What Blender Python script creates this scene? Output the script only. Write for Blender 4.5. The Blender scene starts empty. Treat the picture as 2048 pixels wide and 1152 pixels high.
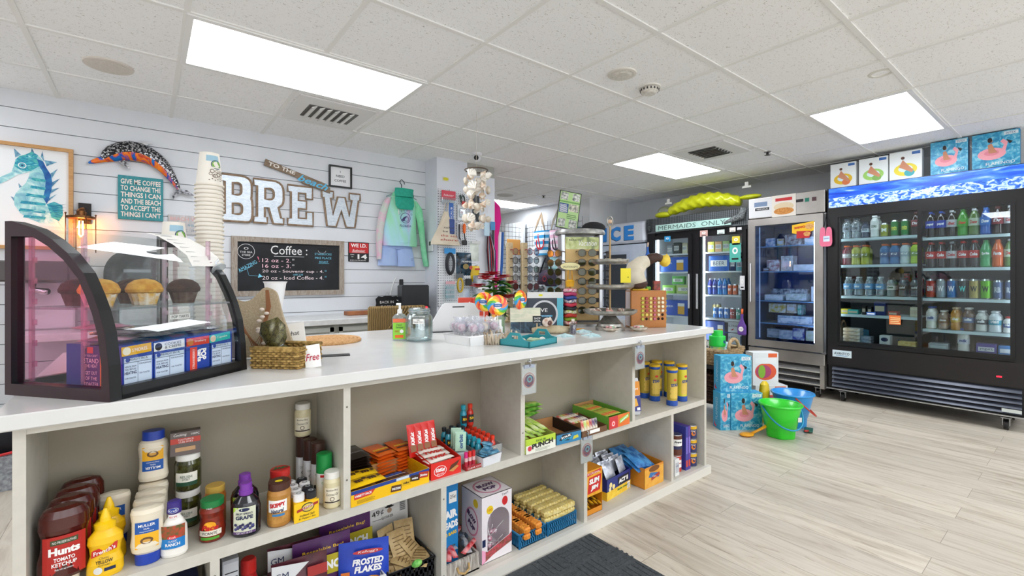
import bpy, math, random
from mathutils import Vector, Matrix, Euler
from mathutils.geometry import tessellate_polygon
random.seed(7)
PI = math.pi
sc = bpy.context.scene
COL = sc.collection
# ---------------------------------------------------------------- camera
H = 1.22            # eye height
YAW = 0.6684        # towards +X from +Y
FPX = 925.05        # focal length in pixels of the 2048 wide frame
V0 = 558.5          # horizon row
cd = bpy.data.cameras.new('camera'); cam = bpy.data.objects.new('camera', cd); COL.objects.link(cam)
cd.sensor_width = 36.0; cd.lens = 36.0 * FPX / 2048.0
cd.shift_y = -(576 - V0) / 2048.0
cd.clip_start = 0.02; cd.clip_end = 60
cam.location = (0, 0, H); cam.rotation_euler = (PI/2, 0, -YAW)
sc.camera = cam
# ---------------------------------------------------------------- colour management, world
sc.view_settings.view_transform = 'Standard'; sc.view_settings.look = 'None'
sc.view_settings.exposure = 0.0; sc.view_settings.gamma = 1.0
sc.view_settings.use_curve_mapping = False
LIGHT_E = 12.5       # emission of the ceiling diffusers
CASE_E = 11.0        # emission of the cooler lamps
w = bpy.data.worlds.new('world'); sc.world = w; w.use_nodes = True
w.node_tree.nodes['Background'].inputs[0].default_value = (.93, .96, 1, 1)
w.node_tree.nodes['Background'].inputs[1].default_value = 2.9   # sky as fill light, let in by added openings behind the camera
cy = sc.cycles
cy.max_bounces = 10; cy.diffuse_bounces = 8; cy.glossy_bounces = 3; cy.transmission_bounces = 6
cy.transparent_max_bounces = 16; cy.caustics_reflective = False; cy.caustics_refractive = False
cy.sample_clamp_indirect = 6.0
# ================================================================ helpers
def lin(c):
 if isinstance(c, str):
  c = c.lstrip('#'); c = [int(c[i:i+2], 16)/255 for i in (0, 2, 4)]
  c = [x/12.92 if x <= .04045 else ((x+.055)/1.055)**2.4 for x in c]
 return (c[0], c[1], c[2], 1.0)
MC = {}
def nm(key):
 m = bpy.data.materials.new(key); m.use_nodes = True
 return m, m.node_tree, m.node_tree.nodes['Principled BSDF']
def P(col, rough=.5, metal=0.0, noise=None, trans=0.0, coat=0.0, emit=None, es=0.0, bump=None):
 """plain painted, plastic, paper, metal surface with optional procedural mottling"""
 key = ('P', col, rough, metal, noise, trans, coat, emit, es, bump)
 if key in MC: return MC[key]
 m, t, b = nm('surface'); L = t.links.new
 b.inputs['Base Color'].default_value = lin(col)
 b.inputs['Roughness'].default_value = rough; b.inputs['Metallic'].default_value = metal
 if trans: b.inputs['Transmission Weight'].default_value = trans
 if coat: b.inputs['Coat Weight'].default_value = coat; b.inputs['Coat Roughness'].default_value = .08
 if emit: b.inputs['Emission Color'].default_value = lin(emit); b.inputs['Emission Strength'].default_value = es
 if noise or bump:
  tc = t.nodes.new('ShaderNodeTexCoord')
  if noise:
   sca, c2 = noise[0], noise[1]
   n = t.nodes.new('ShaderNodeTexNoise'); n.inputs['Scale'].default_value = sca; n.inputs['Detail'].default_value = 5
   L(tc.outputs['Object'], n.inputs['Vector'])
   r = t.nodes.new('ShaderNodeValToRGB'); r.color_ramp.elements[0].position = .38; r.color_ramp.elements[1].position = .64
   r.color_ramp.elements[0].color = lin(col); r.color_ramp.elements[1].color = lin(c2)
   L(n.outputs['Fac'], r.inputs[0]); L(r.outputs[0], b.inputs['Base Color'])
  if bump:
   n2 = t.nodes.new('ShaderNodeTexNoise'); n2.inputs['Scale'].default_value = bump[0]; n2.inputs['Detail'].default_value = 3
   L(tc.outputs['Object'], n2.inputs['Vector'])
   bp = t.nodes.new('ShaderNodeBump'); bp.inputs['Strength'].default_value = bump[1]; bp.inputs['Distance'].default_value = .004
   L(n2.outputs['Fac'], bp.inputs['Height']); L(bp.outputs[0], b.inputs['Normal'])
 MC[key] = m; return m
def ramp_mat(key, stops, scale, kind='noise', rough=.5, metal=0, dist=1.5, stretch=(1, 1, 1), emit=0.0, det=5, bump=0, coat=0):
 """a printed or natural pattern: noise, wave or cell texture through a colour ramp"""
 k = ('R', key)
 if k in MC: return MC[k]
 m, t, b = nm(key); L = t.links.new
 tc = t.nodes.new('ShaderNodeTexCoord'); mp = t.nodes.new('ShaderNodeMapping'); mp.inputs['Scale'].default_value = stretch
 L(tc.outputs['Object'], mp.inputs['Vector'])
 if kind == 'noise':
  n = t.nodes.new('ShaderNodeTexNoise'); n.inputs['Detail'].default_value = det; n.inputs['Distortion'].default_value = dist; o = n.outputs['Fac']
 elif kind == 'wave':
  n = t.nodes.new('ShaderNodeTexWave'); n.inputs['Distortion'].default_value = dist; n.inputs['Detail'].default_value = det; o = n.outputs['Fac']; n.bands_direction = 'Z' if stretch[0] == 0 else 'X'
 else:
  n = t.nodes.new('ShaderNodeTexVoronoi'); o = n.outputs['Color'] if kind == 'cellc' else n.outputs['Distance']
 n.inputs['Scale'].default_value = scale
 L(mp.outputs[0], n.inputs['Vector'])
 r = t.nodes.new('ShaderNodeValToRGB'); cr = r.color_ramp
 while len(cr.elements) < len(stops): cr.elements.new(.5)
 for e, (p, c) in zip(cr.elements, stops): e.position = p; e.color = lin(c)
 L(o, r.inputs[0]); L(r.outputs[0], b.inputs['Base Color'])
 b.inputs['Roughness'].default_value = rough; b.inputs['Metallic'].default_value = metal
 if coat: b.inputs['Coat Weight'].default_value = coat
 if emit: L(r.outputs[0], b.inputs['Emission Color']); b.inputs['Emission Strength'].default_value = emit
 if bump:
  bp = t.nodes.new('ShaderNodeBump'); bp.inputs['Strength'].default_value = bump; bp.inputs['Distance'].default_value = .003
  L(o, bp.inputs['Height']); L(bp.outputs[0], b.inputs['Normal'])
 MC[k] = m; return m
def GL(tint='#eef6f6', gloss=.10, rough=.02, haze=0.0):
 """thin clear pane / clear plastic wall: see-through with a weak mirror reflection"""
 key = ('G', tint, gloss, rough, haze)
 if key in MC: return MC[key]
 m = bpy.data.materials.new('clear_pane'); m.use_nodes = True; t = m.node_tree; t.nodes.clear(); L = t.links.new
 o = t.nodes.new('ShaderNodeOutputMaterial'); tr = t.nodes.new('ShaderNodeBsdfTransparent'); tr.inputs[0].default_value = lin(tint)
 g = t.nodes.new('ShaderNodeBsdfGlossy'); g.inputs['Roughness'].default_value = rough; g.inputs[0].default_value = (1, 1, 1, 1)
 lw = t.nodes.new('ShaderNodeLayerWeight'); lw.inputs[0].default_value = .35
 ma = t.nodes.new('ShaderNodeMath'); ma.operation = 'MULTIPLY_ADD'; ma.inputs[1].default_value = min(.42, gloss*2); ma.inputs[2].default_value = gloss*.3
 L(lw.outputs['Fresnel'], ma.inputs[0])
 mx = t.nodes.new('ShaderNodeMixShader'); L(ma.outputs[0], mx.inputs[0]); L(tr.outputs[0], mx.inputs[1]); L(g.outputs[0], mx.inputs[2])
 out = mx.outputs[0]
 if haze:
  d = t.nodes.new('ShaderNodeBsdfDiffuse'); d.inputs[0].default_value = lin('#e8eef2'); m2 = t.nodes.new('ShaderNodeMixShader')
  m2.inputs[0].default_value = haze; L(out, m2.inputs[1]); L(d.outputs[0], m2.inputs[2]); out = m2.outputs[0]
 L(out, o.inputs[0]); MC[key] = m; return m
def EM(col, s):
 key = ('E', col, s)
 if key in MC: return MC[key]
 m = bpy.data.materials.new('lamp_glow'); m.use_nodes = True; t = m.node_tree; t.nodes.clear()
 o = t.nodes.new('ShaderNodeOutputMaterial'); e = t.nodes.new('ShaderNodeEmission'); e.inputs[0].default_value = lin(col); e.inputs[1].default_value = s
 t.links.new(e.outputs[0], o.inputs[0]); MC[key] = m; return m
TXT = {}
def tdata(s, bold, shear):
 k = (s, bold, shear)
 if k in TXT: return TXT[k]
 cu = bpy.data.curves.new('t', 'FONT'); cu.body = s; cu.size = 1.0; cu.resolution_u = 2; cu.offset = bold; cu.shear = shear; cu.fill_mode = 'FRONT'
 ob = bpy.data.objects.new('t', cu); COL.objects.link(ob); me = ob.to_mesh()
 vs = [tuple(v.co) for v in me.vertices]; fs = [tuple(p.vertices) for p in me.polygons]
 ob.to_mesh_clear(); bpy.data.objects.remove(ob); bpy.data.curves.remove(cu)
 if not vs: vs = [(0, 0, 0)]
 x0 = min(v[0] for v in vs); x1 = max(v[0] for v in vs); y0 = min(v[1] for v in vs); y1 = max(v[1] for v in vs)
 TXT[k] = ([(v[0]-x0, v[1]-y0) for v in vs], fs, max(x1-x0, 1e-4), max(y1-y0, 1e-4)); return TXT[k]
def pl(o, ex, ey):
 o, ex, ey = Vector(o), Vector(ex).normalized(), Vector(ey).normalized(); n = ex.cross(ey)
 return lambda x, y, d: o + ex*x + ey*y + n*d
def front(x0, y, z0): return pl((x0, y, z0), (1, 0, 0), (0, 0, 1))
def leftf(x, y1, z0): return pl((x, y1, z0), (0, -1, 0), (0, 0, 1))
def topf(x0, y0, z): return pl((x0, y0, z), (1, 0, 0), (0, 1, 0))
def wrap(r, z0, cx=0, cyy=0, sy=1.0):
 return lambda x, y, d: Vector((cx + (r+d)*math.sin(x/r), cyy - (r*sy+d)*math.cos(x/r), z0+y))
class MB:
 def __init__(s, F=None): s.v = []; s.f = []; s.m = []; s.sm = []; s.mats = []; s.F = F
 def on(s, F): s.F = F; return s
 def add(s, vs, fs, mat, smooth=False):
  b = len(s.v)
  s.v += [tuple(s.F(*v)) for v in vs] if s.F else [tuple(v) for v in vs]
  if mat not in s.mats: s.mats.append(mat)
  i = s.mats.index(mat)
  for f in fs: s.f.append([q+b for q in f]); s.m.append(i); s.sm.append(smooth)
  return s
 def box(s, x0, x1, y0, y1, z0, z1, mat):
  v = [(x0,y0,z0),(x1,y0,z0),(x1,y1,z0),(x0,y1,z0),(x0,y0,z1),(x1,y0,z1),(x1,y1,z1),(x0,y1,z1)]
  return s.add(v, [(0,3,2,1),(4,5,6,7),(0,1,5,4),(1,2,6,5),(2,3,7,6),(3,0,4,7)], mat)
 def bbox(s, x0, x1, y0, y1, z0, z1, mat, c=.004):
  """box with chamfered edges"""
  c = min(c, (x1-x0)/3, (y1-y0)/3, (z1-z0)/3); vs = []; idx = {}
  for i, X in enumerate((x0, x1)):
   for j, Y in enumerate((y0, y1)):
    for k, Z in enumerate((z0, z1)):
     sx, sy, sz = (1-2*i)*c, (1-2*j)*c, (1-2*k)*c
     idx[i,j,k] = len(vs); vs += [(X, Y+sy, Z+sz), (X+sx, Y, Z+sz), (X+sx, Y+sy, Z)]
  fs = []
  for a in (0, 1):
   fs.append([idx[a,j,k] for j, k in ((0,0),(0,1),(1,1),(1,0))]); fs.append([idx[i,a,k]+1 for i, k in ((0,0),(1,0),(1,1),(0,1))])
   fs.append([idx[i,j,a]+2 for i, j in ((0,0),(0,1),(1,1),(1,0))])
  for a in (0, 1):
   for b in (0, 1):
    fs.append([idx[a,b,0], idx[a,b,0]+1, idx[a,b,1]+1, idx[a,b,1]]); fs.append([idx[a,0,b], idx[a,0,b]+2, idx[a,1,b]+2, idx[a,1,b]])
    fs.append([idx[0,a,b]+1, idx[0,a,b]+2, idx[1,a,b]+2, idx[1,a,b]+1])
  for k in idx.values(): fs.append([k, k+1, k+2])
  return s.add(vs, fs, mat)
 def lathe(s, prof, mat, n=20, c=(0, 0, 0), sx=1, sy=1, cap=True, smooth=True):
  vs = []; L = len(prof)
  for r, z in prof:
   for i in range(n):
    a = 2*PI*i/n; vs.append((c[0]+r*sx*math.cos(a), c[1]+r*sy*math.sin(a), c[2]+z))
  for j in range(L-1):
   mm = mat[j] if isinstance(mat, (list, tuple)) else mat
   if mm is None: continue
   fs = [(j*n+i, j*n+(i+1) % n, (j+1)*n+(i+1) % n, (j+1)*n+i) for i in range(n)]
   base = len(s.v)
   sub = sorted({q for f in fs for q in f}); mp = {q: k for k, q in enumerate(sub)}
   s.add([vs[q] for q in sub], [tuple(mp[q] for q in f) for f in fs], mm, smooth)
  if cap:
   m0 = mat[0] if isinstance(mat, (list, tuple)) else mat; m1 = mat[-1] if isinstance(mat, (list, tuple)) else mat
   if m0: s.add(vs[:n], [tuple(range(n))[::-1]], m0)
   if m1: s.add(vs[-n:], [tuple(range(n))], m1)
  return s
 def cyl(s, x, y, z0, z1, r, mat, n=16, r2=None): return s.lathe([(r, z0), (r if r2 is None else r2, z1)], mat, n, (x, y, 0))
 def tube(s, pts, r, mat, n=6, closed=False, cap=True, smooth=True):
  pts = [Vector(p) for p in pts]; N = len(pts); vs = []
  rs = r if isinstance(r, (list, tuple)) else [r]*N
  up = Vector((0, 0, 1)); last = None
  for i, p in enumerate(pts):
   if closed: d = pts[(i+1) % N]-pts[i-1]
   else: d = pts[min(i+1, N-1)]-pts[max(i-1, 0)]
   if d.length < 1e-9: d = Vector((0, 0, 1))
   d.normalize()
   if last is None:
    a = up.cross(d)
    if a.length < .1: a = Vector((1, 0, 0)).cross(d)
   else: a = last - d*last.dot(d)
   if a.length < 1e-6: a = Vector((1, 0, 0))
   a.normalize(); last = a; b = d.cross(a)
   for k in range(n):
    t = 2*PI*k/n; vs.append(p + a*math.cos(t)*rs[i] + b*math.sin(t)*rs[i])
  fs = []
  for i in range(N if closed else N-1):
   j = (i+1) % N
   for k in range(n): fs.append((i*n+k, i*n+(k+1) % n, j*n+(k+1) % n, j*n+k))
  if cap and not closed: fs += [tuple(range(n))[::-1], tuple(range((N-1)*n, N*n))]
  return s.add(vs, fs, mat, smooth)
 def ball(s, c, r, mat, n=12, m=8, z0=-1.0):
  r = r if isinstance(r, (list, tuple)) else (r, r, r); prof = []
  vs = []; fs = []
  for j in range(m+1):
   ph = -PI/2 + PI*j/m; ph = max(ph, math.asin(z0))
   for i in range(n):
    a = 2*PI*i/n; vs.append((c[0]+r[0]*math.cos(ph)*math.cos(a), c[1]+r[1]*math.cos(ph)*math.sin(a), c[2]+r[2]*math.sin(ph)))
  for j in range(m):
   for i in range(n): fs.append((j*n+i, j*n+(i+1) % n, (j+1)*n+(i+1) % n, (j+1)*n+i))
  if z0 > -1: fs.append(tuple(range(n))[::-1])
  return s.add(vs, fs, mat, True)
 def prism(s, loops, d0, d1, mat, side=None):
  """outline(s) in the frame's x,y extruded from d0 to d1 (first loop outer, rest holes)"""
  if not isinstance(loops[0][0], (list, tuple)): loops = [loops]
  flat = [p for l in loops for p in l]; tri = tessellate_polygon([[Vector((p[0], p[1], 0)) for p in l] for l in loops])
  n = len(flat); vs = [(p[0], p[1], d1) for p in flat]+[(p[0], p[1], d0) for p in flat]
  s.add(vs, [tuple(t) for t in tri]+[tuple(q+n for q in t)[::-1] for t in tri], mat)
  b = 0
  for l in loops:
   k = len(l); s.add(vs[b:b+k]+vs[n+b:n+b+k], [(i, (i+1) % k, k+(i+1) % k, k+i) for i in range(k)], side or mat); b += k
  return s
 def poly(s, pts, mat, d=.0006):
  tri = tessellate_polygon([[Vector((p[0], p[1], 0)) for p in pts]])
  return s.add([(p[0], p[1], d) for p in pts], [tuple(t) for t in tri], mat)
 def rect(s, x0, y0, x1, y1, mat, d=.0006, n=1):
  vs = []
  for i in range(n+1):
   x = x0+(x1-x0)*i/n; vs += [(x, y0, d), (x, y1, d)]
  return s.add(vs, [(2*i, 2*i+2, 2*i+3, 2*i+1) for i in range(n)], mat)
 def disc(s, x, y, r, mat, d=.0006, ry=None, n=20, ring=None):
  ry = ry or r; vs = [(x+r*math.cos(2*PI*i/n), y+ry*math.sin(2*PI*i/n), d) for i in range(n)]
  if ring is None: return s.add(vs, [tuple(range(n))], mat)
  vs += [(x+r*ring*math.cos(2*PI*i/n), y+ry*ring*math.sin(2*PI*i/n), d) for i in range(n)]
  return s.add(vs, [(i, (i+1) % n, n+(i+1) % n, n+i) for i in range(n)], mat)
 def text(s, st, x, y, h, mat, d=.0012, w=None, bold=0.0, shear=0.0, al='c', rot=0.0, maxw=None):
  """x,y = centre (or left, al='l') of the line's box; h letter height; w fits the width"""
  vs, fs, W, HH = tdata(st, bold, shear); kx = h/HH
  ky = kx
  if w: kx = w/W
  elif maxw and kx*W > maxw: kx = maxw/W
  ox = -W*kx/2 if al == 'c' else 0; c, q = math.cos(rot), math.sin(rot); out = []
  for a, b in vs:
   X = a*kx+ox; Y = b*ky-h/2; out.append((x+X*c-Y*q, y+X*q+Y*c, d))
  return s.add(out, fs, mat)
 def lines(s, x0, y0, x1, y1, n, mat, th=.4, d=.0009):
  hh = (y1-y0)/n
  for i in range(n): s.rect(x0, y0+i*hh, x1-(x1-x0)*.18*random.random(), y0+i*hh+hh*th, mat, d)
  return s
 def puff(s, rows, t, mat, n=8, mb=None, pinch=True):
  """soft closed shape: rows of (z, x_left, x_right[, thickness factor]) seen from the front"""
  vf = []; vb = []; R = len(rows)
  for j, rw in enumerate(rows):
   z, a, b = rw[:3]; k = rw[3] if len(rw) > 3 else (math.sin(PI*(j+.001)/(R-1+.002))**.6 if pinch else 1)
   for i in range(n+1):
    u = i/n; y = t*k*math.sqrt(max(0, 1-(2*u-1)**2)); x = a+(b-a)*u
    vf.append((x, -y, z)); vb.append((x, y, z))
  N = (n+1)*R; q = lambda j, i: j*(n+1)+i; f1 = []; f2 = []
  for j in range(R-1):
   for i in range(n): f1.append((q(j,i), q(j,i+1), q(j+1,i+1), q(j+1,i))); f2.append((q(j,i), q(j+1,i), q(j+1,i+1), q(j,i+1)))
  s.add(vf, f1, mat, True); s.add(vb, f2, mb or mat, True)
  if not pinch:
   for j in (0, R-1):
    s.add([vf[q(j,i)] for i in range(n+1)]+[vb[q(j,i)] for i in range(n, -1, -1)], [tuple(range(2*n+2))], mat)
  return s
 def build(s, name, parent=None, label=None, tagv=None):
  me = bpy.data.meshes.new(name); me.from_pydata(s.v, [], s.f)
  for m in s.mats: me.materials.append(m)
  me.polygons.foreach_set('material_index', s.m); me.polygons.foreach_set('use_smooth', s.sm); me.update()
  o = bpy.data.objects.new(name, me); COL.objects.link(o)
  if parent: o.parent = parent
  if label: o['label'] = label
  return o
def thing(name, label, cat, loc=(0, 0, 0), rz=0, group=None, rot=None):
 o = bpy.data.objects.new(name, None); COL.objects.link(o); o.empty_display_size = .05
 o.location = loc; o.rotation_euler = rot or (0, 0, rz); tag(o, label, cat, group); return o
def tag(o, label, cat, group=None, loc=None, rz=None, rot=None):
 if label: o['label'] = label
 o['category'] = cat
 if group: o['group'] = group
 if loc is not None: o.location = loc
 if rz is not None: o.rotation_euler = (0, 0, rz)
 if rot is not None: o.rotation_euler = rot
 return o
def struct(o): o['kind'] = 'structure'; return o
def copy_tree(o, parent=None):
 c = o.copy(); COL.objects.link(c)
 if parent: c.parent = parent
 for ch in list(o.children): copy_tree(ch, c)
 return c
PR = {}
def spawn(key, builder, label, loc, rz=0, group=None, s=None, rot=None):
 """first time builds the thing, afterwards copies it with its parts"""
 if key in PR: o = copy_tree(PR[key])
 else: o = builder(); PR[key] = o
 o['label'] = label
 if group: o['group'] = group
 elif 'group' in o: del o['group']
 o.location = loc; o.rotation_euler = rot or (0, 0, rz)
 o.scale = (s, s, s) if isinstance(s, (int, float)) else (s or (1, 1, 1))
 return o
FW = Vector((math.sin(YAW), math.cos(YAW), 0)); RT = Vector((math.cos(YAW), -math.sin(YAW), 0))
def at(u, v, z):
 """where the sight line of a picture point meets the level z"""
 d = FW + RT*((u-1024)/FPX) + Vector((0, 0, (V0-v)/FPX)); t = (z-H)/d.z
 return (d.x*t, d.y*t, z)
def hz(v, x, y): return H + (V0-v)/FPX*(FW.x*x+FW.y*y)
ORD = ['first', 'second', 'third', 'fourth', 'fifth', 'sixth', 'seventh', 'eighth', 'ninth', 'tenth', 'eleventh', 'twelfth', 'thirteenth', 'fourteenth']
def ordn(i, n):
 if i == 0: return 'leftmost'
 if i == n-1: return 'rightmost'
 return ORD[i]+' from left'
WHITE = P('#f2f2f0', .45); BLACK = P('#0d0d10', .4); INK = P('#17181c', .6); PAPER = P('#efeeea', .7); RED = P('#c4161c', .45)
YEL = P('#f6c813', .45); BLUE = P('#1b3f9c', .45); GRN = P('#1f9a3a', .45); ORG = P('#ee6a1b', .45); KRAFT = P('#a97a4a', .8)
STEEL = P('#b9bbbd', .28, .9); CHROME = P('#d8dade', .12, 1.0); NAVY = P('#14224c', .45); TEAL = P('#2a8f97', .5); GREY = P('#8c8f93', .6)
# ================================================================ room shell
TOP = 2.437
def nodes_floor():
 m, t, b = nm('wood_planks'); L = t.links.new
 tc = t.nodes.new('ShaderNodeTexCoord'); mp = t.nodes.new('ShaderNodeMapping'); mp.inputs['Rotation'].default_value = (0, 0, PI/2)
 L(tc.outputs['Object'], mp.inputs['Vector'])
 br = t.nodes.new('ShaderNodeTexBrick'); br.offset = .37; br.inputs['Scale'].default_value = 1.0
 br.inputs['Brick Width'].default_value = 1.22; br.inputs['Row Height'].default_value = .18; br.inputs['Mortar Size'].default_value = .0012
 br.inputs['Mortar Smooth'].default_value = .3; br.inputs['Color1'].default_value = (0, 0, 0, 1); br.inputs['Color2'].default_value = (1, 1, 1, 1); br.inputs['Mortar'].default_value = (.4, .4, .4, 1)
 L(mp.outputs[0], br.inputs['Vector'])
 off = t.nodes.new('ShaderNodeVectorMath'); off.operation = 'MULTIPLY_ADD'; L(br.outputs['Color'], off.inputs[0]); off.inputs[1].default_value = (3, 5, 0); L(mp.outputs[0], off.inputs[2])
 m2 = t.nodes.new('ShaderNodeMapping'); m2.inputs['Scale'].default_value = (1.1, 9, 1); L(off.outputs[0], m2.inputs['Vector'])
 n = t.nodes.new('ShaderNodeTexNoise'); n.inputs['Scale'].default_value = 1.6; n.inputs['Detail'].default_value = 9; n.inputs['Roughness'].default_value = .62; n.inputs['Distortion'].default_value = 1.1
 L(m2.outputs[0], n.inputs['Vector'])
 r = t.nodes.new('ShaderNodeValToRGB'); cr = r.color_ramp; cr.elements.new(.5); cr.elements.new(.6)
 for e, (p, c) in zip(cr.elements, [(.28, '#a69a8a'), (.42, '#c3b8a7'), (.55, '#d3cabb'), (.72, '#c0b5a5')]): e.position = p; e.color = lin(c)
 L(n.outputs['Fac'], r.inputs[0])
 m3 = t.nodes.new('ShaderNodeMapping'); m3.inputs['Scale'].default_value = (.8, 5, 1); L(off.outputs[0], m3.inputs['Vector'])
 w2 = t.nodes.new('ShaderNodeTexNoise'); w2.inputs['Scale'].default_value = 3.2; w2.inputs['Detail'].default_value = 8; w2.inputs['Distortion'].default_value = 3.0; L(m3.outputs[0], w2.inputs['Vector'])
 r2 = t.nodes.new('ShaderNodeValToRGB'); r2.color_ramp.elements[0].position = .30; r2.color_ramp.elements[1].position = .38
 r2.color_ramp.elements[0].color = (.74, .70, .66, 1); r2.color_ramp.elements[1].color = (1, 1, 1, 1); L(w2.outputs['Fac'], r2.inputs[0])
 mu = t.nodes.new('ShaderNodeMixRGB'); mu.blend_type = 'MULTIPLY'; mu.inputs[0].default_value = 1; L(r.outputs[0], mu.inputs[1]); L(r2.outputs[0], mu.inputs[2])
 tn = t.nodes.new('ShaderNodeMixRGB'); tn.blend_type = 'MULTIPLY'; tn.inputs[0].default_value = .16; L(mu.outputs[0], tn.inputs[1]); L(br.outputs['Color'], tn.inputs[2])
 dk = t.nodes.new('ShaderNodeMixRGB'); L(br.outputs['Fac'], dk.inputs[0]); L(tn.outputs[0], dk.inputs[1]); dk.inputs[2].default_value = lin('#857b70')
 L(dk.outputs[0], b.inputs['Base Color']); b.inputs['Roughness'].default_value = .42
 return m
def nodes_ceiling():
 m, t, b = nm('acoustic_tile'); L = t.links.new
 tc = t.nodes.new('ShaderNodeTexCoord'); mp = t.nodes.new('ShaderNodeMapping'); mp.inputs['Scale'].default_value = (1, 1.7, 1); L(tc.outputs['Object'], mp.inputs['Vector'])
 n = t.nodes.new('ShaderNodeTexNoise'); n.inputs['Scale'].default_value = 75; n.inputs['Detail'].default_value = 2; n.inputs['Distortion'].default_value = 1.5; L(mp.outputs[0], n.inputs['Vector'])
 r = t.nodes.new('ShaderNodeValToRGB'); r.color_ramp.elements[0].position = .31; r.color_ramp.elements[1].position = .37
 r.color_ramp.elements[0].color = lin('#b9b6ae'); r.color_ramp.elements[1].color = lin('#f4f5f6'); L(n.outputs['Fac'], r.inputs[0])
 n2 = t.nodes.new('ShaderNodeTexNoise'); n2.inputs['Scale'].default_value = 160; L(tc.outputs['Object'], n2.inputs['Vector'])
 bp = t.nodes.new('ShaderNodeBump'); bp.inputs['Strength'].default_value = .25; bp.inputs['Distance'].default_value = .003; L(n2.outputs['Fac'], bp.inputs['Height']); L(bp.outputs[0], b.inputs['Normal'])
 L(r.outputs[0], b.inputs['Base Color']); b.inputs['Roughness'].default_value = .9
 return m
XL, XR, YF, YB, YD = -3.0, 6.08, -3.2, 4.31, 7.6
wallp = P('#dcdee1', .75, noise=(3, '#d6d8db')); wallw = P('#dadde2', .6, noise=(4, '#d6d9de')); gapm = P('#6d7073', .9)
struct(MB().box(XL-.1, XR+.1, YF-.1, YD+.1, -.12, 0, nodes_floor()).build('floor'))
cm = nodes_ceiling(); struct(MB().box(XL-.1, XR+.1, YF-.1, YD+.1, TOP, TOP+.1, cm).build('ceiling'))
gx0, gy0, G = .1434, 2.5625, .61
grid = MB(); bar = P('#e9e9e6', .5)
i = math.ceil((XL-gx0)/G)
while gx0+i*G < XR: grid.box(gx0+i*G-.012, gx0+i*G+.012, YF, YD, TOP-.006, TOP+.01, bar); i += 1
j = math.ceil((YF-gy0)/G)
while gy0+j*G < YD: grid.box(XL, XR, gy0+j*G-.012, gy0+j*G+.012, TOP-.0065, TOP+.01, bar); j += 1
struct(grid.build('trim_1'))
def shiplap(name, x0, x1, y, z1, z0=0.0):
 s = MB(); s.box(x0, x1, y+.012, y+.1, z0, z1, gapm); z = 2.3155 - .126*18 - .126;
 while z < z1:
  a, b = max(z0, z+.0022), min(z1, z+.1238)
  if b > a: s.box(x0, x1, y, y+.014, a, b, wallw)
  z += .1263
 return struct(s.build(name))
shiplap('wall_back', XL, 2.262, YB, TOP+.01)
struct(MB().box(XL-.1, XL, YF, YB+.1, 0, TOP, wallp).build('wall_left'))
m = MB().box(XL, XR, YF-.1, YF, 0, .3, wallp).box(XL, XR, YF-.1, YF, 2.3, TOP, wallp)
for k in range(5): x = XL+(XR-XL-.12)*k/4; m.box(x, x+.12, YF-.1, YF, .3, 2.3, wallp)
struct(m.build('wall_front'))
for k in range(4):
 x = XL+(XR-XL-.12)*k/4+.12; struct(MB().box(x, x+(XR-XL-.12)/4-.12, YF-.06, YF-.05, .3, 2.3, GL('#ffffff', .1)).build('added_window_%d' % (k+1)))  # unseen glazed openings, added to let fill light onto counter front and ceiling
struct(MB().box(XR, XR+.1, YF, 4.71, 0, TOP, wallp).build('wall_right'))
pm = P('#e0e4ec', .6, noise=(3, '#dadee6'))
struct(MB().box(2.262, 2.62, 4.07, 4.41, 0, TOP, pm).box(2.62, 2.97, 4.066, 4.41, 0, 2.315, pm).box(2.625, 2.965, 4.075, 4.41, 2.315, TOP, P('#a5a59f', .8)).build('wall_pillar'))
struct(MB().box(5.2, XR+.1, 4.71, YD, 0, TOP, wallp).build('wall_bump'))
struct(MB().box(1.9, 5.2, YD, YD+.1, 0, TOP, P('#dddad2', .7)).build('wall_far'))
struct(MB().box(1.9, 2.0, 4.41, YD, 0, TOP, wallp).build('wall_hall'))
# ---------------------------------------------------------------- ceiling fixtures
dif = EM('#f6faff', LIGHT_E)
def fixture():
 r = thing('ceiling_light', '', 'light'); w2, l2 = .61, .305
 f = MB(); fm = P('#e8e8e6', .4)
 for a, b, c, e in ((-w2, w2, -l2, -l2+.028), (-w2, w2, l2-.028, l2), (-w2, -w2+.028, -l2, l2), (w2-.028, w2, -l2, l2)): f.box(a, b, c, e, -.012, .03, fm)
 f.build('frame', r)
 MB().box(-w2+.028, w2-.028, -l2+.028, l2-.028, -.006, -.001, dif).build('diffuser', r)
 return r
FX = [(0, 0, 'long lit ceiling panel over the pastry case'), (6, 0, 'lit ceiling panel between the air vent and the white cooler wall'),
      (6, -3, 'large lit ceiling panel nearest the black drinks cooler'), (6, 5, 'far lit ceiling panel seen beyond the pillar'),
      (0, -5, 'lit ceiling panel behind the camera, left'), (0, -8, 'lit ceiling panel near the front wall, left'), (3, -7, 'lit ceiling panel near the front wall, middle'), (7, -7, 'lit ceiling panel near the front wall, right'), (-4, -3, 'lit ceiling panel at the left side of the room'), (-4, 2, 'lit ceiling panel at the left end of the coffee wall')]
for a, b, lb in FX: spawn('fx', fixture, lb, (gx0+(a+1)*G, gy0+(b+.5)*G, TOP-.002), group='ceiling lights')
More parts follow.
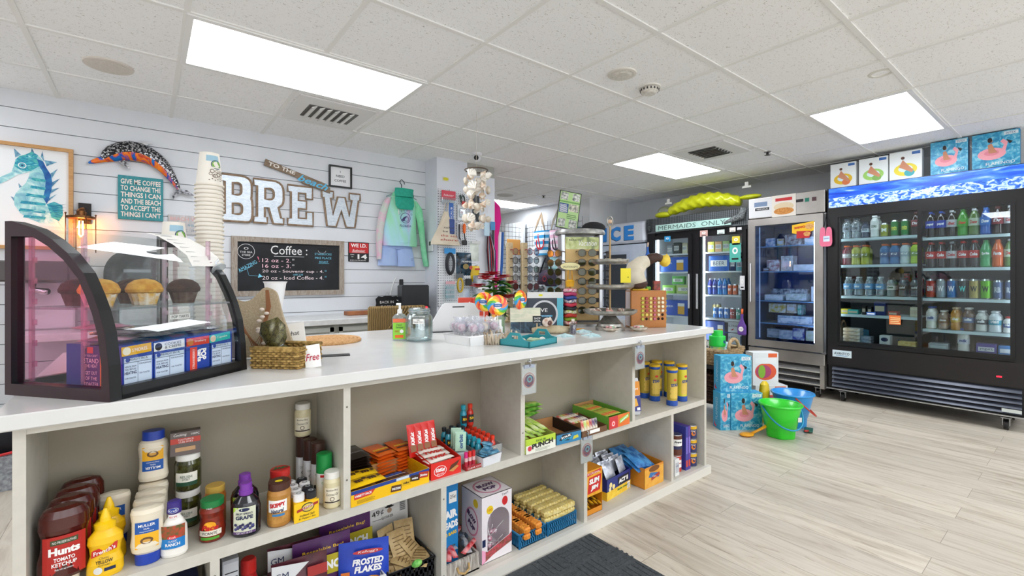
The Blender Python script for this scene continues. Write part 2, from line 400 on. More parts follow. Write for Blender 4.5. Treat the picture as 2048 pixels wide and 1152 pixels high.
def vent(x, y, lb, rz=0):
 r = thing('ceiling_vent', lb, 'vent', (x, y, TOP-.008), rz, 'ceiling air vents'); wm = P('#e2e2e0', .5)
 f = MB(); f.box(-.26, .26, -.26, .26, -.004, .006, wm); f.build('cover_plate', r)
 k = MB(); k.box(-.17, .17, -.13, .13, -.008, -.002, P('#6a6a68', .9)); k.build('opening', r)
 for i in range(6):
  x0 = -.155+i*.052
  s = MB(); s.add([(x0, -.13, -.020), (x0+.034, -.13, -.006), (x0+.034, .13, -.006), (x0, .13, -.020), (x0+.004, -.13, -.023), (x0+.038, -.13, -.009), (x0+.038, .13, -.009), (x0+.004, .13, -.023)], [(0,1,2,3), (7,6,5,4), (0,4,5,1), (3,2,6,7)], P('#efefec', .5)); s.build('slat', r)
vent(1.05, 3.49, 'square ceiling air vent beside the long light over the coffee wall'); vent(4.2, 2.28, 'square ceiling air vent above the steel freezer', .0)
def dome(name, x, y, lb, cat, r, h, col, prof=None):
 t = thing(name, lb, cat, (x, y, TOP))
 MB().lathe([(r, 0), (r*.97, -.008), (r*.8, -.010)], P(col, .5), 32, cap=False).build('rim', t)
 q = MB().lathe([(r*.82, -.012), (r*.80, -h*.6), (r*.5, -h)], P(col, .55, noise=(90, '#c9c4ba')), 28); q.build('cover', t)
 return t
dome('ceiling_speaker', -.17, 3.49, 'round flat speaker in the ceiling tile above the seahorse picture', 'speaker', .115, .014, '#d6cfc6')
dome('ceiling_speaker', 2.206, 1.744, 'round white speaker in the ceiling beside the smoke detector', 'speaker', .085, .016, '#dcd8d0')
t = dome('smoke_detector', 2.50, 1.76, 'white round smoke detector hanging below the ceiling', 'smoke detector', .07, .045, '#e0ddd5')
s = MB()
for k in range(16):
 a = 2*PI*k/16; s.box(.055*math.cos(a)-.004, .055*math.cos(a)+.004, .055*math.sin(a)-.004, .055*math.sin(a)+.004, -.028, -.016, P('#3a3a3a', .8))
s.build('slots', t)
t = thing('ceiling_ring', 'small jagged white ring left around a ceiling hole near the big light', 'ring', (3.4, .793, TOP))
MB().lathe([(.062, 0), (.062, -.004), (.045, -.005), (.045, 0)], P('#d9d7d0', .7), 18, cap=False).build('rim', t)
dome('ceiling_speaker', 4.06, 5.3, 'far round ceiling speaker beyond the pillar', 'speaker', .12, .014, '#c9c9c6')
for x, y, lb in ((4.641, 1.95, 'small dark fire sprinkler in the ceiling above the steel freezer'), (4.525, 4.99, 'small dark fire sprinkler in the ceiling near the pillar')):
 t = thing('fire_sprinkler', lb, 'sprinkler', (x, y, TOP-.001)); MB().lathe([(.03, 0), (.03, -.006)], P('#8a8a88', .4, .6), 14).build('base', t)
 MB().lathe([(.01, -.006), (.012, -.03), (.028, -.034)], P('#4a4640', .4, .7), 12).build('nozzle', t)
# ================================================================ the shelf counter
ZC, ZM, ZB = .918, .466, .05
X0, X1, YC = -.24, 2.768, 1.53
def build_counter():
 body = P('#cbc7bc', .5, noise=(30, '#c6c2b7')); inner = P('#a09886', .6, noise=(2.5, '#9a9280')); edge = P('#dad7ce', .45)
 r = thing('display_counter', 'long white service counter with open shelves of snacks facing the camera', 'counter', (0, 0, 0))
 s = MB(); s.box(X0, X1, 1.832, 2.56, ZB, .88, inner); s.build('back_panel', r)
 b = MB(); b.box(X0, X1, YC, 1.84, 0, ZB, body); b.box(X0-.01, X1+.02, 1.508, YC, 0, ZB, edge); b.build('plinth', r)
 MB().box(X0, X1, YC, 1.835, ZM-.032, ZM, body).build('shelf', r)
 MB().box(X0, X1, YC, 1.835, .862, .881, body).build('top_rail', r)
 for x in (X0, X1-.022): MB().box(x, x+.022, YC-.001, 2.56, ZB, .88, body).build('side_panel', r)
 for x in (.505, 1.255, 2.02): MB().box(x, x+.023, YC-.001, 1.835, ZM, .864, body).build('divider', r)
 for x in (.138, .868, 1.648, 2.382): MB().box(x, x+.023, YC-.001, 1.835, ZB, ZM-.032, body).build('divider', r)
 q = P('#d6d6d4', .25, noise=(14, '#d3d3d1'), coat=.25)
 q2 = MB(); q2.bbox(-.272, 2.80, 1.497, 2.64, .881, ZC, q, .003); q2.build('countertop', r, 'white stone worktop')
 k = MB()
 for x in (.149, .516, .879, 1.266):
  for z in (.56 if x in (.516, 1.266) else .1, .8 if x in (.516, 1.266) else .39): k.on(front(x, YC-.001, z)).disc(0, 0, .0035, P('#6a675f', .5), .0008, n=8)
 k.build('screw_cover', r)
build_counter()
# back worktop under the coffee board
r = thing('back_cabinet', 'grey base cabinets with a drawer along the shiplap wall', 'cabinet', (0, 0, 0))
cg = P('#aeb0aa', .5); MB().box(.0, 1.9, 3.76, 4.30, .0, .86, cg).build('body', r)
for x0 in (.05, .62, 1.2):
 d = MB(); d.box(x0, x0+.54, 3.745, 3.76, .66, .84, cg);
 for a, b, c, e in ((x0, x0+.54, .805, .84), (x0, x0+.54, .66, .69), (x0, x0+.03, .66, .84), (x0+.51, x0+.54, .66, .84)): d.box(a, b, 3.737, 3.745, c, e, cg)
 dr = d.build('drawer', r); MB().tube([(x0+.19, 3.737, .765), (x0+.19, 3.712, .765), (x0+.35, 3.712, .765), (x0+.35, 3.737, .765)], .005, P('#5d5f60', .3, .8)).build('handle', dr)
tag(MB().bbox(-.6, 1.92, 3.72, 4.305, .86, .905, P('#dcdddd', .3, noise=(20, '#cfd0d0')), .004).build('worktop'), 'pale grey worktop on the cabinets below the coffee board', 'worktop')
tag(MB().bbox(0, .42, 0, .10, 0, .035, P('#a5683f', .5, noise=(12, '#8f5530')), .005).build('cutting_board'), 'copper brown wooden board lying on the back worktop below the chalkboard', 'board', loc=(1.36, 4.0, .906), rz=.05)
# floor mat
m = ramp_mat('mat', [(.3, '#33373b'), (.7, '#4d5256')], 60, 'noise', .95, bump=.6)
s = MB(); s.bbox(.15, 1.66, .3, 1.50, .001, .012, m, .006)
for i in range(11):
 for j in range(9):
  for k in range(4):
   x, y = .2+i*.135, .34+j*.13
   if (i+j) % 2: s.box(x, x+.11, y+k*.027, y+k*.027+.012, .012, .0145, m)
   else: s.box(x+k*.029, x+k*.029+.013, y, y+.105, .012, .0145, m)
tag(s.build('door_mat'), 'dark charcoal ribbed floor mat in front of the counter', 'mat')
# ================================================================ things on the shiplap wall
W = YB
woodf = ramp_mat('oak_frame', [(.3, '#b07f48'), (.6, '#c99a63'), (.8, '#a5743f')], 14, 'noise', .5, stretch=(1, 1, 6))
greyw = ramp_mat('weathered_wood', [(.2, '#6d6158'), (.45, '#a99f94'), (.6, '#8a7a6b'), (.8, '#c6beb4')], 9, 'noise', .8, stretch=(6, 1, 1), dist=2)
browntrim = ramp_mat('brown_trim', [(.2, '#6b5644'), (.5, '#8d7660'), (.8, '#a38c74')], 20, 'noise', .7)
def frame4(m, x0, x1, z0, z1, y0, y1, wd, mat):
 m.box(x0, x1, y0, y1, z1-wd, z1, mat); m.box(x0, x1, y0, y1, z0, z0+wd, mat); m.box(x0, x0+wd, y0, y1, z0+wd, z1-wd, mat); m.box(x1-wd, x1, y0, y1, z0+wd, z1-wd, mat); return m
# seahorse picture
r = thing('framed_picture', 'framed blue and teal watercolour seahorse picture in a light wood frame', 'picture', (-.69, W, 1.415))
frame4(MB(), -.30, .30, 0, .68, -.03, 0, .022, woodf).build('frame', r)
s = MB(); s.box(-.28, .28, -.012, -.002, .02, .66, P('#eceef0', .8)); s.on(front(-.69+.69, -.0125, 0))
wc = ramp_mat('watercolour', [(.25, '#bfe6e6'), (.4, '#3fb4bf'), (.5, '#1f7fa6'), (.6, '#58c0b8'), (.75, '#1c4f96')], 9, 'noise', .8, dist=2.5, stretch=(1, 1, 3))
wc2 = ramp_mat('watercolour_light', [(.3, '#e4f1f3'), (.5, '#9fd6d8'), (.7, '#6aa7c4')], 12, 'noise', .8, dist=2)
DK = P('#2b4c7e', .8)
body = [(-.04,.429),(-.04,.448),(.012,.489),(.02,.522),(.029,.57),(.046,.596),(.075,.612),(.103,.635),(.132,.617),(.155,.58),(.169,.542),(.192,.496),(.198,.449),(.195,.4),(.184,.342),(.173,.301),(.189,.246),(.212,.183),(.178,.172),(.149,.17),(.092,.198),(.052,.23),(.026,.279),(.022,.326),(.032,.358),(.052,.392),(.075,.426),(.089,.467),(.095,.504),(.069,.489),(.04,.477),(-.006,.433),(-.10,.36),(-.11,.37)]
s.poly(body, wc2, .001).poly([(.173,.301),(.207,.32),(.247,.3),(.25,.235),(.23,.192),(.195,.214)], wc, .0012)
s.poly([(.155,.58),(.169,.542),(.192,.496),(.198,.449),(.195,.4),(.184,.342),(.173,.301),(.155,.339),(.164,.396),(.167,.453),(.155,.508),(.138,.545),(.126,.592)], P('#1f4f96', .8, noise=(20, '#2f7fb8')), .0014)
s.poly([(.029,.57),(.046,.596),(.075,.612),(.103,.635),(.132,.617),(.126,.592),(.138,.545),(.10,.51),(.06,.5),(.025,.53)], wc, .0012)
for k, z in enumerate((.455, .403, .350, .300, .250, .21)):
 a_ = (.105, .10, .08, .056, .05, .07)[k]; s.poly([(a_, z+.012), (.168, z+.006), (.165, z-.012), (a_-.006, z-.006)], wc, .0016)
s.disc(.06, .539, .019, WHITE, .002, n=16).disc(.06, .539, .015, P('#4fa8b8', .7), .0024, n=16).disc(.06, .539, .006, DK, .0028, n=10)
for tr in ([(.029,.586),(.023,.644),(.055,.605)],[(.098,.627),(.103,.66),(.115,.63)],[(.144,.61),(.152,.648),(.161,.577)],[(.161,.589),(.221,.585),(.172,.55)],[(.189,.504),(.224,.541),(.196,.473)],[(.198,.449),(.235,.478),(.196,.416)],[(.194,.4),(.233,.416),(.189,.371)],[(.184,.342),(.221,.374),(.178,.317)],[(.046,.391),(.043,.423),(.058,.401)],[(.023,.326),(.008,.335),(.024,.303)]): s.poly(tr, P('#7fb4c8', .8, noise=(50, '#3f6f9a')), .0009)
for k in range(9): s.poly([(.19+.004*k, .29-.012*k), (.27-.002*k, .31-.022*k), (.195+.004*k, .284-.012*k)], P('#1f6f8f', .8), .002)
s.on(None); s.build('print', r)
# metal dolphin sculpture
r = thing('dolphin_sculpture', 'leaping metal dolphin wall sculpture with black scales and rainbow belly', 'sculpture', (0, W-.035, 0))
sp = [(-.313,2.015,.006),(-.29,2.027,.014),(-.265,2.04,.018),(-.24,2.052,.022),(-.215,2.075,.043),(-.185,2.10,.056),(-.14,2.125,.066),(-.09,2.137,.07),(-.04,2.135,.068),(.005,2.12,.062),(.05,2.095,.054),(.09,2.06,.046),(.12,2.02,.038),(.145,1.98,.030),(.165,1.945,.022),(.18,1.915,.016),(.19,1.895,.012)]
back = ramp_mat('black_scales', [(.18, '#0b0b0d'), (.28, '#d9d9dc'), (.5, '#1b1b20')], 75, 'cell', .3, .5, stretch=(1, 1, 1.2))
belly = ramp_mat('rainbow_enamel', [(.3, '#0f7ec0'), (.42, '#1a4fae'), (.5, '#e0641a'), (.58, '#f08a22'), (.66, '#c82f2a'), (.78, '#2fa66a')], 14, 'noise', .25, .2, dist=1)
n = 14; vs = []
for i, (x, z, rr) in enumerate(sp):
 a = sp[max(i-1, 0)]; b = sp[min(i+1, len(sp)-1)]; tx, tz = b[0]-a[0], b[1]-a[1]; l = math.hypot(tx, tz); nx, nz = -tz/l, tx/l
 for k in range(n):
  t = 2*PI*k/n; vs.append((x+nx*rr*math.cos(t), -rr*.5*math.sin(t), z+nz*rr*math.cos(t)))
s = MB()
fb, fl = [], []
for i in range(len(sp)-1):
 for k in range(n):
  t = (k+.5)/n*2*PI; f = (i*n+k, i*n+(k+1) % n, (i+1)*n+(k+1) % n, (i+1)*n+k); (fb if math.cos(t) > -.35 and i > 2 else fl).append(f)
s.add(vs, fb, back, True); s.add(vs, fl, belly, True); s.build('body', r)
fin = P('#4a4a4e', .3, .8, noise=(60, '#c9c9cc'))
def finp(name, pts, mat=fin): MB(front(0, 0, 0)).prism(pts, -.004, .004, mat).build(name, r)
finp('dorsal_fin', [(-.055,2.195),(-.03,2.212),(.01,2.218),(.035,2.208),(.012,2.202),(-.005,2.185),(-.01,2.165),(-.04,2.18)], P('#c6c7ca', .25, .8))
finp('flipper', [(-.165,2.075),(-.13,2.07),(-.10,2.04),(-.092,2.0),(-.12,2.015),(-.15,2.045)])
finp('tail_fluke', [(.185,1.905),(.2,1.90),(.24,1.895),(.27,1.87),(.285,1.855),(.24,1.858),(.205,1.868),(.18,1.85),(.155,1.815),(.15,1.84),(.165,1.88),(.178,1.9)], P('#8f8f94', .3, .8, noise=(70, '#2a2a2c')))
MB().ball((-.195, -.026, 2.085), .005, BLACK, 8, 6).build('eye', r)
# teal quote sign
r = thing('quote_sign', 'teal wooden sign with white lettering about coffee and the beach', 'sign', (-.16, W, 1.648))
MB().bbox(0, .256, -.02, 0, 0, .312, ramp_mat('teal_wood', [(.3, '#2b7c86'), (.7, '#3f949b')], 20, 'noise', .7, stretch=(5, 1, 1)), .002).build('board', r)
s = MB(front(0, -.0202, 0))
for i, l in enumerate(['GIVE ME COFFEE', 'TO CHANGE THE', 'THINGS I CAN', 'AND THE BEACH', 'TO ACCEPT THE', "THINGS I CAN'T"]): s.text(l, .128, .27-i*.0465, .036, P('#f0e3da', .7), w=.226, bold=.02)
s.build('lettering', r)
# sconce lamp
r = thing('wall_sconce', 'rusty caged wall lamp with a glowing clear bulb above the pastry case', 'lamp', (-.345, W, 1.5))
cop = P('#8a5a33', .35, .85, noise=(25, '#5c3a22')); MB().box(-.02, .045, -.018, 0, .10, .24, P('#241d1a', .5, .3)).build('back_plate', r)
MB().tube([(.01, -.015, .19), (.01, -.06, .2), (0, -.1, .19)], .008, cop).build('arm', r)
MB().lathe([(.022, .13), (.024, .175), (.016, .19)], cop, 16, (0, -.1, 0)).lathe([(.075, .125), (.075, .14), (.03, .145)], cop, 20, (0, -.1, 0)).build('socket', r)
s = MB()
for a in range(4): x, y = .078*math.cos(a*PI/2+.4), .078*math.sin(a*PI/2+.4); s.tube([(x, y-.1, .15), (x, y-.1, -.1)], .003, cop); s.ball((x, y-.1, .155), .006, cop, 8, 6)
s.build('cage', r)
MB().lathe([(.03, .12), (.055, .09), (.06, -.08)], GL('#fbf6ee', .08), 20, (0, -.1, 0), cap=False).build('glass_shade', r)
b = MB().lathe([(.012, .125), (.015, .1), (.03, .06), (.034, .03), (.026, .0), (.008, -.016)], GL('#fff4dc', .08), 16, (0, -.1, 0)).build('bulb', r)
MB().tube([(-.008, -.1, .11), (-.010, -.1, .02), (0, -.1, .005), (.010, -.1, .02), (.008, -.1, .11)], .0045, EM('#ffa550', 130)).build('filament', b)
# small washed sign behind the cups
r = thing('vibes_sign', 'faded pink and grey wooden sign half hidden behind the paper cups', 'sign', (.125, W, 1.56))
MB().bbox(0, .24, -.015, 0, 0, .145, ramp_mat('washed_wood', [(.3, '#c9c3c2'), (.5, '#b7b6b8'), (.7, '#d8cfcd')], 10, 'noise', .8, stretch=(5, 1, 1)), .002).build('board', r)
s = MB(front(0, -.0152, 0)); s.text('BEACH VIBES', .12, .115, .026, P('#dba9a6', .8), w=.215, bold=.01).text('sun sand', .12, .075, .022, P('#7fa3b5', .8), w=.19).text('salt air', .12, .035, .022, P('#8a8f96', .8), w=.17); s.build('lettering', r)
# BREW letters
galv = ramp_mat('galvanised', [(.2, '#8f9aa6'), (.45, '#d3dbe2'), (.6, '#b1bcc8'), (.8, '#e6ebef')], 22, 'noise', .38, .35, stretch=(1, 1, 7), dist=1)
def sm(pts, n=5):   # round corners of a closed loop
 out = []
 for i, p in enumerate(pts):
  if len(p) == 2: out.append(p); continue
  a, b = pts[i-1], pts[(i+1) % len(pts)]; rr = p[2]
  def tow(q):
   dx, dy = q[0]-p[0], q[1]-p[1]; l = math.hypot(dx, dy); k = min(rr, l*.5)/l; return (p[0]+dx*k, p[1]+dy*k)
  A, B = tow(a), tow(b)
  for k in range(n+1):
   t = k/n; out.append(((1-t)**2*A[0]+2*t*(1-t)*p[0]+t*t*B[0], (1-t)**2*A[1]+2*t*(1-t)*p[1]+t*t*B[1]))
 return out
LT = {
 'B': (.225, [[(0,0),(.15,0),(.225,0,.08),(.225,.19,.09),(.205,.19,.02),(.22,.19,.09),(.22,.37,.08),(0,.37),(0,.315),(.03,.315),(.03,.055),(0,.055)], [(.085,.06),(.15,.06,.03),(.15,.145,.03),(.085,.145)], [(.085,.215),(.145,.215,.03),(.145,.31,.03),(.085,.31)]]),
 'R': (.225, [[(0,0),(.10,0),(.10,.05),(.082,.05),(.082,.13),(.11,.13),(.145,0),(.225,0),(.225,.05),(.205,.05),(.185,.14),(.225,.17,.05),(.225,.36,.09),(0,.36),(0,.305),(.025,.305),(.025,.05),(0,.05)], [(.085,.2),(.15,.2,.04),(.15,.29,.04),(.085,.29)]]),
 'E': (.205, [[(0,0),(.205,0),(.205,.12),(.15,.12),(.15,.062),(.085,.062),(.085,.145),(.15,.145),(.15,.215),(.085,.215),(.085,.28),(.145,.28),(.145,.235),(.2,.235),(.2,.34),(0,.34),(0,.285),(.025,.285),(.025,.055),(0,.055)]]),
 'W': (.345, [[(.045,0),(.125,0),(.172,.15),(.215,0),(.295,0),(.33,.255),(.345,.255),(.345,.315),(.245,.315),(.245,.255),(.268,.255),(.245,.1),(.205,.27),(.14,.27),(.095,.1),(.075,.255),(.1,.255),(.1,.315),(0,.315),(0,.255),(.015,.255)]])}
for ch, x, z, lb in (('B', .455, 1.685, 'letter B of rustic galvanised metal with brown edging, beside the cup tower'), ('R', .688, 1.687, 'letter R of rustic galvanised metal with brown edging'), ('E', .946, 1.688, 'letter E of rustic galvanised metal with brown edging'), ('W', 1.226, 1.700, 'letter W of rustic galvanised metal with brown edging')):
 r = thing('metal_letter', lb, 'letter', (x, W, z), 0, 'rustic wall letters'); wd, loops = LT[ch]; loops = [sm(l) for l in loops]
 MB(front(0, 0, 0)).prism(loops, .001, .02, galv).build('metal_face', r)
 for l in loops: MB().tube([(p[0], -.018, p[1]) for p in l], .0095, browntrim, 6, closed=True, smooth=False).build('wood_edging', r)
# to the beach sign
r = thing('beach_arrow_sign', 'slanted brown wooden sign saying to the beach above the metal letters', 'sign', (.765, W-.022, 2.185), 0, rot=(0, .262, 0))
MB(front(0, 0, 0)).prism([(0,-.02),(.30,-.02),(.32,-.05),(.56,-.05),(.55,-.005),(.505,.018),(0,.035)], 0, .014, ramp_mat('drift', [(.3, '#6f5c4b'), (.6, '#8d7a66')], 14, 'noise', .8, stretch=(1, 1, 6))).build('board', r)
MB(front(0, -.0145, 0)).text('TO THE', .135, .008, .032, P('#e9e4dc', .7), w=.215, bold=.03).build('lettering', r)
MB(front(0, -.0145, 0)).text('beach', .40, -.012, .060, P('#58b4dd', .6), w=.26, bold=.02, shear=.4).build('lettering', r, 'light blue script lettering')
# I need coffee
r = thing('framed_coffee_sign', 'small black framed sign reading I need coffee above the letter W', 'sign', (1.289, W, 2.058))
frame4(MB(), 0, .205, 0, .197, -.03, 0, .012, P('#16181a', .4)).build('frame', r); MB().box(.012, .193, -.008, -.004, .012, .185, P('#e9eaec', .7)).build('backing', r)
s = MB(front(0, -.0082, 0))
for l, z, w_ in (('I', .145, None), ('NEED', .105, .075), ('COFFEE', .063, .105)): s.text(l, .103, z, .021, INK, w=w_, bold=.01)
s.build('lettering', r)
# chalkboard
r = thing('chalkboard', 'large black coffee price chalkboard with hand lettering in a weathered frame', 'chalkboard', (.53, W, 1.082))
frame4(MB(), 0, .89, 0, .486, -.032, 0, .042, greyw).build('frame', r)
MB().box(.035, .855, -.012, -.004, .035, .45, P('#17191c', .8, noise=(5, '#23262a'))).build('board', r)
s = MB(front(0, -.0122, 0)); ch = P('#e8e6e6', .9); pk = P('#f0c4cf', .9); bl = P('#7fcbe6', .9)
s.text('Coffee :', .43, .385, .075, ch, w=.29).rect(.31, .331, .55, .334, ch)
s.disc(.105, .365, .062, ch, ring=.95, n=32).text('THE SEA', .105, .36, .016, ch, w=.09).text('STORE', .105, .335, .016, ch, w=.06).disc(.105, .39, .016, ch, ring=.7, ry=.01)
s.disc(.70, .392, .034, ch, ry=.022, ring=.93, n=24); s.rect(.66, .393, .74, .418, P('#17191c', .8), .0009); s.disc(.682, .405, .0035, ch); s.disc(.718, .405, .0035, ch)
for i, (a, b, c) in enumerate((('12 oz - 2.', '50', .22), ('16 oz - 3.', '00', .22), ('20 oz - Souvenir cup - 4.', '50', .49), ('20 oz - Iced Coffee - 4.', '50', .49))):
 z = .297-i*.047-(.006 if i > 2 else 0); s.text(a, .222, z, .031, pk if i < 2 else P('#f2dfe2', .9), w=c, al='l').text(b, .23+c+.002, z+.01, .013, ch if i < 2 else bl, al='l')
s.text('refill 2.50', .50, .178, .015, bl); s.text('STARBUCKS', .71, .362, .018, bl, w=.145).text('PIKE PLACE', .71, .327, .018, bl, w=.14).text('ROAST', .715, .292, .018, bl, w=.075).rect(.67, .278, .76, .280, bl)
s.text('AMAZING', .115, .245, .030, bl, w=.15, rot=.55).text('!', .195, .305, .045, P('#e87f97', .9), rot=.3); s.on(None)
for a in (((.06, .195), (.155, .25)), ((.11, .225), (.125, .17)), ((.125, .17), (.19, .165))): s.tube([(p[0], -.0128, p[1]) for p in a[0:2]], .0015, bl, 4)
s.on(front(0, -.0122, 0)).poly([(.19, .15), (.225, .16), (.2, .185)], bl); s.build('lettering', r)
# we id sign
r = thing('age_check_sign', 'small red and black age check date sign below the coffee sign', 'sign', (1.465, W, 1.36))
MB().bbox(0, .195, -.012, 0, .025, .207, P('#131416', .5), .003).build('panel', r)
s = MB(front(0, -.0122, 0)); s.rect(.006, .105, .189, .2, RED); s.text('WE I.D.', .097, .175, .034, WHITE, w=.15, bold=.03).text('Budweiser', .097, .128, .024, WHITE, w=.12, shear=.3).rect(.03, .112, .16, .114, WHITE, .001)
s.text('BORN', .035, .09, .009, WHITE).text('ON', .035, .07, .009, WHITE).text('14', .13, .072, .045, WHITE, w=.09, bold=.03).text('BORN ON OR BEFORE', .09, .037, .009, WHITE, w=.15); s.build('lettering', r)
# hoodie
r = thing('hooded_sweatshirt', 'pastel tie-dye hooded sweatshirt with a wave print hanging on the wall', 'sweatshirt', (1.975, W-.055, 1.55))
td = ramp_mat('tie_dye', [(.30, '#8fd9a8'), (.42, '#9ddcc0'), (.5, '#a9d8e6'), (.58, '#c9b9de'), (.66, '#eeaed2')], 2.6, 'noise', .85, dist=.6, det=2, stretch=(1.6, 1, .5))
grn = ramp_mat('green_dye', [(.3, '#72cf97'), (.7, '#97ddb6')], 8, 'noise', .85); pnk = ramp_mat('pink_dye', [(.3, '#e3a9c9'), (.7, '#bcd6c4')], 8, 'noise', .85)
MB().puff([(-.005, -.19, .16), (.04, -.2, .165), (.15, -.19, .155), (.3, -.175, .15), (.42, -.16, .16), (.47, -.13, .14), (.5, -.07, .09)], .045, td, 10, pinch=False).build('torso', r)
MB().puff([(-.14, -.255, -.215), (.0, -.262, -.20), (.15, -.262, -.185), (.3, -.235, -.155), (.42, -.19, -.12), (.46, -.16, -.11)], .035, pnk, 6, pinch=False).build('sleeve', r, 'pink and green left sleeve')
MB().puff([(-.2, .245, .285), (-.1, .22, .275), (.1, .19, .25), (.25, .165, .24), (.38, .13, .22), (.45, .09, .16)], .035, grn, 6, pinch=False).build('sleeve', r, 'green right sleeve')
MB().puff([(.42, -.1, .12), (.47, -.115, .13), (.52, -.09, .11), (.55, -.04, .06)], .055, grn, 8).build('hood', r)
MB().puff([(.03, -.09, .1), (.08, -.11, .115), (.16, -.075, .075)], .052, td, 8, pinch=False).build('front_pocket', r)
s = MB(front(0, -.051, 0)); pp = P('#4b4a7d', .8); s.disc(.015, .27, .052, pp, ring=.9, n=28); s.disc(.025, .262, .026, pp, ring=.82, n=20).poly([(-.03, .245), (.0, .28), (.03, .285), (.01, .26), (0, .235)], pp)
for k, c_ in enumerate('DESTIN'): a = PI*.82-k*PI*.128; s.text(c_, .015+.073*math.cos(a), .27+.073*math.sin(a), .018, pp, rot=a-PI/2)
s.text('FLORIDA', .015, .193, .024, pp, w=.12, shear=.2); s.build('print', r)
MB().tube([(-.05, -.05, .45), (-.06, -.055, .35), (-.055, -.055, .3)], .004, WHITE).tube([(.06, -.05, .45), (.07, -.055, .38)], .004, WHITE).build('drawstring', r)
r2 = thing('clothes_hanger', 'clear hanger with a black hook above the sweatshirt', 'hanger', (1.975, W-.03, 2.06))
MB().tube([(-.16, -.02, -.04), (-.02, -.02, .03), (0, -.02, .05), (.02, -.02, .03), (.16, -.02, -.04)], .006, GL('#dfe6ea', .2), 6).build('body', r2)
MB().tube([(0, -.02, .05), (0, -.02, .09), (-.02, -.02, .12), (0, -.02, .145), (.025, -.02, .125), (.03, -.02, .10)], .004, BLACK, 6).build('hook', r2)
r = thing('sun_visor', 'green sun visor hung over the sweatshirt hood', 'visor', (1.97, W-.13, 2.0))
gv = P('#17967f', .7, noise=(40, '#1ba389')); s = MB()
s.puff([(-.10, -.07, .085), (-.06, -.095, .10), (0, -.10, .095), (.03, -.09, .09)], .02, gv, 8); s.build('brim', r)
MB().puff([(.02, -.1, .09), (.06, -.105, .09), (.1, -.1, .095)], .03, gv, 8, pinch=False).build('band', r); MB().tube([(.05, .0, .1), (.09, .01, .07), (.1, .02, .03)], .006, P('#23403c', .8)).build('strap', r)
# shorts
r = thing('shorts', 'pale blue shorts hanging below the tie-dye sweatshirt', 'shorts', (1.93, W-.04, 1.352))
bs = P('#a9bfe8', .85, noise=(8, '#9db5e2')); s = MB(); s.puff([(.0, -.195, .005), (.06, -.19, .003), (.12, -.175, .001), (.17, -.165, 0)], .03, bs, 8, pinch=False); s.build('leg', r)
MB().puff([(-.005, .008, .195), (.06, .006, .185), (.12, .003, .175), (.17, 0, .165)], .03, bs, 8, pinch=False).build('leg', r)
MB().puff([(.165, -.166, .166), (.2, -.16, .16)], .032, P('#98aedc', .85), 10, pinch=False).build('waistband', r)
MB(front(0, -.028, 0)).text('SURF', .15, .07, .009, NAVY).text('CO', .15, .055, .009, NAVY).build('print', r)
# thermostat on the pillar side
r = thing('thermostat', 'white thermostat on the side of the pillar by the sweatshirt sleeve', 'thermostat', (2.262, 4.17, 1.50))
MB().bbox(-.022, -.001, -.045, .045, 0, .12, P('#d4d6d8', .4), .006).build('body', r); MB(leftf(-.022, .02, .06)).rect(0, 0, .035, .04, P('#35433a', .3)).build('display', r)
# small writing board and terminal on the back worktop
r = thing('message_slate', 'small scalloped black slate reading back in 5 min', 'slate', (1.80, 4.2, .905), .05)
pts = [(-.115,0),(.115,0),(.118,.03),(.112,.06),(.118,.09),(.116,.13),(.09,.155),(.05,.148),(.03,.158),(-.03,.158),(-.05,.148),(-.09,.155),(-.118,.13),(-.112,.09),(-.118,.06),(-.114,.03)]
MB(front(0, 0, 0)).prism([(x, z) for x, z in pts], 0, .012, P('#17181a', .8)).build('board', r)
MB(front(0, -.0125, 0)).text('BACK IN', -.01, .098, .024, ch, w=.14).text('5 MIN.', -.005, .053, .028, ch, w=.13).build('lettering', r)
MB().tube([(-.03, 0, .155), (0, 0, .19), (.03, 0, .155)], .002, STEEL, 4).build('hanging_wire', r)
# ================================================================ pillar pegboard and its goods
PY = 4.066
def pegmat():
 m, t, b = nm('pegboard'); L = t.links.new; tc = t.nodes.new('ShaderNodeTexCoord'); sp = t.nodes.new('ShaderNodeVectorMath'); sp.operation = 'SCALE'; sp.inputs['Scale'].default_value = 1/.0254
 L(tc.outputs['Object'], sp.inputs[0]); fr = t.nodes.new('ShaderNodeVectorMath'); fr.operation = 'FRACTION'; L(sp.outputs[0], fr.inputs[0])
 sb = t.nodes.new('ShaderNodeVectorMath'); sb.operation = 'SUBTRACT'; sb.inputs[1].default_value = (.5, .5, .5); L(fr.outputs[0], sb.inputs[0])
 mu = t.nodes.new('ShaderNodeVectorMath'); mu.operation = 'MULTIPLY'; mu.inputs[1].default_value = (1, 0, 1); L(sb.outputs[0], mu.inputs[0])
 ln = t.nodes.new('ShaderNodeVectorMath'); ln.operation = 'LENGTH'; L(mu.outputs[0], ln.inputs[0])
 gt = t.nodes.new('ShaderNodeMath'); gt.operation = 'GREATER_THAN'; gt.inputs[1].default_value = .17; L(ln.outputs['Value'], gt.inputs[0])
 mx = t.nodes.new('ShaderNodeMixRGB'); L(gt.outputs[0], mx.inputs[0]); mx.inputs[1].default_value = lin('#4b5560'); mx.inputs[2].default_value = lin('#dfe3e8')
 L(mx.outputs[0], b.inputs['Base Color']); b.inputs['Roughness'].default_value = .5; return m
tag(MB().box(2.27, 2.72, PY-.012, PY-.001, .95, 2.12, pegmat()).build('pegboard'), 'white perforated pegboard on the front of the pillar', 'pegboard')
def hook(m, x, z, l=.05): m.tube([(x, PY-.012, z), (x, PY-.012-l, z+.003), (x, PY-.014-l, z+.012)], .0025, STEEL, 5)
